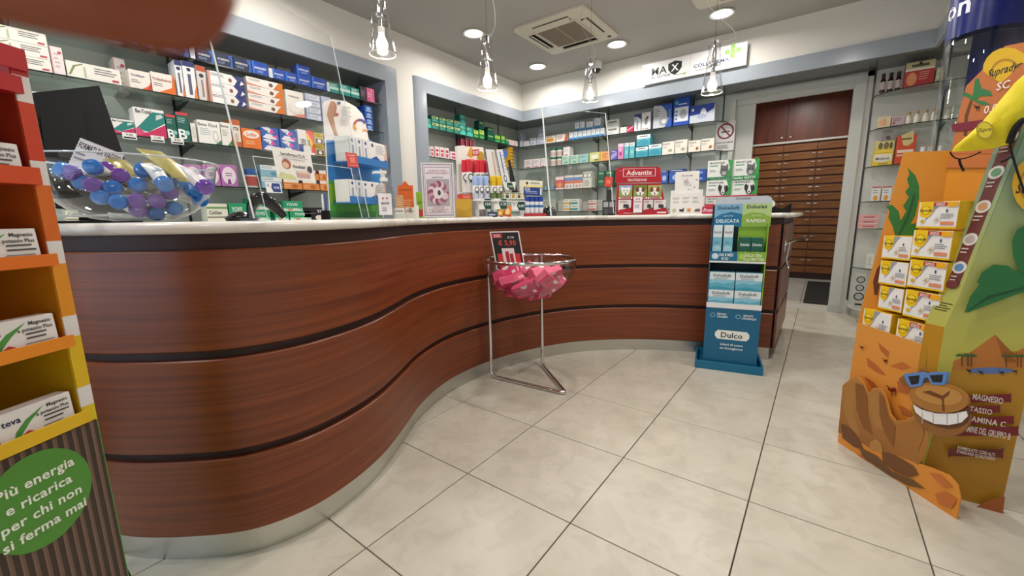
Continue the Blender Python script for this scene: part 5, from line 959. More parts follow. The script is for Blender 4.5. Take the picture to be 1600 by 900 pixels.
# barcode scanner and mouse-like handset behind the screen
p, w, h, rz = spot(365, 392, 322, None, .38)
q = MB(); q.T = Matrix.Rotation(R(90), 4, 'Z'); q.lathe([(0, 0), (.05, 0), (.055, .01), (.03, .03), (0, .036)], BLKG, 20); q.box(-.11, -.03, 0, .03, .03, .018, BLKG, .005)
tag(place(q.build('barcode_scanner', None, 50), p, rz), 'flat glossy black scanner lying behind the large clear screen', 'scanner')
p, w, h, rz = spot(402, 432, 314, None, .30); q = MB()
q.tube(bez((-.05, 0, .01), (-.045, 0, .10), (0, 0, .11), (.03, 0, .05), (.06, 0, .012)), [.012+.012*math.sin(k/14*math.pi) for k in range(15)], BLKG, 12)
tag(place(q.build('handset', None, 60), p, rz), 'arched glossy black handset standing under the screen hatch', 'handset')
p, w, h, rz = spot(506, 513, 303, None, .3)
q = MB(); [q.lathe([(0, 0), (.005, .0), (.005, h*.8), (.0025, h)], card(c_, .3), 10, (x_, 0, 0)) for x_, c_ in ((-.007, '#e8e8ec'), (.004, '#3c5c9c'))]; q.lathe([(0, 0), (.02, 0), (.02, h*.35), (.017, h*.35), (.017, .004), (0, .004)], BLK, 14)
tag(place(q.build('pen_holder', None, 40), p, rz), 'two upright pens in a small holder left of the leg display', 'pens')
# tall leg-picture display
t = empty('counter_display', 'arched card display with a photo of legs and trays of white boxes', 'display')
a, c = cpos(508, .42), cpos(590, .42); LV = VP((a[0], a[1], ZW), c-a)
e_ = LV.e; nn = LV.n
arch = [(516.5, 340.5), (505, 165), (508, 158), (520, 155), (540, 158), (556, 167), (566, 178), (571, 190), (576, 217), (594, 232), (600, 340.5)]
q = MB().prism(LV.poly(arch), LV.O, LV.e, LV.up, .006, card('#e6e2e2'))
bx = lambda pts, c_: q.prism(LV.poly(pts), LV.O+nn*(.0006+.0003*bx.k), LV.e, LV.up, 0, card(c_))
bx.k = 0
for pts, c_ in [([(509.5, 219), (578, 219), (592, 232), (598, 340), (516.5, 340)], '#2c84cc'), ([(513, 280), (535, 290), (596, 312), (598, 340), (516.5, 340)], '#4ca83c'), ([(513.5, 288), (530, 285), (535, 300), (516, 320)], '#8cc43c'), ([(516, 330), (597, 330), (598, 340), (516.5, 340)], '#2c8c3c'),
                ([(517, 158), (523, 159), (524, 172), (520, 180), (524, 200), (528, 213), (524, 214), (516, 193), (511, 180), (513, 168)], '#b88468'), ([(523, 160), (526, 166), (524, 180), (520, 184), (521, 172)], '#a87460')]: bx(pts, c_); bx.k += 1
def ring(cx_, cy_, r0, r1, a0, a1, c_): bx([(cx_+r1*math.cos(R(a)), cy_-r1*math.sin(R(a))) for a in range(a0, a1+1, 10)]+[(cx_+r0*math.cos(R(a)), cy_-r0*math.sin(R(a))) for a in range(a1, a0-1, -10)], c_); bx.k += 1
ring(562, 196, 7, 10.5, 20, 110, '#3c3c8c'); ring(562, 196, 7, 10.5, 110, 170, '#b03c4c'); ring(562, 196, 7, 10.5, 170, 230, '#e8a030')
for x_, y_, c_ in ((529, 161, '#2c4c8c'), (526, 179, '#c04040')):
    bx([(x_+2.5*math.cos(a), y_+2.5*math.sin(a)) for a in [k*.6 for k in range(10)]], c_); bx.k += 1
for k in range(5): bx([(533, 166+k*3.4), (548-k % 2*4, 168+k*3.4), (548-k % 2*4, 169.2+k*3.4), (533, 167.2+k*3.4)], '#a8a8ae')
for k in range(4): bx([(531, 184+k*3.2), (546-k % 2*4, 186+k*3.2), (546-k % 2*4, 187+k*3.2), (531, 185+k*3.2)], '#b8b8be')
bx([(566, 202), (574, 203), (574, 205), (566, 204)], '#e08c3c')
q.build('printed_card', t)
for z_, lab_ in ((252, 'upper'), (316, 'lower')):
    O_ = LV.O; (ua, za), (ub, zb) = LV.uv(519, z_), LV.uv(580, z_)
    tr = MB(); tr.T = Matrix.Translation(Vector((O_[0], O_[1], 0))) @ Matrix.Rotation(math.atan2(e_[1], e_[0]), 4, 'Z'); zt0 = ZW+min(za, zb)-.006
    tr.box(ua, -.11, zt0, ub, 0, zt0+.004, card('#2c78c0')).box(ua, -.112, zt0-.0, ub, -.11, zt0+.035, card('#2c78c0')); tr.build('tray', t)
    hh_ = .125 if z_ < 300 else .115
    for k in range(4):
        wK = (ub-ua)*(.15 if k < 3 else .5); x0 = ua+(ub-ua)*(.015+.16*k)
        q = packbox('palex' if k == 3 else 'wthin', wK, hh_, .09 if k == 3 else .085)
        if k < 3: q.art((-wK/2, 0, 0), (1, 0, 0), (0, 0, 1), wK, hh_, [('r', 0, 0, 1, 1, '#e4e6ea'), ('o', .5, .84, .07, '#2c4c7c'), ('r', .35, .2, .65, .65, '#9ca4b4')], .003)
        o = q.build('medicine_box'); M = Matrix.Translation(Vector((O_[0], O_[1], 0))) @ Matrix.Rotation(math.atan2(e_[1], e_[0]), 4, 'Z')
        o.matrix_world = M @ Matrix.Translation((x0+wK/2, -.105, zt0+.0045))
        tag(o, ('narrow white pack, %s from the left in the leg display\'s %s tray' % (ORD[k], lab_)) if k < 3 else 'wide white and blue box in the leg display\'s %s tray' % lab_, 'box', 'packs in the leg display')
tt_ = MB().box(-.0, -.03, -.06, .028, .03, .06, card('#d8d4c8'), .003); tt_.art((.028, -.03, -.06), (0, 1, 0), (0, 0, 1), .06, .12, [('o', .5, .5, .14, '#b8b0a4'), ('o', .5, .5, .08, '#e0dcd0'), ('r', .25, .8, .75, .86, '#5c5850')])
pz = at(598, 244, 0, XL); tag(place(tt_.build('wall_thermostat'), pz), 'small cream dial thermostat on the blue-grey pilaster', 'thermostat')
# gel bottle with pump
def pumpb(px0, px1, yt, dv, label, lab=True):
    p, w, h, rz = spot(px0, px1, yt, None, dv); r = w*.42; t = empty('pump_bottle', label, 'bottle', p, rz)
    MB().lathe([(0, 0), (r*.95, 0), (r, h*.03), (r, h*.5), (r*.85, h*.66), (r*.4, h*.76), (r*.36, h*.8), (0, h*.8)], FIL, 22).build('body', t, 40)
    MB().lathe([(0, h*.01), (r*.88, h*.01), (r*.9, h*.42), (0, h*.42)], glass('gel_fill', (.9, .93, .95), .6, .04), 18).build('gel', t, 40)
    MB().lathe([(r*.4, h*.78), (r*.4, h*.85), (r*.16, h*.86), (r*.16, h*.93), (r*.34, h*.95), (r*.34, h), (0, h)], WHT, 16).tube([(0, 0, h*.965), (-r*.9, -.0, h*.965), (-r*1.05, 0, h*.94)], r*.12, WHT, 8).build('pump', t, 40)
    q = MB(); n = 9; R1 = r*1.015; pts = []
    q.add([(R1*math.sin(R(-40+80*i/8)), -R1*math.cos(R(-40+80*i/8)), z) for i in range(n) for z in (h*.08, h*.52)], [(2*i, 2*i+2, 2*i+3, 2*i+1) for i in range(n-1)], card('#e8e4e6')); q.build('label', t, 60)
    MB().art((-r*.5, -R1-.001, h*.1), (1, 0, 0), (0, 0, 1), r, h*.4, [('T', 'AMUCHINA', .5, .55, .12, .85, '#3c3a44'), ('o', .3, .8, .05, '#b04c5c'), ('o', .7, .8, .05, '#b04c5c'), ('n', .15, .1, .85, .35, 2, '#8c8c98')], .001).build('label_print', t)
pumpb(585, 622, 267, .14, 'clear pump bottle of hand gel beside the leg display')
p, w, h, rz = spot(988, 1004, 305, None, .08); q = MB().lathe([(0, 0), (w*.42, 0), (w*.45, h*.1), (w*.4, h*.55), (w*.2, h*.8), (w*.2, h), (0, h)], FIL, 16).box(-w*.42, -w*.47, h*.12, w*.42, -w*.46, h*.92, card('#e9e6e8')); q.art((-w*.42, -w*.47, h*.12), (1, 0, 0), (0, 0, 1), w*.84, h*.8, [('o', .35, .85, .05, '#c04c5c'), ('o', .65, .85, .05, '#c04c5c'), ('T', 'AMUCHINA', .5, .68, .08, .8, '#c04c5c'), ('n', .15, .25, .85, .5, 3, '#8c94a4')])
tag(place(q.build('gel_bottle', None, 40), p, rz), 'clear gel bottle with white label in front of the red pet display', 'bottle')
# ---- right of the leg display
cbox(624, 648, 280, 324, .22, .05, '#dc6420', [('p', [(.25, 1), (.5, 1.16), (.75, 1)], '#dc6420'), ('n', .3, .2, .9, .5, 4, '#f0b890'), ('r', .1, .82, .9, .86, '#b04c14')], 'medicine_box', 'orange carton with hanging tab behind small packs beside the gel bottle', 'box').location[2] = ZW+.03
cbox(615, 633, 325, None, .15, .04, '#dedad0', [('T', 'weleda', .5, .72, .18, .7, '#4a4a44'), ('r', .05, .15, .95, .4, '#c9d0c4')], 'small_pack', 'small white pack lying below the orange carton, left one', 'pack')
cbox(634, 648, 324, None, .15, .04, '#d8d4cc', [('T', 'melilax', .5, .7, .18, .8, '#4a4a44'), ('r', .4, .5, .75, .95, '#8c8c88')], 'small_pack', 'small white pack lying below the orange carton, right one', 'pack')
cbox(620, 632, 305, 325, .17, .02, '#cc9c6c', [('n', .2, .2, .8, .8, 3, '#e0c0a0')], 'small_pack', 'tan card pack leaning before the orange carton', 'pack')
cbox(634, 647, 279, 297, .30, .03, '#e4dcd8', [('n', .2, .2, .8, .8, 3, '#d09c94')], 'small_pack', 'white pack standing behind the orange carton', 'pack').location[2] = ZW+.09
cbox(649, 655, 321, None, .13, .03, '#e6e4de', [], 'small_pack', 'thin white pack left of the lime green box', 'pack')
cbox(652, 668, 300, None, .24, .04, '#8cc43c', [('T', 'NO', .35, .6, .12, .4, '#3c6c1c'), ('o', .3, .2, .14, '#c43c34'), ('o', .62, .2, .14, '#c43c34'), ('e', .75, .4, .2, .12, '#5c5c4c')], 'medicine_box', 'lime green box with red dots left of the framed poster', 'box')
p, w, h, rz = spot(661, 712, 254, None, .10); t = empty('framed_poster', 'upright acrylic frame with a pink hair scrunchie poster on the counter', 'poster', p, rz)
MB().box(-w/2, -.002, 0, w/2, .001, h+.006, GLS).box(-w/2, -.04, 0, w/2, .04, .003, GLS).build('acrylic_holder', t)
q = MB().box(-w/2+.002, .0012, .004, w/2-.002, .0022, h, card('#ece6ea')); W_, H_ = w-.004, h-.004
ops = [('r', .05, .03, .95, .97, '#8c6c84'), ('r', .07, .045, .93, .955, '#ece2e8'), ('r', .1, .08, .9, .92, '#a494a4'), ('r', .115, .09, .885, .91, '#efe8ec'), ('T', 'LUNEDI 8 LUGLIO', .5, .855, .028, .6, '#b0506c'), ('T', 'GIORNATA DELLA BEAUTY', .5, .81, .028, .72, '#b0506c'), ('T', 'HAIRTONIC', .5, .73, .026, .35, '#4a3c48'), ('r', .15, .2, .85, .7, '#b8acb4'),
       ('T', 'SCONTO 20%', .5, .175, .022, .5, '#b0506c'), ('T', 'SU TUTTA LA LINEA SOLE', .5, .14, .022, .7, '#b0506c'), ('T', 'DELLA GIORNATA DI', .5, .11, .02, .6, '#b0506c')]
for k in range(16):
    a = 2*math.pi*k/16; ops.append(('e', .5+.22*math.cos(a), .45+.155*math.sin(a), .105, .065, ['#8c4468', '#c49aa8', '#a05c78', '#dcc4c8'][k % 4]))
ops += [('e', .5, .45, .16, .11, '#e4d8dc'), ('e', .53, .45, .05, .05, '#4a3c48')]
q.art((-w/2+.002, .0012, .004), (1, 0, 0), (0, 0, 1), W_, H_, ops, .0001); q.build('paper', t)
p, w, h, rz = spot(713, 738, 311, None, .16); q = MB().box(-w/2, 0, 0, w/2, .05, h, card('#b8922c', .4), .002).prism([(-w/2, h*.55), (0, h*.35), (w/2, h*.55), (w/2, h), (-w/2, h)], (0, -.001, 0), (1, 0, 0), (0, 0, 1), .0005, card('#c49c34', .4))
tag(place(q.build('gift_envelope'), p, rz), 'mustard gold envelope box right of the framed poster', 'envelope')
cbox(716, 737, 292, 311, .165, .045, '#cc4030', [('p', [(0, 0), (1, 0), (.6, .5), (0, .7)], '#e88868'), ('n', .4, .5, .95, .9, 3, '#f0b8a0')], 'medicine_box', 'red and orange carton behind the gold envelope', 'box').location[2] = ZW+.075
cbox(712, 716, 283, None, .26, .05, '#b4a8c0', [], 'small_pack', 'thin lilac pack behind the gold envelope', 'pack')
# tiered insect-repellent stand
O1, O2 = cpos(722, .22), cpos(820, .22); TV = VP((O1[0], O1[1], ZW), O2-O1); trz = math.atan2(TV.e[1], TV.e[0])
TM = Matrix.Translation(Vector((O1[0], O1[1], ZW))) @ Matrix.Rotation(trz, 4, 'Z')
def tv(y): return VP(TV.O-TV.n*y, TV.e)
def tu(px, py=300, y=0.): return tv(y).uv(px, py)
ts = empty('tiered_stand', 'white tiered counter stand holding repellent sprays and watch bands', 'stand', (O1[0], O1[1], ZW), trz)
xa, xb = tu(722, 300, .1)[0], tu(768, 300, .1)[0]; zr1 = tu(745, 300, .1)[1]; zr2 = tu(765, 313, .02)[1]; xc_, xd_ = tu(741)[0], tu(822)[0]
q = MB(); LG = card('#dfe0e2', .2)
q.box(xa, .06, zr1-.008, xb, .15, zr1-.002, LG).box(xc_-.01, -.01, zr2-.008, xd_, .05, zr2-.002, LG)
q.box(xa+.03, .10, 0, xa+.036, .15, zr1-.008, LG).box(xb-.05, .10, 0, xb-.044, .15, zr1-.008, LG).box(xc_+.03, .0, 0, xc_+.036, .04, zr2-.008, LG).box(tu(771)[0], .0, 0, tu(773)[0], .04, zr2-.008, LG).box(xd_-.03, .0, 0, xd_-.024, .04, zr2-.008, LG).box(xa, .0, 0, xd_, .15, .006, LG)
q.build('shelf_frame', ts)
def spray(px0, px1, pt, pb, y, cap, body, emb, label):
    x0, x1 = tu(px0, 300, y)[0], tu(px1, 300, y)[0]; z0 = zr1-.0015 if y > .06 else zr2-.0015; z1 = tu(px0, pt, y)[1]; r = (x1-x0)/2; h = z1-z0; zc_ = h*.62
    t = empty('spray_can', label, 'spray can'); t['group'] = 'repellent sprays on the tiered stand'
    t.matrix_world = TM @ Matrix.Translation(((x0+x1)/2, y, z0))
    MB().lathe([(0, 0), (r*.96, 0), (r, h*.02), (r, zc_*.96), (r*.9, zc_), (0, zc_)], card('#e6e4e2', .3), 18).lathe([(r*1.005, h*.05), (r*1.005, zc_*.5)], card(body), 18, cap=False).build('can', t, 40)
    b = MB(); b.art((-r*.6, -r-.0015, zc_*.45), (1, 0, 0), (0, 0, 1), r*1.2, zc_*.5, [('o', .5, .55, .36, emb), ('o', .5, .55, .25, '#e8ece8'), ('r', .1, .05, .9, .18, emb)]); b.build('emblem', t)
    MB().lathe([(r*.97, zc_-.001), (r*.99, h*.93), (r*.9, h*.985), (r*.7, h), (0, h)], card(cap, .3), 18).build('cap', t, 40)
for k, (a, c) in enumerate([(723, 730), (729, 738), (740, 750), (749, 757), (757, 765)]): spray(a, c, 250 if k != 1 else 249, 299.5, .12-.02*(k % 2), '#cc2438', '#e0dcd8', '#3c4c44', 'repellent spray with red cap, %s from the left on the upper tier' % ORD[k])
for k, (a, c) in enumerate([(739, 746.5), (747, 754), (755, 763)]): spray(a, c, 275, 311.5, .025-.012*(k % 2), '#a4bce8', '#c8ccdc', '#3c4c6c', 'repellent spray with pale blue cap, %s from the left on the lower tier' % ORD[k])
for k, (a, c) in enumerate([(766, 774.5), (775, 784)]): spray(a, c, 275, 312, .025, '#dcb41c', '#6c7c4c', '#3c4c2c', 'repellent spray with yellow cap, %s on the lower tier' % ['left one', 'right one'][k])
def tquad(name, quad, y, ops, col, label, cat, th=.003, group=None):
    Pq = [TM.inverted() @ tv(y).pt(*p) for p in quad]; pts = [(v[0], v[2]) for v in Pq]
    q = MB().prism(pts, (0, y, 0), (1, 0, 0), (0, 0, 1), th, card(col)); 
    O_, ex, ey = Vector((pts[3][0], y, pts[3][1])), Vector((pts[2][0]-pts[3][0], 0, pts[2][1]-pts[3][1])), Vector((pts[0][0]-pts[3][0], 0, pts[0][1]-pts[3][1])); w, h = ex.length, ey.length; ex.normalize(); ey.normalize()
    for k, op in enumerate(ops):
        mm = card(op[-1])
        if op[0] == 'r': P4 = [(op[1], op[2]), (op[3], op[2]), (op[3], op[4]), (op[1], op[4])]
        elif op[0] == 'e': P4 = [(op[1]+op[3]*math.cos(a*.42), op[2]+op[4]*math.sin(a*.42)) for a in range(15)]
        elif op[0] == 'p': P4 = op[1]
        else: q.art(O_, ex, ex.cross(Vector((0, -1, 0))).normalized() if False else ey, w, h, [op], .0006+.0003*k); continue
        q.prism([(u*w, v*h) for u, v in P4], O_+Vector((0, -.0005-.0003*k, 0)), ex, ey, 0, mm)
    o = q.build(name); o.matrix_world = TM; return tag(o, label, cat, group)
tquad('backdrop_box', [(714, 228), (755, 230), (757, 253), (716, 258)], .155, [('r', .0, 0, .28, 1, '#e4e4e2'), ('p', [(.34, .45), (.5, .95), (.66, .45), (.5, .3)], '#d8a03c'), ('e', .86, .3, .15, .3, '#b8922c'), ('r', .55, .4, .82, .72, '#b02430'), ('T', 'PROMO', .685, .56, .2, .24, '#f0dcdc'), ('r', .3, .05, .6, .25, '#e49aa0')], '#e9e4d8', 'white and gold promotional box above the red-capped sprays', 'box', .03)
MBx = MB().box(tu(717, 300, .157)[0], .158, 0, tu(756, 300, .157)[0], .18, tu(735, 256, .155)[1]-.002, card('#dcd8d0')); o = MBx.build('backing_card'); o.matrix_world = TM; tag(o, 'white backing card behind the red-capped sprays', 'card')
for k, (quad, cc) in enumerate([([(757, 233), (772, 234), (791, 306), (769, 308)], '#c8b4a4'), ([(774, 234), (785, 233), (800, 300), (788, 301)], '#5c6ca8')]):
    tquad('watch_band_pack', quad, .06-.012*k, [('r', .42, .45, .56, .95, cc), ('e', .5, .33, .2, .09, cc), ('e', .5, .33, .12, .05, '#e6e2e0'), ('r', .44, .05, .56, .24, cc), ('n', .72, .5, .95, .9, 5, '#b0aca8'), ('r', -.02, 0, .05, 1, '#3c4468')], '#e6e4e2', ['slanted white pack with beige bracelet, left of two', 'slanted white pack with blue bracelet, right of two'][k], 'pack')
MBx = MB().prism([(.035*math.cos(R(60*a)), .035*math.sin(R(60*a))) for a in range(6)], (0, 0, 0), (1, 0, 0), (0, 0, 1), .006, card('#3c6cc4')); o = MBx.build('blue_badge'); o.matrix_world = TM @ Matrix.Translation((tu(789, 300, .085)[0], .085, tu(789, 240, .085)[1])); tag(o, 'blue hexagonal badge sticking out behind the bracelet packs', 'badge')
tquad('backing_card', [(794, 250), (797, 250), (809, 300), (800, 306)], .09, [], '#17171a', 'black card edge slanting right of the blue bracelet pack', 'card')
def ptag(quad, tx, label): tquad('price_card', quad, -.0, [('p', [(.5, .02), (.97, .02), (.97, .98), (.5, .98), (.38, .5)], '#12483c'), ('T', tx, .70, .5, .26, .42, '#f0f4f0'), ('n', .06, .45, .3, .8, 2, '#a0a8b0')], '#e9eaea', label, 'price card', .0015, 'green price cards on the tiered stand')
ptag([(746, 310), (769, 310), (769, 327), (747, 327)], '€ 8,90', 'white and green price card under the pale blue sprays')
ptag([(771, 310), (793, 310), (793, 327), (772, 327)], '€ 7,90', 'white and green price card under the yellow sprays')
ptag([(799, 314), (821, 314), (821, 329), (800, 329)], '€ 8,90', 'white and green price card left of the blue-capped bottles')
tquad('price_card', [(785, 285), (806, 284), (805, 297), (790, 297)], .03, [('p', [(.45, .02), (.97, .02), (.97, .98), (.45, .98), (.3, .5)], '#12483c'), ('T', '€ 59,90', .68, .5, .26, .45, '#f0f4f0')], '#e9eaea', 'white and green price card at the foot of the bracelet packs', 'price card')
for k, (a, c) in enumerate([(788, 797), (798, 806), (807, 815), (816, 825)]): tquad('repellent_pack', [(a, 301), (c, 301), (c, 311), (a, 311)], .0, [('e', .5, .4, .3, .28, ['#3c443c', '#b0943c', '#6c4c44', '#8c8c6c'][k]), ('r', .1, .75, .9, .92, '#6c7c5c')], '#e6e0cc', 'small cream repellent pack, %s of four right of the yellow sprays' % ORD[k], 'pack', .012, 'small packs on the tiered stand')
tquad('sos_box', [(818, 281), (848, 283), (847, 306), (818, 305)], -.004, [('r', 0, 0, 1, .55, '#20408c'), ('r', 0, .55, 1, .66, '#ecd87c'), ('o', .18, .8, .1, '#40402c'), ('T', 'SOS', .2, .42, .2, .28, '#dfe6f4'), ('n', .1, .1, .75, .3, 2, '#b4c4e4'), ('r', .88, .05, .97, .5, '#e4ecf6'), ('n', .35, .72, .9, .9, 1, '#a0a090')], '#eae6d4', 'navy and cream box with SOS lettering on top of the blue-capped bottles', 'box', .05)
for k, a in enumerate((820, 827, 834, 841)):
    x0, x1 = tu(a)[0], tu(a+6.5)[0]; z0, z1 = tu(a, 333)[1], tu(a, 307.5)[1]; r = (x1-x0)/2; h = z1-z0
    q = MB().lathe([(0, 0), (r*.9, 0), (r, h*.05), (r, h*.7), (0, h*.72)], card('#dfe2ea', .3), 14).lathe([(r*1.01, h*.35), (r*1.01, h*.5)], card('#3c6ca8'), 14, cap=False).lathe([(r*.98, h*.72), (r*.98, h), (0, h)], card('#1f3f9c', .3), 14)
    o = q.build('roll_on_bottle', None, 40); o.matrix_world = TM @ Matrix.Translation(((x0+x1)/2, -.0+.0, z0)); tag(o, 'small white bottle with blue cap, %s of four under the SOS box' % ORD[k], 'bottle', 'blue-capped bottles on the counter')
MBx = MB().box(tu(818)[0], -.03, .002, tu(850)[0], .04, tu(830, 333.5)[1], card('#b03038')); o = MBx.build('low_tray'); o.matrix_world = TM; tag(o, 'low red tray under the four blue-capped bottles', 'tray')
for k, (a, c, y0, col) in enumerate([(777, 786, 327, '#dc9c24'), (787, 799, 322, '#e08030')]): cbox(a, c, y0, None, .2, .03, col, [('e', .5, .5, .3, .3, '#f0d8a0'), ('r', .05, .05, .95, .2, '#b04c24')], 'small_pack', ['small amber pack under the price cards, left one', 'small orange pack under the price cards, right one'][k], 'pack')
cbox(762, 777, 331, None, .2, .05, '#2c3c5c', [('r', .1, .3, .8, .6, '#b0b8cc')], 'small_pack', 'dark blue pack lying at the foot of the tiered stand', 'pack')
p, w, h, rz = spot(846, 870, 322, None, .36); q = MB().lathe([(0, 0), (w*.5, 0), (w*.46, h*.5), (w*.25, h*.95), (0, h)], BLKG, 20)
tag(place(q.build('mouse', None, 50), p, rz), 'dark rounded device behind the foot of the narrower clear screen', 'device')
# card terminal
p, w, h, rz = spot(941, 961, 313, None, .26); t = empty('card_terminal', 'black card payment terminal standing left of the red pet display', 'card terminal', p, rz)
MB().box(-w/2, 0, 0, w/2, .04, h, BLK, .003).build('body', t)
MB().box(-w*.42, -.0015, h*.55, -w*.05, 0, h*.9, card('#b8bcc0', .2)).box(w*.05, -.0015, h*.55, w*.42, 0, h*.9, card('#b8bcc0', .2)).build('display', t)
MB().box(-w*.15, .01, h, w*.18, .03, h*1.7, BLK, .002).build('holder_arm', t)
for sx in (-1, 1): MB().box(sx*w*.24-w*.17, -.001, h*.06, sx*w*.24+w*.17, 0, h*.46, card('#3a3c40')).build('keypad', t)
# red flea-treatment display
a, c = cpos(965, .14), cpos(1042, .14); AV = VP((a[0], a[1], ZW), c-a); arz = math.atan2(AV.e[1], AV.e[0]); AM = Matrix.Translation(Vector((a[0], a[1], ZW))) @ Matrix.Rotation(arz, 4, 'Z')
t = empty('pet_display', 'red counter display of dog flea treatments with three dog photos', 'display', (a[0], a[1], ZW), arz)
L2 = lambda pts: [AV.uv(*p) for p in pts]
q = MB().prism(L2([(963, 285), (964, 264), (970, 260), (1030, 259), (1035, 261), (1037, 284)]), (0, .06, 0), (1, 0, 0), (0, 0, 1), .004, card('#b01c2c'))
u, z = AV.uv(967, 284); u2, z2 = AV.uv(1036, 260); q.art((u, .06, z), (1, 0, 0), (0, 0, 1), u2-u, z2-z, [('r', .12, .38, .88, .96, '#e8d8d8'), ('r', .135, .41, .865, .93, '#b01c2c'), ('T', 'Advantix', .5, .67, .34, .66, '#f2ecec'), ('T', 'PROTEZIONE', .46, .14, .16, .44, '#f2ecec'), ('r', .04, .8, .07, .84, '#e8c8c8')]); q.build('header_card', t)
q = MB(); bd = L2([(965, 335), (966, 287), (1033, 286), (1044, 335)]); q.prism(bd, (0, .012, 0), (1, 0, 0), (0, 0, 1), .07, card('#b01c2c'))
q.build('body', t)
def dogart(kind):
    wh, br = '#efece8', {'w': '#efece8', 'b': '#7c4a38', 'o': '#8c4c2c', 'g': '#6c6c70', 'k': '#26262a'}[kind]
    return [('e', .5, .42, .3, .36, wh), ('e', .27, .62, .13, .24, br), ('e', .73, .62, .13, .24, br), ('e', .5, .26, .15, .16, '#f4f2ee'), ('e', .5, .28, .06, .06, '#1c1a1a'), ('e', .37, .5, .045, .05, '#1c1a1a'), ('e', .63, .5, .045, .05, '#1c1a1a'), ('e', .5, .14, .05, .07, '#b85c64' if kind != 'w' else '#3a3030')]
for k, (x0, x1, kd) in enumerate([(967, 988, 'w'), (990, 1011, 'b'), (1012, 1034, 'o')]):
    u, z = AV.uv(x0, 307); u2, z2 = AV.uv(x1, 289); q = MB().box(u, 0, z, u2, .011, z2, card('#8ca450')); q.art((u, 0, z), (1, 0, 0), (0, 0, 1), u2-u, z2-z, [('r', 0, .6, 1, 1, ['#88a8c8', '#6c8c3c', '#a8b060'][k])]+dogart(kd)); q.build('dog_picture', t)
    u, z = AV.uv(x0, 311); u2, z2 = AV.uv(x1, 307.5); q = MB().box(u, 0, z, u2, .011, z2, card('#e4dcdc')); q.art((u, 0, z), (1, 0, 0), (0, 0, 1), u2-u, z2-z, [('r', .1, .2, .9, .8, '#b01c2c')]); q.build('name_strip', t)
for k, (x0, x1) in enumerate([(966, 986), (1005, 1020), (1021, 1040)]):
    u, z = AV.uv(x0, 331); u2, z2 = AV.uv(x1, 312); q = MB().box(-(u2-u)/2, 0, 0, (u2-u)/2, .02, z2-z, card('#dcd8d8')); q.art((-(u2-u)/2, 0, 0), (1, 0, 0), (0, 0, 1), u2-u, z2-z, [('p', [(0, 0), (1, 0), (1, .35), (0, .15)], '#b01c2c'), ('p', [(.35, .35), (.85, .25), (.8, .6), (.4, .65)], '#3a3a40'), ('n', .08, .7, .8, .92, 2, '#b06c74')])
    o = q.build('medicine_box'); o.matrix_world = AM @ Matrix.Translation(((u+u2)/2, -.011, max(z, 0))); tag(o, 'small red and white flea treatment box, %s at the foot of the pet display' % ['left one', 'middle one', 'right one'][k], 'box', 'flea boxes in the red display')
u, z = AV.uv(966, 335.2); u2, z2 = AV.uv(1043, 329.5); q = MB().box(u, -.016, 0, u2, -.012, z2, card('#b01c2c')); q.box(u, -.012, 0, u2, .012, .003, card('#8c1420')); q.art((u, -.016, 0), (1, 0, 0), (0, 0, 1), u2-u, z2, [('r', .78, .4, .96, .8, '#e8dcdc'), ('n', .1, .3, .4, .7, 1, '#e8c0c0')]); q.build('front_lip', t)
# white leaflets
cbox(1052, 1089, 268, None, .22, .003, '#e8e6e2', [('T', 'PROFUMI', .5, .9, .04, .5, '#8c8488'), ('e', .5, .72, .14, .06, '#c9c4c8'), ('n', .2, .2, .8, .4, 3, '#a8a0a4')]+[('o', random.uniform(.08, .92), random.uniform(.1, .85), .018, random.choice(['#b08c8c', '#8c9cb0', '#a8b08c'])) for _ in range(18)], 'leaflet', 'white speckled leaflet card standing behind the other white card', 'leaflet')
o = cbox(1046, 1096, 297, None, .14, .03, '#e9e7e2', [('r', .12, .84, .88, .97, '#f2f1ee')]+[('n', .08+.31*i, .45+.16*j, .3+.31*i, .55+.16*j, 2, '#b4b0b4') for i in range(3) for j in range(2)]+[('o', .14, .16, .08, '#b8c09c'), ('p', [(.3, .12), (.44, .1), (.44, .28), (.38, .2), (.3, .22)], '#2c2824'), ('o', .6, .17, .085, '#e0a870'), ('o', .6, .17, .04, '#c47c4c'), ('p', [(.76, .1), (.95, .1), (.93, .22), (.8, .2)], '#6c5450')], 'leaflet_holder', 'white card holder with small round pictures right of the red pet display', 'leaflet holder')
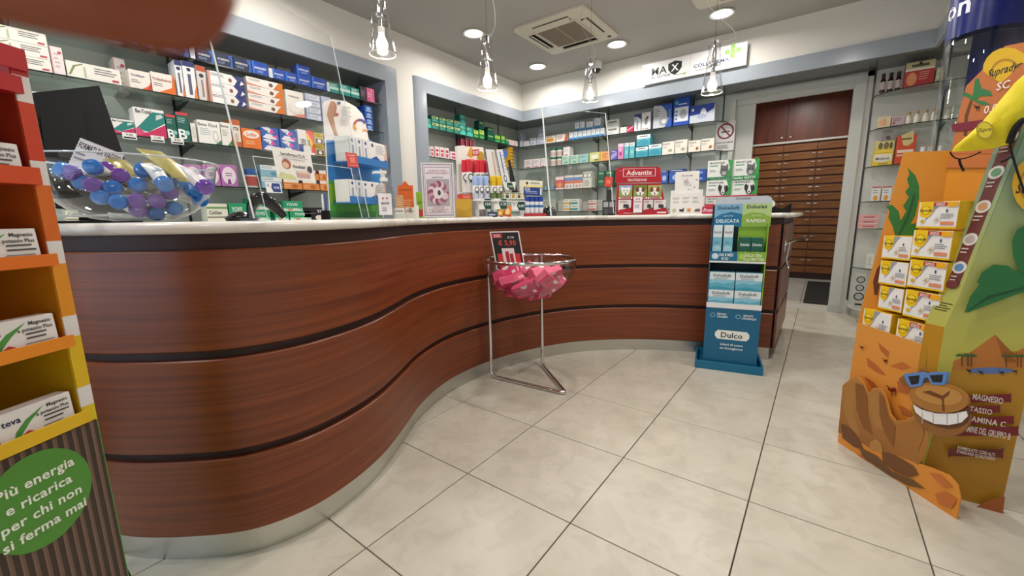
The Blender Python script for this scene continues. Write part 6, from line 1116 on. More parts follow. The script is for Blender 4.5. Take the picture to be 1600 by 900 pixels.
# flea boxes for cats and dogs
fc = []
for r_, (ya, yb_) in enumerate([(307, 335.5), (280, 306), (250, 278)]):
    for c_, (xa_, xb_) in enumerate([(1101, 1139), (1141, 1180)]):
        kd = 'cat' if r_ == 2 else 'dog'; gcol = '#3c9c4c'
        ops = [('p', [(.62, 0), (1, 0), (1, 1), (.8, 1), (.9, .6), (.8, .2)], gcol), ('T', 'FRONTLINE', .38, .86, .11, .6, '#26302c'), ('n', .08, .62, .45, .76, 1, '#3c9c74'), ('n', .08, .35, .4, .5, 2, '#8c9490'), ('r', 0, 0, 1, .08, '#2c8c5c' if r_ == 2 else '#c43c4c')]
        hx = .68
        if kd == 'cat': ops += [('e', hx, .4, .17, .3, '#6c6e70'), ('p', [(.52, .55), (.54, .82), (.64, .66)], '#6c6e70'), ('p', [(.84, .55), (.82, .82), (.72, .66)], '#6c6e70'), ('e', hx, .28, .08, .1, '#c8c8c8'), ('e', .62, .48, .03, .05, '#2c3c2c'), ('e', .74, .48, .03, .05, '#2c3c2c'), ('e', hx, .31, .02, .025, '#2c2424')]
        else: ops += [('e', hx, .4, .15, .3, '#3c3c42' if c_ == 0 else '#1c1c20'), ('e', .54, .55, .06, .2, '#2a2a2e'), ('e', .83, .5, .06, .2, '#2a2a2e'), ('p', [(.65, .72), (.71, .72), (.76, .25), (.68, .12), (.6, .25)], '#e8e6e4'), ('e', hx, .27, .035, .045, '#1a1818'), ('e', .61, .48, .02, .03, '#0c0c0c'), ('e', .75, .48, .02, .03, '#0c0c0c')]
        o = cbox(xa_, xb_, ya, yb_ if r_ else None, .16, .05, '#e9ece8', ops, 'medicine_box', 'white and green flea box with %s picture, %s %s' % (kd, ['bottom row', 'middle row', 'top row'][r_], ['left', 'right'][c_]), 'box', 'white and green flea boxes stacked')
        if r_: o.location[2] = top_+.001+(.016 if r_ == 2 else 0)
        top_n = o.location[2]+max(v.co.z for v in o.data.vertices)
    top_ = top_n
    if r_ == 1:
        o = cbox(1101, 1180, 277, 283, .16, .05, '#2c8c4c', [('T', 'FRONTLINE Combo GATTI', .5, .5, .6, .95, '#e8f4ea')], 'flat_box', 'flat green strip box between the top and middle rows of flea boxes', 'box'); o.location[2] = top_+.001; 
cbox(1097, 1128, 322, None, .08, .02, '#c0284c', [('i', 'Frontline', .5, .5, .45, .9, '#f4e4ea'), ('r', .1, .9, .6, 1.3, '#c83c4c')], 'sign_block', 'crimson sign block in front of the white flea boxes', 'sign')
p, w, h, rz = spot(1188, 1236, 317, None, .35); t = empty('receipt_printer', 'black receipt printer with a white paper roll at the counter end', 'printer', p, rz)
MB().prism([(-w/2, 0), (w/2, 0), (w/2, h*.95), (w*.2, h*.4), (-w*.2, h*.8), (-w/2, h*.75)], (0, 0, 0), (1, 0, 0), (0, 0, 1), .14, BLK).build('body', t)
q = MB(); q.T = Matrix.Translation((-w*.18, .02, h*.9)) @ Matrix.Rotation(R(90), 4, 'X'); q.lathe([(0, -.06), (.03, -.06), (.03, .02), (.012, .02), (.012, .0)], WHT, 20); q.build('paper_roll', t, 40)
hk = Vector((-.205, 3.60, .86)); q = MB().tube(bez(hk+Vector((.0, 0, 0)), hk+Vector((.05, 0, .03)), hk+Vector((.10, -.02, .06)), hk+Vector((.13, -.05, .04))), .008, CHROME, 8).tube(bez(hk+Vector((.03, 0, .01)), hk+Vector((.03, 0, -.06)), hk+Vector((.0, .0, -.1)), hk+Vector((.04, -.02, -.17))), .006, CHROME, 8).box(hk[0]-.0, hk[1]-.02, hk[2]-.05, hk[0]+.008, hk[1]+.02, hk[2]+.03, CHROME, .002)
tag(q.build('bag_hook', None, 60), 'curved chrome bag hook on the right end of the counter', 'hook')
# ================================================================== SIGNS ON THE BACK WALL
def wallsign(x0, x1, z0, z1, y, ops, name, label, th=.02, col='#e9e8e8'):
    q = MB().box(x0, y, z0, x1, y+th, z1, card(col), .0015); q.art((x0, y, z0), (1, 0, 0), (0, 0, 1), x1-x0, z1-z0, ops); return tag(q.build(name), label, 'sign')
zb_, zt2 = 2.612, 2.84
wallsign(-1.88, -1.345, zb_, zt2, 5.165, [('X', 'MA', .37, .56, .34, .33, '#26282c'), ('p', [(.56, .78), (.68, .86), (.70, .88), (.72, .86), (.84, .78), (.84, .5), (.78, .32), (.70, .2), (.62, .32), (.56, .5)], '#26282c'), ('T', 'X', .70, .56, .32, .2, '#efefef'), ('X', 'PROTECTION', .40, .27, .12, .42, '#3c3e42'), ('n', .72, .14, .92, .22, 1, '#8c9c4c'), ('p', [(.9, .12), (.95, .22), (.86, .2)], '#7ca43c')], 'wall_sign', 'white sign with black MAX shield on the fascia')
wallsign(-1.343, -.785, zb_, zt2, 5.165, [('X', 'COLLFARMA', .39, .40, .15, .64, '#26306c'), ('n', .1, .12, .64, .24, 1, '#a0a0a4')]+[('r', .72+.095*i, .42+.2*j, .80+.095*i, .61+.2*j, '#7cb82c') for i, j in ((0, 0), (0, 1), (0, 2), (-1, 1), (1, 1))]+[], 'wall_sign', 'white sign with green square cross on the fascia')
px0 = at(1115, 210, 1, YN-.002)
nx0, nx1, nz0, nz1 = at(1117, 238, 1, YN-.03)[0], at(1146, 238, 1, YN-.03)[0], at(1128, 236, 1, YN-.03)[2], at(1130, 190, 1, YN-.03)[2]
q = MB().box(nx0, YN-.034, nz0, nx1, YN-.030, nz1, card('#dcdad8')); W_, H_ = nx1-nx0, nz1-nz0
q.art((nx0, YN-.034, nz0), (1, 0, 0), (0, 0, 1), W_, H_, [('o', .5, .66, .27, '#7c1830'), ('o', .5, .66, .215, '#dcdad8'), ('r', .28, .62, .72, .665, '#26262a'), ('r', .60, .62, .62, .665, '#dcdad8'), ('p', [(.22, .83), (.27, .87), (.78, .5), (.73, .46)], '#7c1830'), ('T', 'È VIETATO FUMARE', .5, .28, .05, .86, '#26262a'), ('n', .1, .06, .9, .2, 3, '#6c6c70')])
tag(q.build('no_smoking_sign'), 'white no-smoking sign with dark red ring left of the doorway', 'sign')
# ================================================================== CAMEL AND PALM FLOOR DISPLAY
def gradmat(name, stops, z0, z1):
    m, n, l, b = base(name); tc = n.new('ShaderNodeTexCoord'); sp = n.new('ShaderNodeSeparateXYZ'); l.new(tc.outputs['Object'], sp.inputs[0])
    mr = n.new('ShaderNodeMapRange'); mr.inputs[1].default_value = z0; mr.inputs[2].default_value = z1; l.new(sp.outputs[2], mr.inputs[0])
    nz = n.new('ShaderNodeTexNoise'); nz.inputs['Scale'].default_value = 3; l.new(tc.outputs['Object'], nz.inputs['Vector'])
    ad = n.new('ShaderNodeMath'); ad.operation = 'MULTIPLY_ADD'; l.new(nz.outputs[0], ad.inputs[0]); ad.inputs[1].default_value = .12; l.new(mr.outputs[0], ad.inputs[2])
    r = ramp(n, ad.outputs[0], l, stops); l.new(r.outputs[0], b.inputs['Base Color']); b.inputs['Roughness'].default_value = .4; return m
SKYP = gradmat('printed_desert_sky', [(.1, '#b9b14a'), (.5, '#a8ad62'), (.95, '#7f9a82')], .55, 1.35)
ORG = gradmat('printed_orange_card', [(0, '#cf7f20'), (.5, '#dc8d22'), (1, '#e0942a')], 0, 1.3)
SAND = gradmat('printed_sand', [(0, '#d98b30'), (.6, '#d68a33'), (1, '#d99340')], 0, .6)
MUST = gradmat('printed_mustard', [(0, '#a87414'), (.6, '#b07d18'), (1, '#b98420')], 0, .6)
FUR = gradmat('printed_camel_fur', [(0, '#7d4a1c'), (.4, '#9c6428'), (1, '#b0783a')], 0, .35)
A3 = Vector((.163, 2.381, 0)); eF = Vector((.635, -.773, 0)).normalized(); FPl = VP(A3, eF); nF = FPl.n
FB = VP(A3-nF*.03, eF); G = FB.pt(1432, 768); G[2] = 0
E3 = Vector((.626, 2.15, 0)); SP = VP(G, E3-G); eS = SP.e; nS = SP.n
disp = empty('floor_display', 'big orange and yellow cardboard floor display with palm tree and camel cutout', 'display stand')
class Art:                                  # printed shapes traced on a real board
    def __init__(s, P_, th0=0.): s.P = P_; s.q = MB(); s.k = 0; s.th0 = th0
    def f(s, pts, c, th=0): s.k += 1; s.q.prism(s.P.poly(pts), s.P.O+s.P.n*(s.th0+.0003*s.k+th), s.P.e, s.P.up, th, card(c) if isinstance(c, str) else c); return s
    def el(s, cx, cy, rx, ry, c, th=0, rot=0, n=20): 
        co, si = math.cos(R(rot)), math.sin(R(rot)); return s.f([(cx+rx*math.cos(a)*co-ry*math.sin(a)*si, cy+rx*math.cos(a)*si+ry*math.sin(a)*co) for a in [k*2*math.pi/n for k in range(n)]], c, th)
    def tx(s, t, x0, x1, y, hpx, c, bold='T'):
        a, b_ = s.P.pt(x0, y), s.P.pt(x1, y); w = (b_-a).dot(s.P.e); (_, za), (_, zb) = s.P.uv((x0+x1)/2, y-hpx/2), s.P.uv((x0+x1)/2, y+hpx/2); h = za-zb; s.k += 1
        mid = s.P.pt((x0+x1)/2, y); s.q.art(mid-s.P.e*w/2-s.P.up*h/2, s.P.e, s.P.up, w, h, [(bold, t, .5, .5, .98, 1.0, c)], s.th0+.0003*s.k-.0); return s
    def build(s, nm, par): return s.q.build(nm, par)
# low front tray
front = [(1340, 504), (1449, 541), (1449, 568), (1432, 768), (1313, 690)]
fz = FB.poly(front); lo = [(u, max(0, z)) for u, z in fz]
a_ = Art(FB); a_.q.prism(lo, FB.O, FB.e, FB.up, .005, SAND)
for pts, c in [([(1372, 535), (1390, 550), (1388, 560), (1376, 548)], '#b5642c'), ([(1354, 558), (1372, 572), (1386, 588), (1370, 582), (1356, 572)], '#b5642c'), ([(1390, 572), (1410, 565), (1424, 574), (1410, 578)], '#c06a2c'), ([(1350, 588), (1364, 596), (1378, 612), (1362, 606)], '#a85624'), ([(1402, 596), (1418, 592), (1428, 606), (1418, 616), (1404, 612)], '#b5602a'), ([(1404, 632), (1420, 640), (1428, 652), (1410, 648)], '#b5602a')]: a_.f(pts, c)
def camelm(a, x, y, s, c='#6a1c10'):
    a.f([(x-s, y-s*.3), (x-s*.75, y-s*.6), (x-s*.45, y-.2*s), (x-s*.2, y-s*.55), (x+s*.05, y-s*.3), (x+s*.25, y-s*.6), (x+s*.5, y-s*.1), (x+s*.5, y+s*.2), (x-s*.5, y+s*.2)], c)
    for dx in (-.4, -.2, .25, .45): a.f([(x+s*dx, y+s*.1), (x+s*(dx+.1), y+s*.1), (x+s*(dx+.08), y+s), (x+s*dx, y+s)], c)
    a.f([(x-s*.7, y-s*.4), (x-s*1.05, y-s*.75), (x-s*1.3, y-s*.7), (x-s*1.0, y-s*.95), (x-s*.55, y-s*.3)], c)
camelm(a_, 1385, 564, 5); camelm(a_, 1397, 610, 9); camelm(a_, 1349, 543, 4)
a_.build('front_tray', disp)
# left wall: inner face seen; front edge leans back
Lp = VP(A3-nF*.03+eF*FB.uv(1340, 504)[0]*1.0, eS)
lw = [Lp.uv(*p) for p in [(1340, 504), (1412, 238), (1486, 235)]]; dback = lw[2][0]; ztop = lw[2][1]
MB().prism([(0, 0), (dback, 0), (dback, ztop), (lw[1][0], lw[1][1]), (lw[0][0], lw[0][1])], Lp.O, Lp.e, Lp.up, .006, ORG).build('left_wall', disp)
la = Art(Lp)
la.f([(1366, 460), (1364, 440), (1370, 420), (1385, 400), (1402, 380), (1406, 384), (1390, 405), (1377, 428), (1371, 462)], '#6a3018')
for pts in [[(1402, 378), (1412, 350), (1418, 330), (1425, 310), (1423, 297), (1418, 284), (1427, 270), (1430, 283), (1433, 296), (1436, 304), (1434, 318), (1427, 340), (1414, 368)],
            [(1418, 262), (1421, 272), (1417, 280), (1422, 290), (1414, 300), (1420, 308), (1411, 322), (1416, 330), (1404, 350), (1398, 372), (1402, 380), (1418, 360), (1430, 336), (1436, 310), (1436, 290), (1430, 274)],
            [(1400, 374), (1394, 352), (1388, 340), (1390, 330), (1384, 322), (1394, 320), (1404, 330), (1408, 350), (1406, 372)],
            [(1404, 376), (1414, 358), (1424, 350), (1434, 348), (1437, 354), (1430, 362), (1437, 372), (1424, 370), (1412, 376)],
            [(1402, 378), (1416, 380), (1428, 388), (1436, 400), (1424, 396), (1418, 402), (1408, 390), (1400, 386)]]: la.f(pts, '#2f7a34')
la.f([(1404, 372), (1420, 340), (1430, 306), (1428, 300), (1418, 335), (1402, 368)], '#1f5a2a')
la.f([(1380, 402), (1410, 396), (1440, 400), (1440, 430), (1385, 425), (1376, 412)], '#c06a1c'); la.build('palm_print', disp)
# back wall
bq0, bq1 = Lp.O+eS*dback, SP.O+eS*(SP.uv(1564, 797)[0]-.004); Bk = VP(bq0, bq1-bq0); wid = (bq1-bq0).length
MB().prism([(0, 0), (wid, 0), (wid, ztop), (0, ztop)], Bk.O, Bk.e, Bk.up, .006, ORG).build('back_wall', disp)
# right side wall, leaning front edge
uE = SP.uv(1564, 797)[0]; fold = [SP.uv(*p) for p in [(1491, 560), (1499, 463), (1567, 292), (1602, 205)]]
slope = (fold[2][0]-fold[1][0])/(fold[2][1]-fold[1][1]); utop = fold[1][0]+slope*(1.42-fold[1][1])

MB().prism([(0, 0), (uE, 0), (uE, 1.40), (min(utop, uE-.01), 1.40), (fold[1][0], fold[1][1]), (.0, fold[1][1]-.12)], SP.O, SP.e, SP.up, .006, SKYP).build('right_wall', disp)
ra = Art(SP); zz6 = fold[1][1]
sidex = lambda pts: pts
ra.f([(1433, 764), (1564, 796), (1601, 628), (1616, 560), (1618, 545), (1560, 552), (1520, 560), (1491, 562), (1487, 578)], MUST)
ra.f([(1489, 566), (1520, 548), (1555, 523), (1578, 548), (1600, 560), (1606, 575), (1488, 578)], '#b9702a'); ra.f([(1555, 523), (1580, 549), (1604, 566), (1570, 566)], '#9c5a1c'); ra.f([(1578, 556), (1602, 542), (1625, 560), (1600, 575)], '#b9702a')
ra.el(1548, 579, 36, 5, '#5c74a8')
for x, s in ((1503, 5), (1512, 5), (1517, 4), (1571, 4), (1588, 5), (1593, 4)):
    ra.f([(x-1, 572), (x+1, 572), (x+.8, 556), (x-.8, 556)], '#4a3418')
    for k in range(6): an = R(-160+k*28); ra.f([(x, 556), (x+math.cos(an)*s*2+1, 556+math.sin(an)*s*1.2), (x+math.cos(an)*s*2.2, 558+math.sin(an)*s*1.2+1)], '#35602c')
for x, y in ((1513, 578), (1531, 580), (1563, 580), (1583, 578)): camelm(ra, x, y, 5, '#2a1410')
for x0, x1, y0, y1, t in [(1508, 1576, 611, 626, 'MAGNESIO'), (1490, 1559, 629, 642, 'POTASSIO'), (1486, 1580, 645, 659, 'VITAMINA C'), (1483, 1587, 661, 677, 'VITAMINE DEL GRUPPO B')]:
    ra.f([(x0, y0+2), (x0+4, y0+4), (x1-3, y0+1), (x1, y0), (x1, y1), (x1-3, y1-1), (x0, y1)], '#74141c'); ra.tx(t, x0+8, x1-12 if 'GR' in t or 'C' in t else x1-12, (y0+y1)/2+1, (y1-y0)*.62, '#dccfc4')
ra.f([(1479, 694), (1484, 697), (1560, 697), (1564, 694), (1563, 712), (1558, 710), (1484, 708), (1478, 710)], '#642018'); ra.tx('FORMULATO CON ALTI', 1492, 1551, 700, 5, '#dccfc4'); ra.tx('STANDARD QUALITATIVI', 1490, 1551, 706, 5, '#dccfc4')
ra.f([(1510, 792), (1540, 776), (1566, 770), (1563, 796), (1530, 797)], '#9c5420')
for pts in [[(1503, 487), (1512, 462), (1528, 440), (1550, 428), (1575, 420), (1600, 424), (1632, 440), (1632, 470), (1610, 452), (1600, 462), (1590, 450), (1578, 460), (1566, 450), (1552, 462), (1542, 456), (1530, 470), (1522, 468), (1514, 482)],
            [(1507, 487), (1520, 462), (1545, 452), (1575, 446), (1600, 452)], [(1522, 440), (1530, 424), (1548, 412), (1570, 414), (1592, 430), (1632, 450), (1600, 440), (1585, 448), (1570, 434), (1556, 444), (1545, 432), (1532, 444)],
            [(1578, 400), (1576, 375), (1584, 358), (1600, 350), (1636, 348), (1634, 440), (1604, 430), (1586, 420)]]: ra.f(pts, '#1f6a34')
ra.f([(1505, 486), (1540, 460), (1598, 446), (1598, 449), (1542, 464)], '#134a24')
ra.el(1616, 290, 40, 45, '#d8a818'); ra.el(1616, 290, 30, 31, '#b4780c'); ra.el(1616, 290, 26, 27, '#d8a818'); ra.tx('Supradyn', 1582, 1648, 294, 15, '#26201c', 'i')
ra.build('desert_print', disp)
# narrow front post with the strip of icons
def leftof(Fp, px):
    lo_, hi_ = 0, .5
    for _ in range(30):
        md = (lo_+hi_)/2; x = proj(Fp-eF*md)[0]
        if x > px: lo_ = md
        else: hi_ = md
    return Fp-eF*lo_
f_low = SP.O.copy(); f_k = SP.pt(1499, 463); f_k2 = SP.O+SP.e*0+Vector((0, 0, zz6-.12)); f_t = SP.O+SP.e*utop+Vector((0, 0, 1.42))
l_k = leftof(f_k, 1467); wpost = (f_k-l_k).length
l_low = f_low-eF*wpost; l_k2 = f_k2-eF*wpost; l_t = f_t-eF*wpost
pm_ = MB()
for quad, mm in (((l_low, f_low, f_k2, l_k2), MUST), ((l_k2, f_k2, f_k, l_k), SKYP), ((l_k, f_k, f_t, l_t), SKYP)):
    n_q = (quad[1]-quad[0]).cross(quad[3]-quad[0]).normalized(); pm_.add(list(quad)+[p-n_q*.005 for p in quad], [(0, 1, 2, 3), (7, 6, 5, 4), (0, 4, 5, 1), (1, 5, 6, 2), (2, 6, 7, 3), (3, 7, 4, 0)], mm)
pm_.build('front_post', disp)
ps = MB(); eu = (f_t-f_k).normalized(); hh_ = (f_t-f_k).length
ps.art(l_k, eF, eu, wpost, hh_, [('r', .22, .06, .80, 1, '#6a3230')]+[('o', .5, y, .035, '#dcd8d0') for y in (.16, .32, .50, .68, .86)]+[('o', .5, y, .022, c) for y, c in ((.16, '#5c88b8'), (.32, '#b8a8a4'), (.50, '#c8946c'), (.68, '#6c9c74'), (.86, '#c8b4b0'))]+[('n', .3, y-.085, .7, y-.045, 2, '#cdbdb8') for y in (.16, .32, .50, .68, .86)]+[('e', .5, .06, .32, .025, '#6a3230')], .0006)
eu2 = (f_k-f_k2).normalized(); ps.art(l_k2, eF, eu2, wpost, (f_k-f_k2).length, [('n', .15, .45, .9, .75, 4, '#3a3420')], .0006)
ps.build('icon_strip', disp)
# supplement boxes inside
def supbox(px0, px1, yt, yb, dv, var, label, yaw=0):
    P_ = VP(FB.O-nF*dv, eF); (ua, za), (ub, zb) = P_.uv(px0, (yt+yb)/2), P_.uv(px1, (yt+yb)/2); zt = P_.uv((px0+px1)/2, yt)[1]; zb = P_.uv((px0+px1)/2, yb)[1]; w, h = ub-ua, zt-zb
    q = MB().box(-w/2, 0, 0, w/2, .085, h, card('#e2b414'), .0015)
    q.art((-w/2, 0, 0), (1, 0, 0), (0, 0, 1), w, h, [('r', .01, .01, .99, .99, '#ebe9e6'), ('p', [(.2, .25), (.35, .45), (.5, .8), (.62, .99), (.28, .99), (.28, .6)], '#9c9ca4'), ('p', [(.04, .99), (.38, .99), (.38, .6), (.3, .42), (.18, .38), (.06, .48)], '#ecc414'), ('o', .21, .68, .17, '#c8940c'), ('o', .21, .68, .14, '#f4d430'), ('i', 'Supradyn', .21, .68, .1, .32, '#2a2420'), ('r', .01, .01, .99, .07, '#e6bc18'), ('p', [(.42, .28), (.54, .46), (.62, .36), (.5, .18)], '#d8d4c8'), ('o', .52, .32, .05, '#c4a878'), ('e', .74, .66, .025, .06, '#4a5468'), ('n', .6, .36, .95, .56, 3, '#8c8c94'), ('r', .62, .14, .94, .26, '#dc8c64')]+([('r', .4, .84, .74, .97, '#c8301c'), ('p', [(.74, .8), (.98, .8), (.99, .98), (.74, .98)], '#ecac1c'), ('T', 'OFFERTA', .57, .925, .05, .28, '#f4e8e0'), ('T', 'SPECIALE', .57, .87, .05, .28, '#f4e8e0'), ('o', .17, .26, .07, '#dca818')] if var else []))
    o = q.build('supplement_box'); M = Matrix.Rotation(math.atan2(eF[1], eF[0])+yaw, 4, 'Z')
    c = P_.O+eF*((ua+ub)/2); o.matrix_world = Matrix.Translation((c[0], c[1], zb)) @ M; return tag(o, label, 'box', 'supplement boxes in the floor display')
rows = [(1434, 1497, 315, 357), (1425, 1487, 360, 405), (1419, 1478, 407.5, 453), (1412, 1468, 456, 500), (1399, 1453, 503, 548)]
for k, (a, c, y0, y1) in enumerate(rows): supbox(a, c, y0, y1, .012, 1, 'white supplement box with red offer flash, %s from the top of the right stack' % ORD[k])
for k, (a, c, y0, y1) in enumerate([(1379, 1424, 369, 406), (1374, 1418, 408.5, 446.5), (1373, 1411, 449, 486)]): supbox(a, c, y0, y1, .022, 0, 'white and yellow supplement box, %s from the top of the left stack' % ORD[k])
supbox(1347, 1392, 486, 528, .012, 0, 'white and yellow supplement box alone at the front left of the display')
# camel cutout board
cb = MB(); OUT = [(1310, 693), (1316, 640), (1320, 602), (1328, 593), (1341, 589), (1351, 598), (1358, 614), (1366, 606), (1378, 606), (1386, 620), (1393, 647), (1401, 657), (1414, 657), (1428, 650), (1440, 640), (1452, 660), (1450, 690), (1444, 712), (1437, 724), (1460, 732), (1484, 742), (1498, 758), (1502, 778), (1496, 812), (1430, 782), (1378, 746), (1334, 712)]
o_ = [(u, max(.0, z)) for u, z in FPl.poly(OUT)]
cb.prism(o_, FPl.O+FPl.n*.004, FPl.e, FPl.up, .005, SAND); cb.build('camel_cutout', disp)
ca = Art(FPl, .0042)
ca.f([(1311, 676), (1318, 602), (1328, 594), (1341, 590), (1351, 599), (1358, 614), (1366, 607), (1378, 607), (1385, 620), (1392, 648), (1401, 658), (1414, 658), (1428, 651), (1440, 641), (1452, 660), (1450, 690), (1444, 712), (1436, 727), (1430, 722), (1405, 712), (1392, 720), (1378, 705), (1360, 700), (1345, 690), (1325, 678)], FUR)
for pts, c in [([(1322, 604), (1330, 598), (1338, 598), (1334, 640), (1345, 680), (1330, 670), (1320, 640)], '#a8763a'), ([(1362, 610), (1374, 610), (1376, 640), (1385, 672), (1370, 668), (1360, 640)], '#a8763a'), ([(1338, 598), (1350, 602), (1357, 618), (1358, 650), (1366, 680), (1350, 668), (1340, 640)], '#86521e'), ([(1376, 612), (1384, 622), (1390, 650), (1402, 668), (1398, 700), (1384, 676), (1376, 648)], '#86521e'), ([(1404, 664), (1428, 658), (1444, 650), (1446, 680), (1436, 706), (1414, 690)], '#a06a2c'), ([(1316, 662), (1330, 668), (1346, 690), (1352, 704), (1336, 698), (1318, 684)], '#6c4222'), ([(1362, 690), (1372, 686), (1380, 694), (1382, 706), (1370, 704), (1360, 700)], '#b07c3c'), ([(1380, 706), (1392, 708), (1410, 716), (1430, 728), (1438, 742), (1424, 746), (1400, 736), (1382, 722)], '#70441f'), ([(1344, 698), (1372, 712), (1396, 736), (1430, 750), (1448, 764), (1420, 758), (1388, 740), (1350, 714)], '#6c4a2c'), ([(1340, 708), (1352, 714), (1376, 742), (1362, 736)], '#c06a30'), ([(1404, 754), (1420, 762), (1446, 788), (1430, 780), (1408, 768)], '#c06a30'), ([(1454, 738), (1472, 742), (1492, 762), (1476, 760)], '#c06a30'), ([(1464, 772), (1480, 768), (1498, 780), (1490, 794), (1470, 786)], '#c06a30')]: ca.f(pts, c)
ca.build('camel_body_print', disp)
hd_ = Art(FPl, .0045)
hd_.f([(1408, 592), (1416, 586), (1430, 590), (1444, 576), (1458, 582), (1462, 600), (1440, 640), (1428, 625), (1426, 606), (1414, 602)], '#8a5a2c', .006)
hd_.el(1476, 645, 46, 36, '#8c5a28', .006, 20); hd_.el(1478, 640, 44, 28, '#5c3418', .007, 16)
hd_.f([(1432, 632), (1446, 640), (1470, 646), (1496, 646), (1516, 642), (1518, 650), (1508, 660), (1488, 664), (1466, 662), (1448, 654), (1436, 644)], '#e6e4e2', .0085)
for x in (1446, 1463, 1485, 1502): hd_.f([(x, 643), (x+1, 643), (x+1.5, 662), (x+.5, 662)], '#a8a4a4', .0086)
hd_.el(1473, 621, 47, 23, '#a5702f', .010, 9); hd_.el(1474, 617, 38, 15, '#b98542', .0104, 9)
hd_.f([(1448, 612), (1460, 610), (1480, 618), (1492, 610), (1490, 617), (1480, 624), (1464, 618)], '#6c3e18', .0108); hd_.f([(1479, 622), (1482, 622), (1483, 642), (1480, 642)], '#6c3e18', .0108)
hd_.f([(1419, 584), (1448, 581), (1456, 584), (1464, 581), (1487, 581), (1487, 587), (1484, 601), (1464, 601), (1458, 590), (1452, 590), (1447, 603), (1430, 605), (1424, 596)], '#5c86c4', .012)
hd_.f([(1427, 588), (1445, 586), (1443, 599), (1432, 601)], '#1c2024', .0126); hd_.f([(1461, 586), (1482, 585), (1480, 597), (1466, 597)], '#1c2024', .0126)
hd_.build('camel_head', disp)
# header card and yellow cloth bag
HP = VP(Bk.O+Bk.n*.008, Bk.e)
ha = MB(); ha.prism(HP.poly([(1478, 262), (1486, 238), (1500, 170), (1510, 134), (1535, 109), (1548, 96), (1570, 72), (1600, 66), (1650, 64), (1650, 262)]), HP.O, HP.e, HP.up, .005, card('#c9763a')); ha.build('header_card', disp)
h2 = Art(HP); h2.el(1574, 112, 39, 38, '#e0b41c'); h2.el(1570, 112, 23, 20, '#b4841c', 0, -25); h2.el(1570, 112, 19, 16, '#e0b41c', 0, -25); h2.tx('Supradyn', 1544, 1596, 108, 12, '#2a2018', 'i')
h2.f([(1500, 172), (1512, 136), (1535, 110), (1562, 132), (1600, 98), (1650, 90), (1650, 240), (1486, 240)], '#c4713a')
h2.f([(1506, 212), (1508, 180), (1517, 155), (1521, 156), (1513, 184), (1512, 214)], '#6a3a20')
for pts in [[(1519, 156), (1522, 140), (1524, 124), (1530, 122), (1534, 138), (1528, 158)], [(1519, 156), (1504, 148), (1510, 144), (1524, 152)], [(1522, 154), (1536, 138), (1548, 142), (1552, 150), (1538, 150)], [(1520, 156), (1538, 158), (1550, 164), (1534, 164)]]: h2.f(pts, '#2c7a44')
camelm(h2, 1529, 168, 6, '#2a1008'); h2.f([(1488, 194), (1545, 186), (1560, 198), (1490, 206)], '#7c1c38'); h2.tx('0.01', 1540, 1566, 169, 12, '#efe4da'); h2.tx('SC', 1560, 1580, 133, 12, '#efe4da')
h2.build('header_print', disp)
bagP = VP(SP.pt(1560, 200)+nS*.02-SP.e*.0, (eF*.6+eS*.8))
def cloth(outline_, P_, label):
    pts = P_.poly(outline_); n = len(pts); cx = sum(p[0] for p in pts)/n; cz = sum(p[1] for p in pts)/n; q = MB(); rings = 7; vs = []; rnd = random.Random(3)
    for s in (1, -1):
        for k in range(rings+1):
            f = k/rings
            for i, (u, z) in enumerate(pts):
                uu, zz_ = cx+(u-cx)*f, cz+(z-cz)*f; off_ = .030*(1-f**2.2)*s+(.006*math.sin(uu*70+zz_*35)*(f < 1)); p = P_.O+P_.e*uu+P_.up*zz_+P_.n*off_; vs.append(tuple(p))
    fs = []
    for s in (0, 1):
        b0 = s*(rings+1)*n
        for k in range(rings):
            for i in range(n): f = (b0+k*n+i, b0+k*n+(i+1) % n, b0+(k+1)*n+(i+1) % n, b0+(k+1)*n+i); fs.append(f if s else f[::-1])
    q.add(vs, fs, card('#e6d21c', .6, name='yellow_nylon')); return q
t = empty('cloth_bag', 'bright yellow drawstring bag draped over the top of the camel display', 'bag')
b_o = [(1487, 237), (1492, 228), (1514, 210), (1535, 190), (1560, 160), (1585, 130), (1605, 112), (1640, 100), (1650, 150), (1620, 172), (1600, 190), (1588, 205), (1576, 226), (1550, 232), (1515, 236)]
dense = []
for i in range(len(b_o)):
    a, c = b_o[i], b_o[(i+1) % len(b_o)]; dense += [a, ((a[0]+c[0])/2, (a[1]+c[1])/2)]
cloth(dense, bagP, '').build('cloth', t, 80)
ba = Art(bagP, .034); ba.el(1542, 205, 13, 14, '#a8901c', 0, -20); ba.el(1542, 205, 11, 12, '#d8c420', 0, -20); ba.tx('Supra', 1532, 1552, 204, 6, '#6c5c18', 'i'); ba.build('bag_print', t)
cp_ = lambda *P: [bagP.pt(*p)+bagP.n*.03 for p in P]
q = MB().tube(bez(*cp_((1488, 238), (1492, 250), (1503, 254), (1520, 246), (1536, 238))), .0022, BLK, 6).tube(cp_((1502, 250), (1504, 258), (1509, 268)), .0035, BLK, 6).tube(bez(*cp_((1604, 188), (1590, 195), (1584, 210), (1580, 225))), .009, BLK, 8).tube(bez(*cp_((1580, 218), (1582, 245), (1592, 262), (1600, 300), (1612, 320))), .003, BLK, 6).tube(bez(*cp_((1584, 245), (1574, 252), (1566, 254))), .003, BLK, 6)
q.build('drawstring', t)
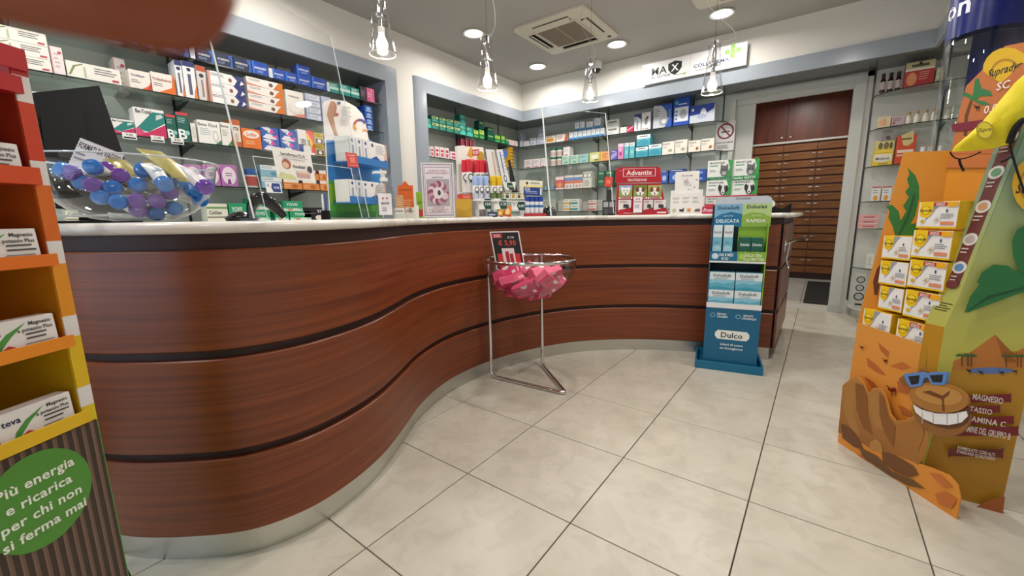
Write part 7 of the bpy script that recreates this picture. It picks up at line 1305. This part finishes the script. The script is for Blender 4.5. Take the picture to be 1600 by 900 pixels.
# ================================================================== NAVY TOWER BEHIND
tw_ = CP+ray(1534, 100)*2.15; tx_, ty_ = tw_[0], tw_[1]
t = empty('display_tower', 'tall round navy blue display tower with clear curved front behind the camel display', 'display tower', (tx_, ty_, 0)); NV = card('#16226a', .25, name='navy_card')
Rr = .152; va = math.degrees(math.atan2(-ty_, -tx_))
def arc(a0, a1, r, z0, z1, mm, nm, th=.003, st_=6):
    q = MB(); an = [a0+(a1-a0)*i/((abs(a1-a0)//st_)+1) for i in range(int(abs(a1-a0)//st_)+2)]; n = len(an); vs = [((r-d)*math.cos(R(a)), (r-d)*math.sin(R(a)), z) for d in (0, th) for z in (z0, z1) for a in an]
    fs = [(i, i+1, n+i+1, n+i) for i in range(n-1)]+[(2*n+i+1, 2*n+i, 3*n+i, 3*n+i+1) for i in range(n-1)]+[(n+i, n+i+1, 3*n+i+1, 3*n+i) for i in range(n-1)]+[(i+1, i, 2*n+i, 2*n+i+1) for i in range(n-1)]; q.add(vs, fs, mm); return q.build(nm, t, 30)
zb1 = zat(1495, 66, (tx_, ty_))
arc(va-180, va+180, Rr, zb1, 2.55, NV, 'header_band'); arc(va-110, va+75, Rr, .95, zb1, GLS, 'clear_front'); arc(va+62, va+200, Rr-.004, .95, zb1, NV, 'back_shell')
MB().lathe([(0, 0), (Rr+.02, 0), (Rr+.02, .05), (Rr, .06), (Rr, .95), (0, .95)], NV, 28).build('pedestal', t, 30)
for z_ in (1.30, 1.62, 1.95): MB().lathe([(0, 0), (Rr-.006, 0), (Rr-.006, .006), (0, .006)], SHG, 24, (0, 0, z_)).build('round_shelf', t)
hq = MB(); a0 = va-78; vs, fs, x0, x1 = glyphs('on', .02); s_ = .13
hq.add([((Rr+.001)*math.cos(R(a0)+(v[0]-x0)*s_/Rr), (Rr+.001)*math.sin(R(a0)+(v[0]-x0)*s_/Rr), zb1+.10+v[1]*s_) for v in vs], fs, card('#e4e6f0')); hq.build('lettering', t)
hq = MB(); aa = va-5; hq.add([((Rr+.001)*math.cos(R(aa+g[0])), (Rr+.001)*math.sin(R(aa+g[0])), zb1+.16+g[1]) for g in [(0, 0), (10, .03), (14, .08), (-14, .08), (-10, .03)]], [(0, 1, 2, 3, 4)], card('#d87838')); hq.build('orange_emblem', t)
# ================================================================== THE PHOTOGRAPHER'S FINGER
def skin():
    m, n, l, b = base('skin'); b.inputs['Base Color'].default_value = (*lin('#8a3f1e'), 1); b.inputs['Roughness'].default_value = .5; b.inputs['Subsurface Weight'].default_value = .15; b.inputs['Subsurface Radius'].default_value = (.004, .0015, .0008)
    tc = n.new('ShaderNodeTexCoord'); z = n.new('ShaderNodeTexNoise'); z.inputs['Scale'].default_value = 300; l.new(tc.outputs['Object'], z.inputs['Vector']); bp = n.new('ShaderNodeBump'); bp.inputs['Strength'].default_value = .1; bp.inputs['Distance'].default_value = .0005; l.new(z.outputs[0], bp.inputs['Height']); l.new(bp.outputs[0], b.inputs['Normal']); return m
SK = skin(); fp = [CP+ray(x, y)*d for x, y, d in [(245, -75, .0375), (205, -80, .038), (150, -92, .039), (40, -108, .041), (-120, -130, .044), (-350, -165, .05), (-700, -220, .062), (-1000, -270, .075)]]
t = empty('finger', 'blurred brown fingertip of the photographer reaching over the upper left corner', 'finger', CP+ray(100, -90)*.04)
def lc(P_): return [p-t.location for p in P_]
tip = fp[0]+(fp[0]-fp[1]).normalized()*.0045
P_ = [tip]+[fp[0]+(fp[0]-fp[1]).normalized()*k for k in (.0038, .0022)]+fp
MB().tube(lc(P_), [.0012, .0042, .0066, .0082, .0084, .0086, .0089, .0086, .0088, .0098, .0105], SK, 24).build('finger_skin', t, 180)
nl = MB(); nc = fp[0]-CW*-.0; nd = (fp[0]-fp[2]).normalized(); sdv = nd.cross(CU).normalized(); nup = sdv.cross(nd).normalized()
nl.add([tuple(nc+nd*a+sdv*b_+nup*(.0086-abs(b_)*.35)-t.location) for a, b_ in [(-.006, -.005), (.002, -.0045), (.0035, 0), (.002, .0045), (-.006, .005), (-.007, 0)]], [(0, 1, 2, 5), (5, 2, 3, 4)], card('#c99880', .3)); nl.build('fingernail', t)
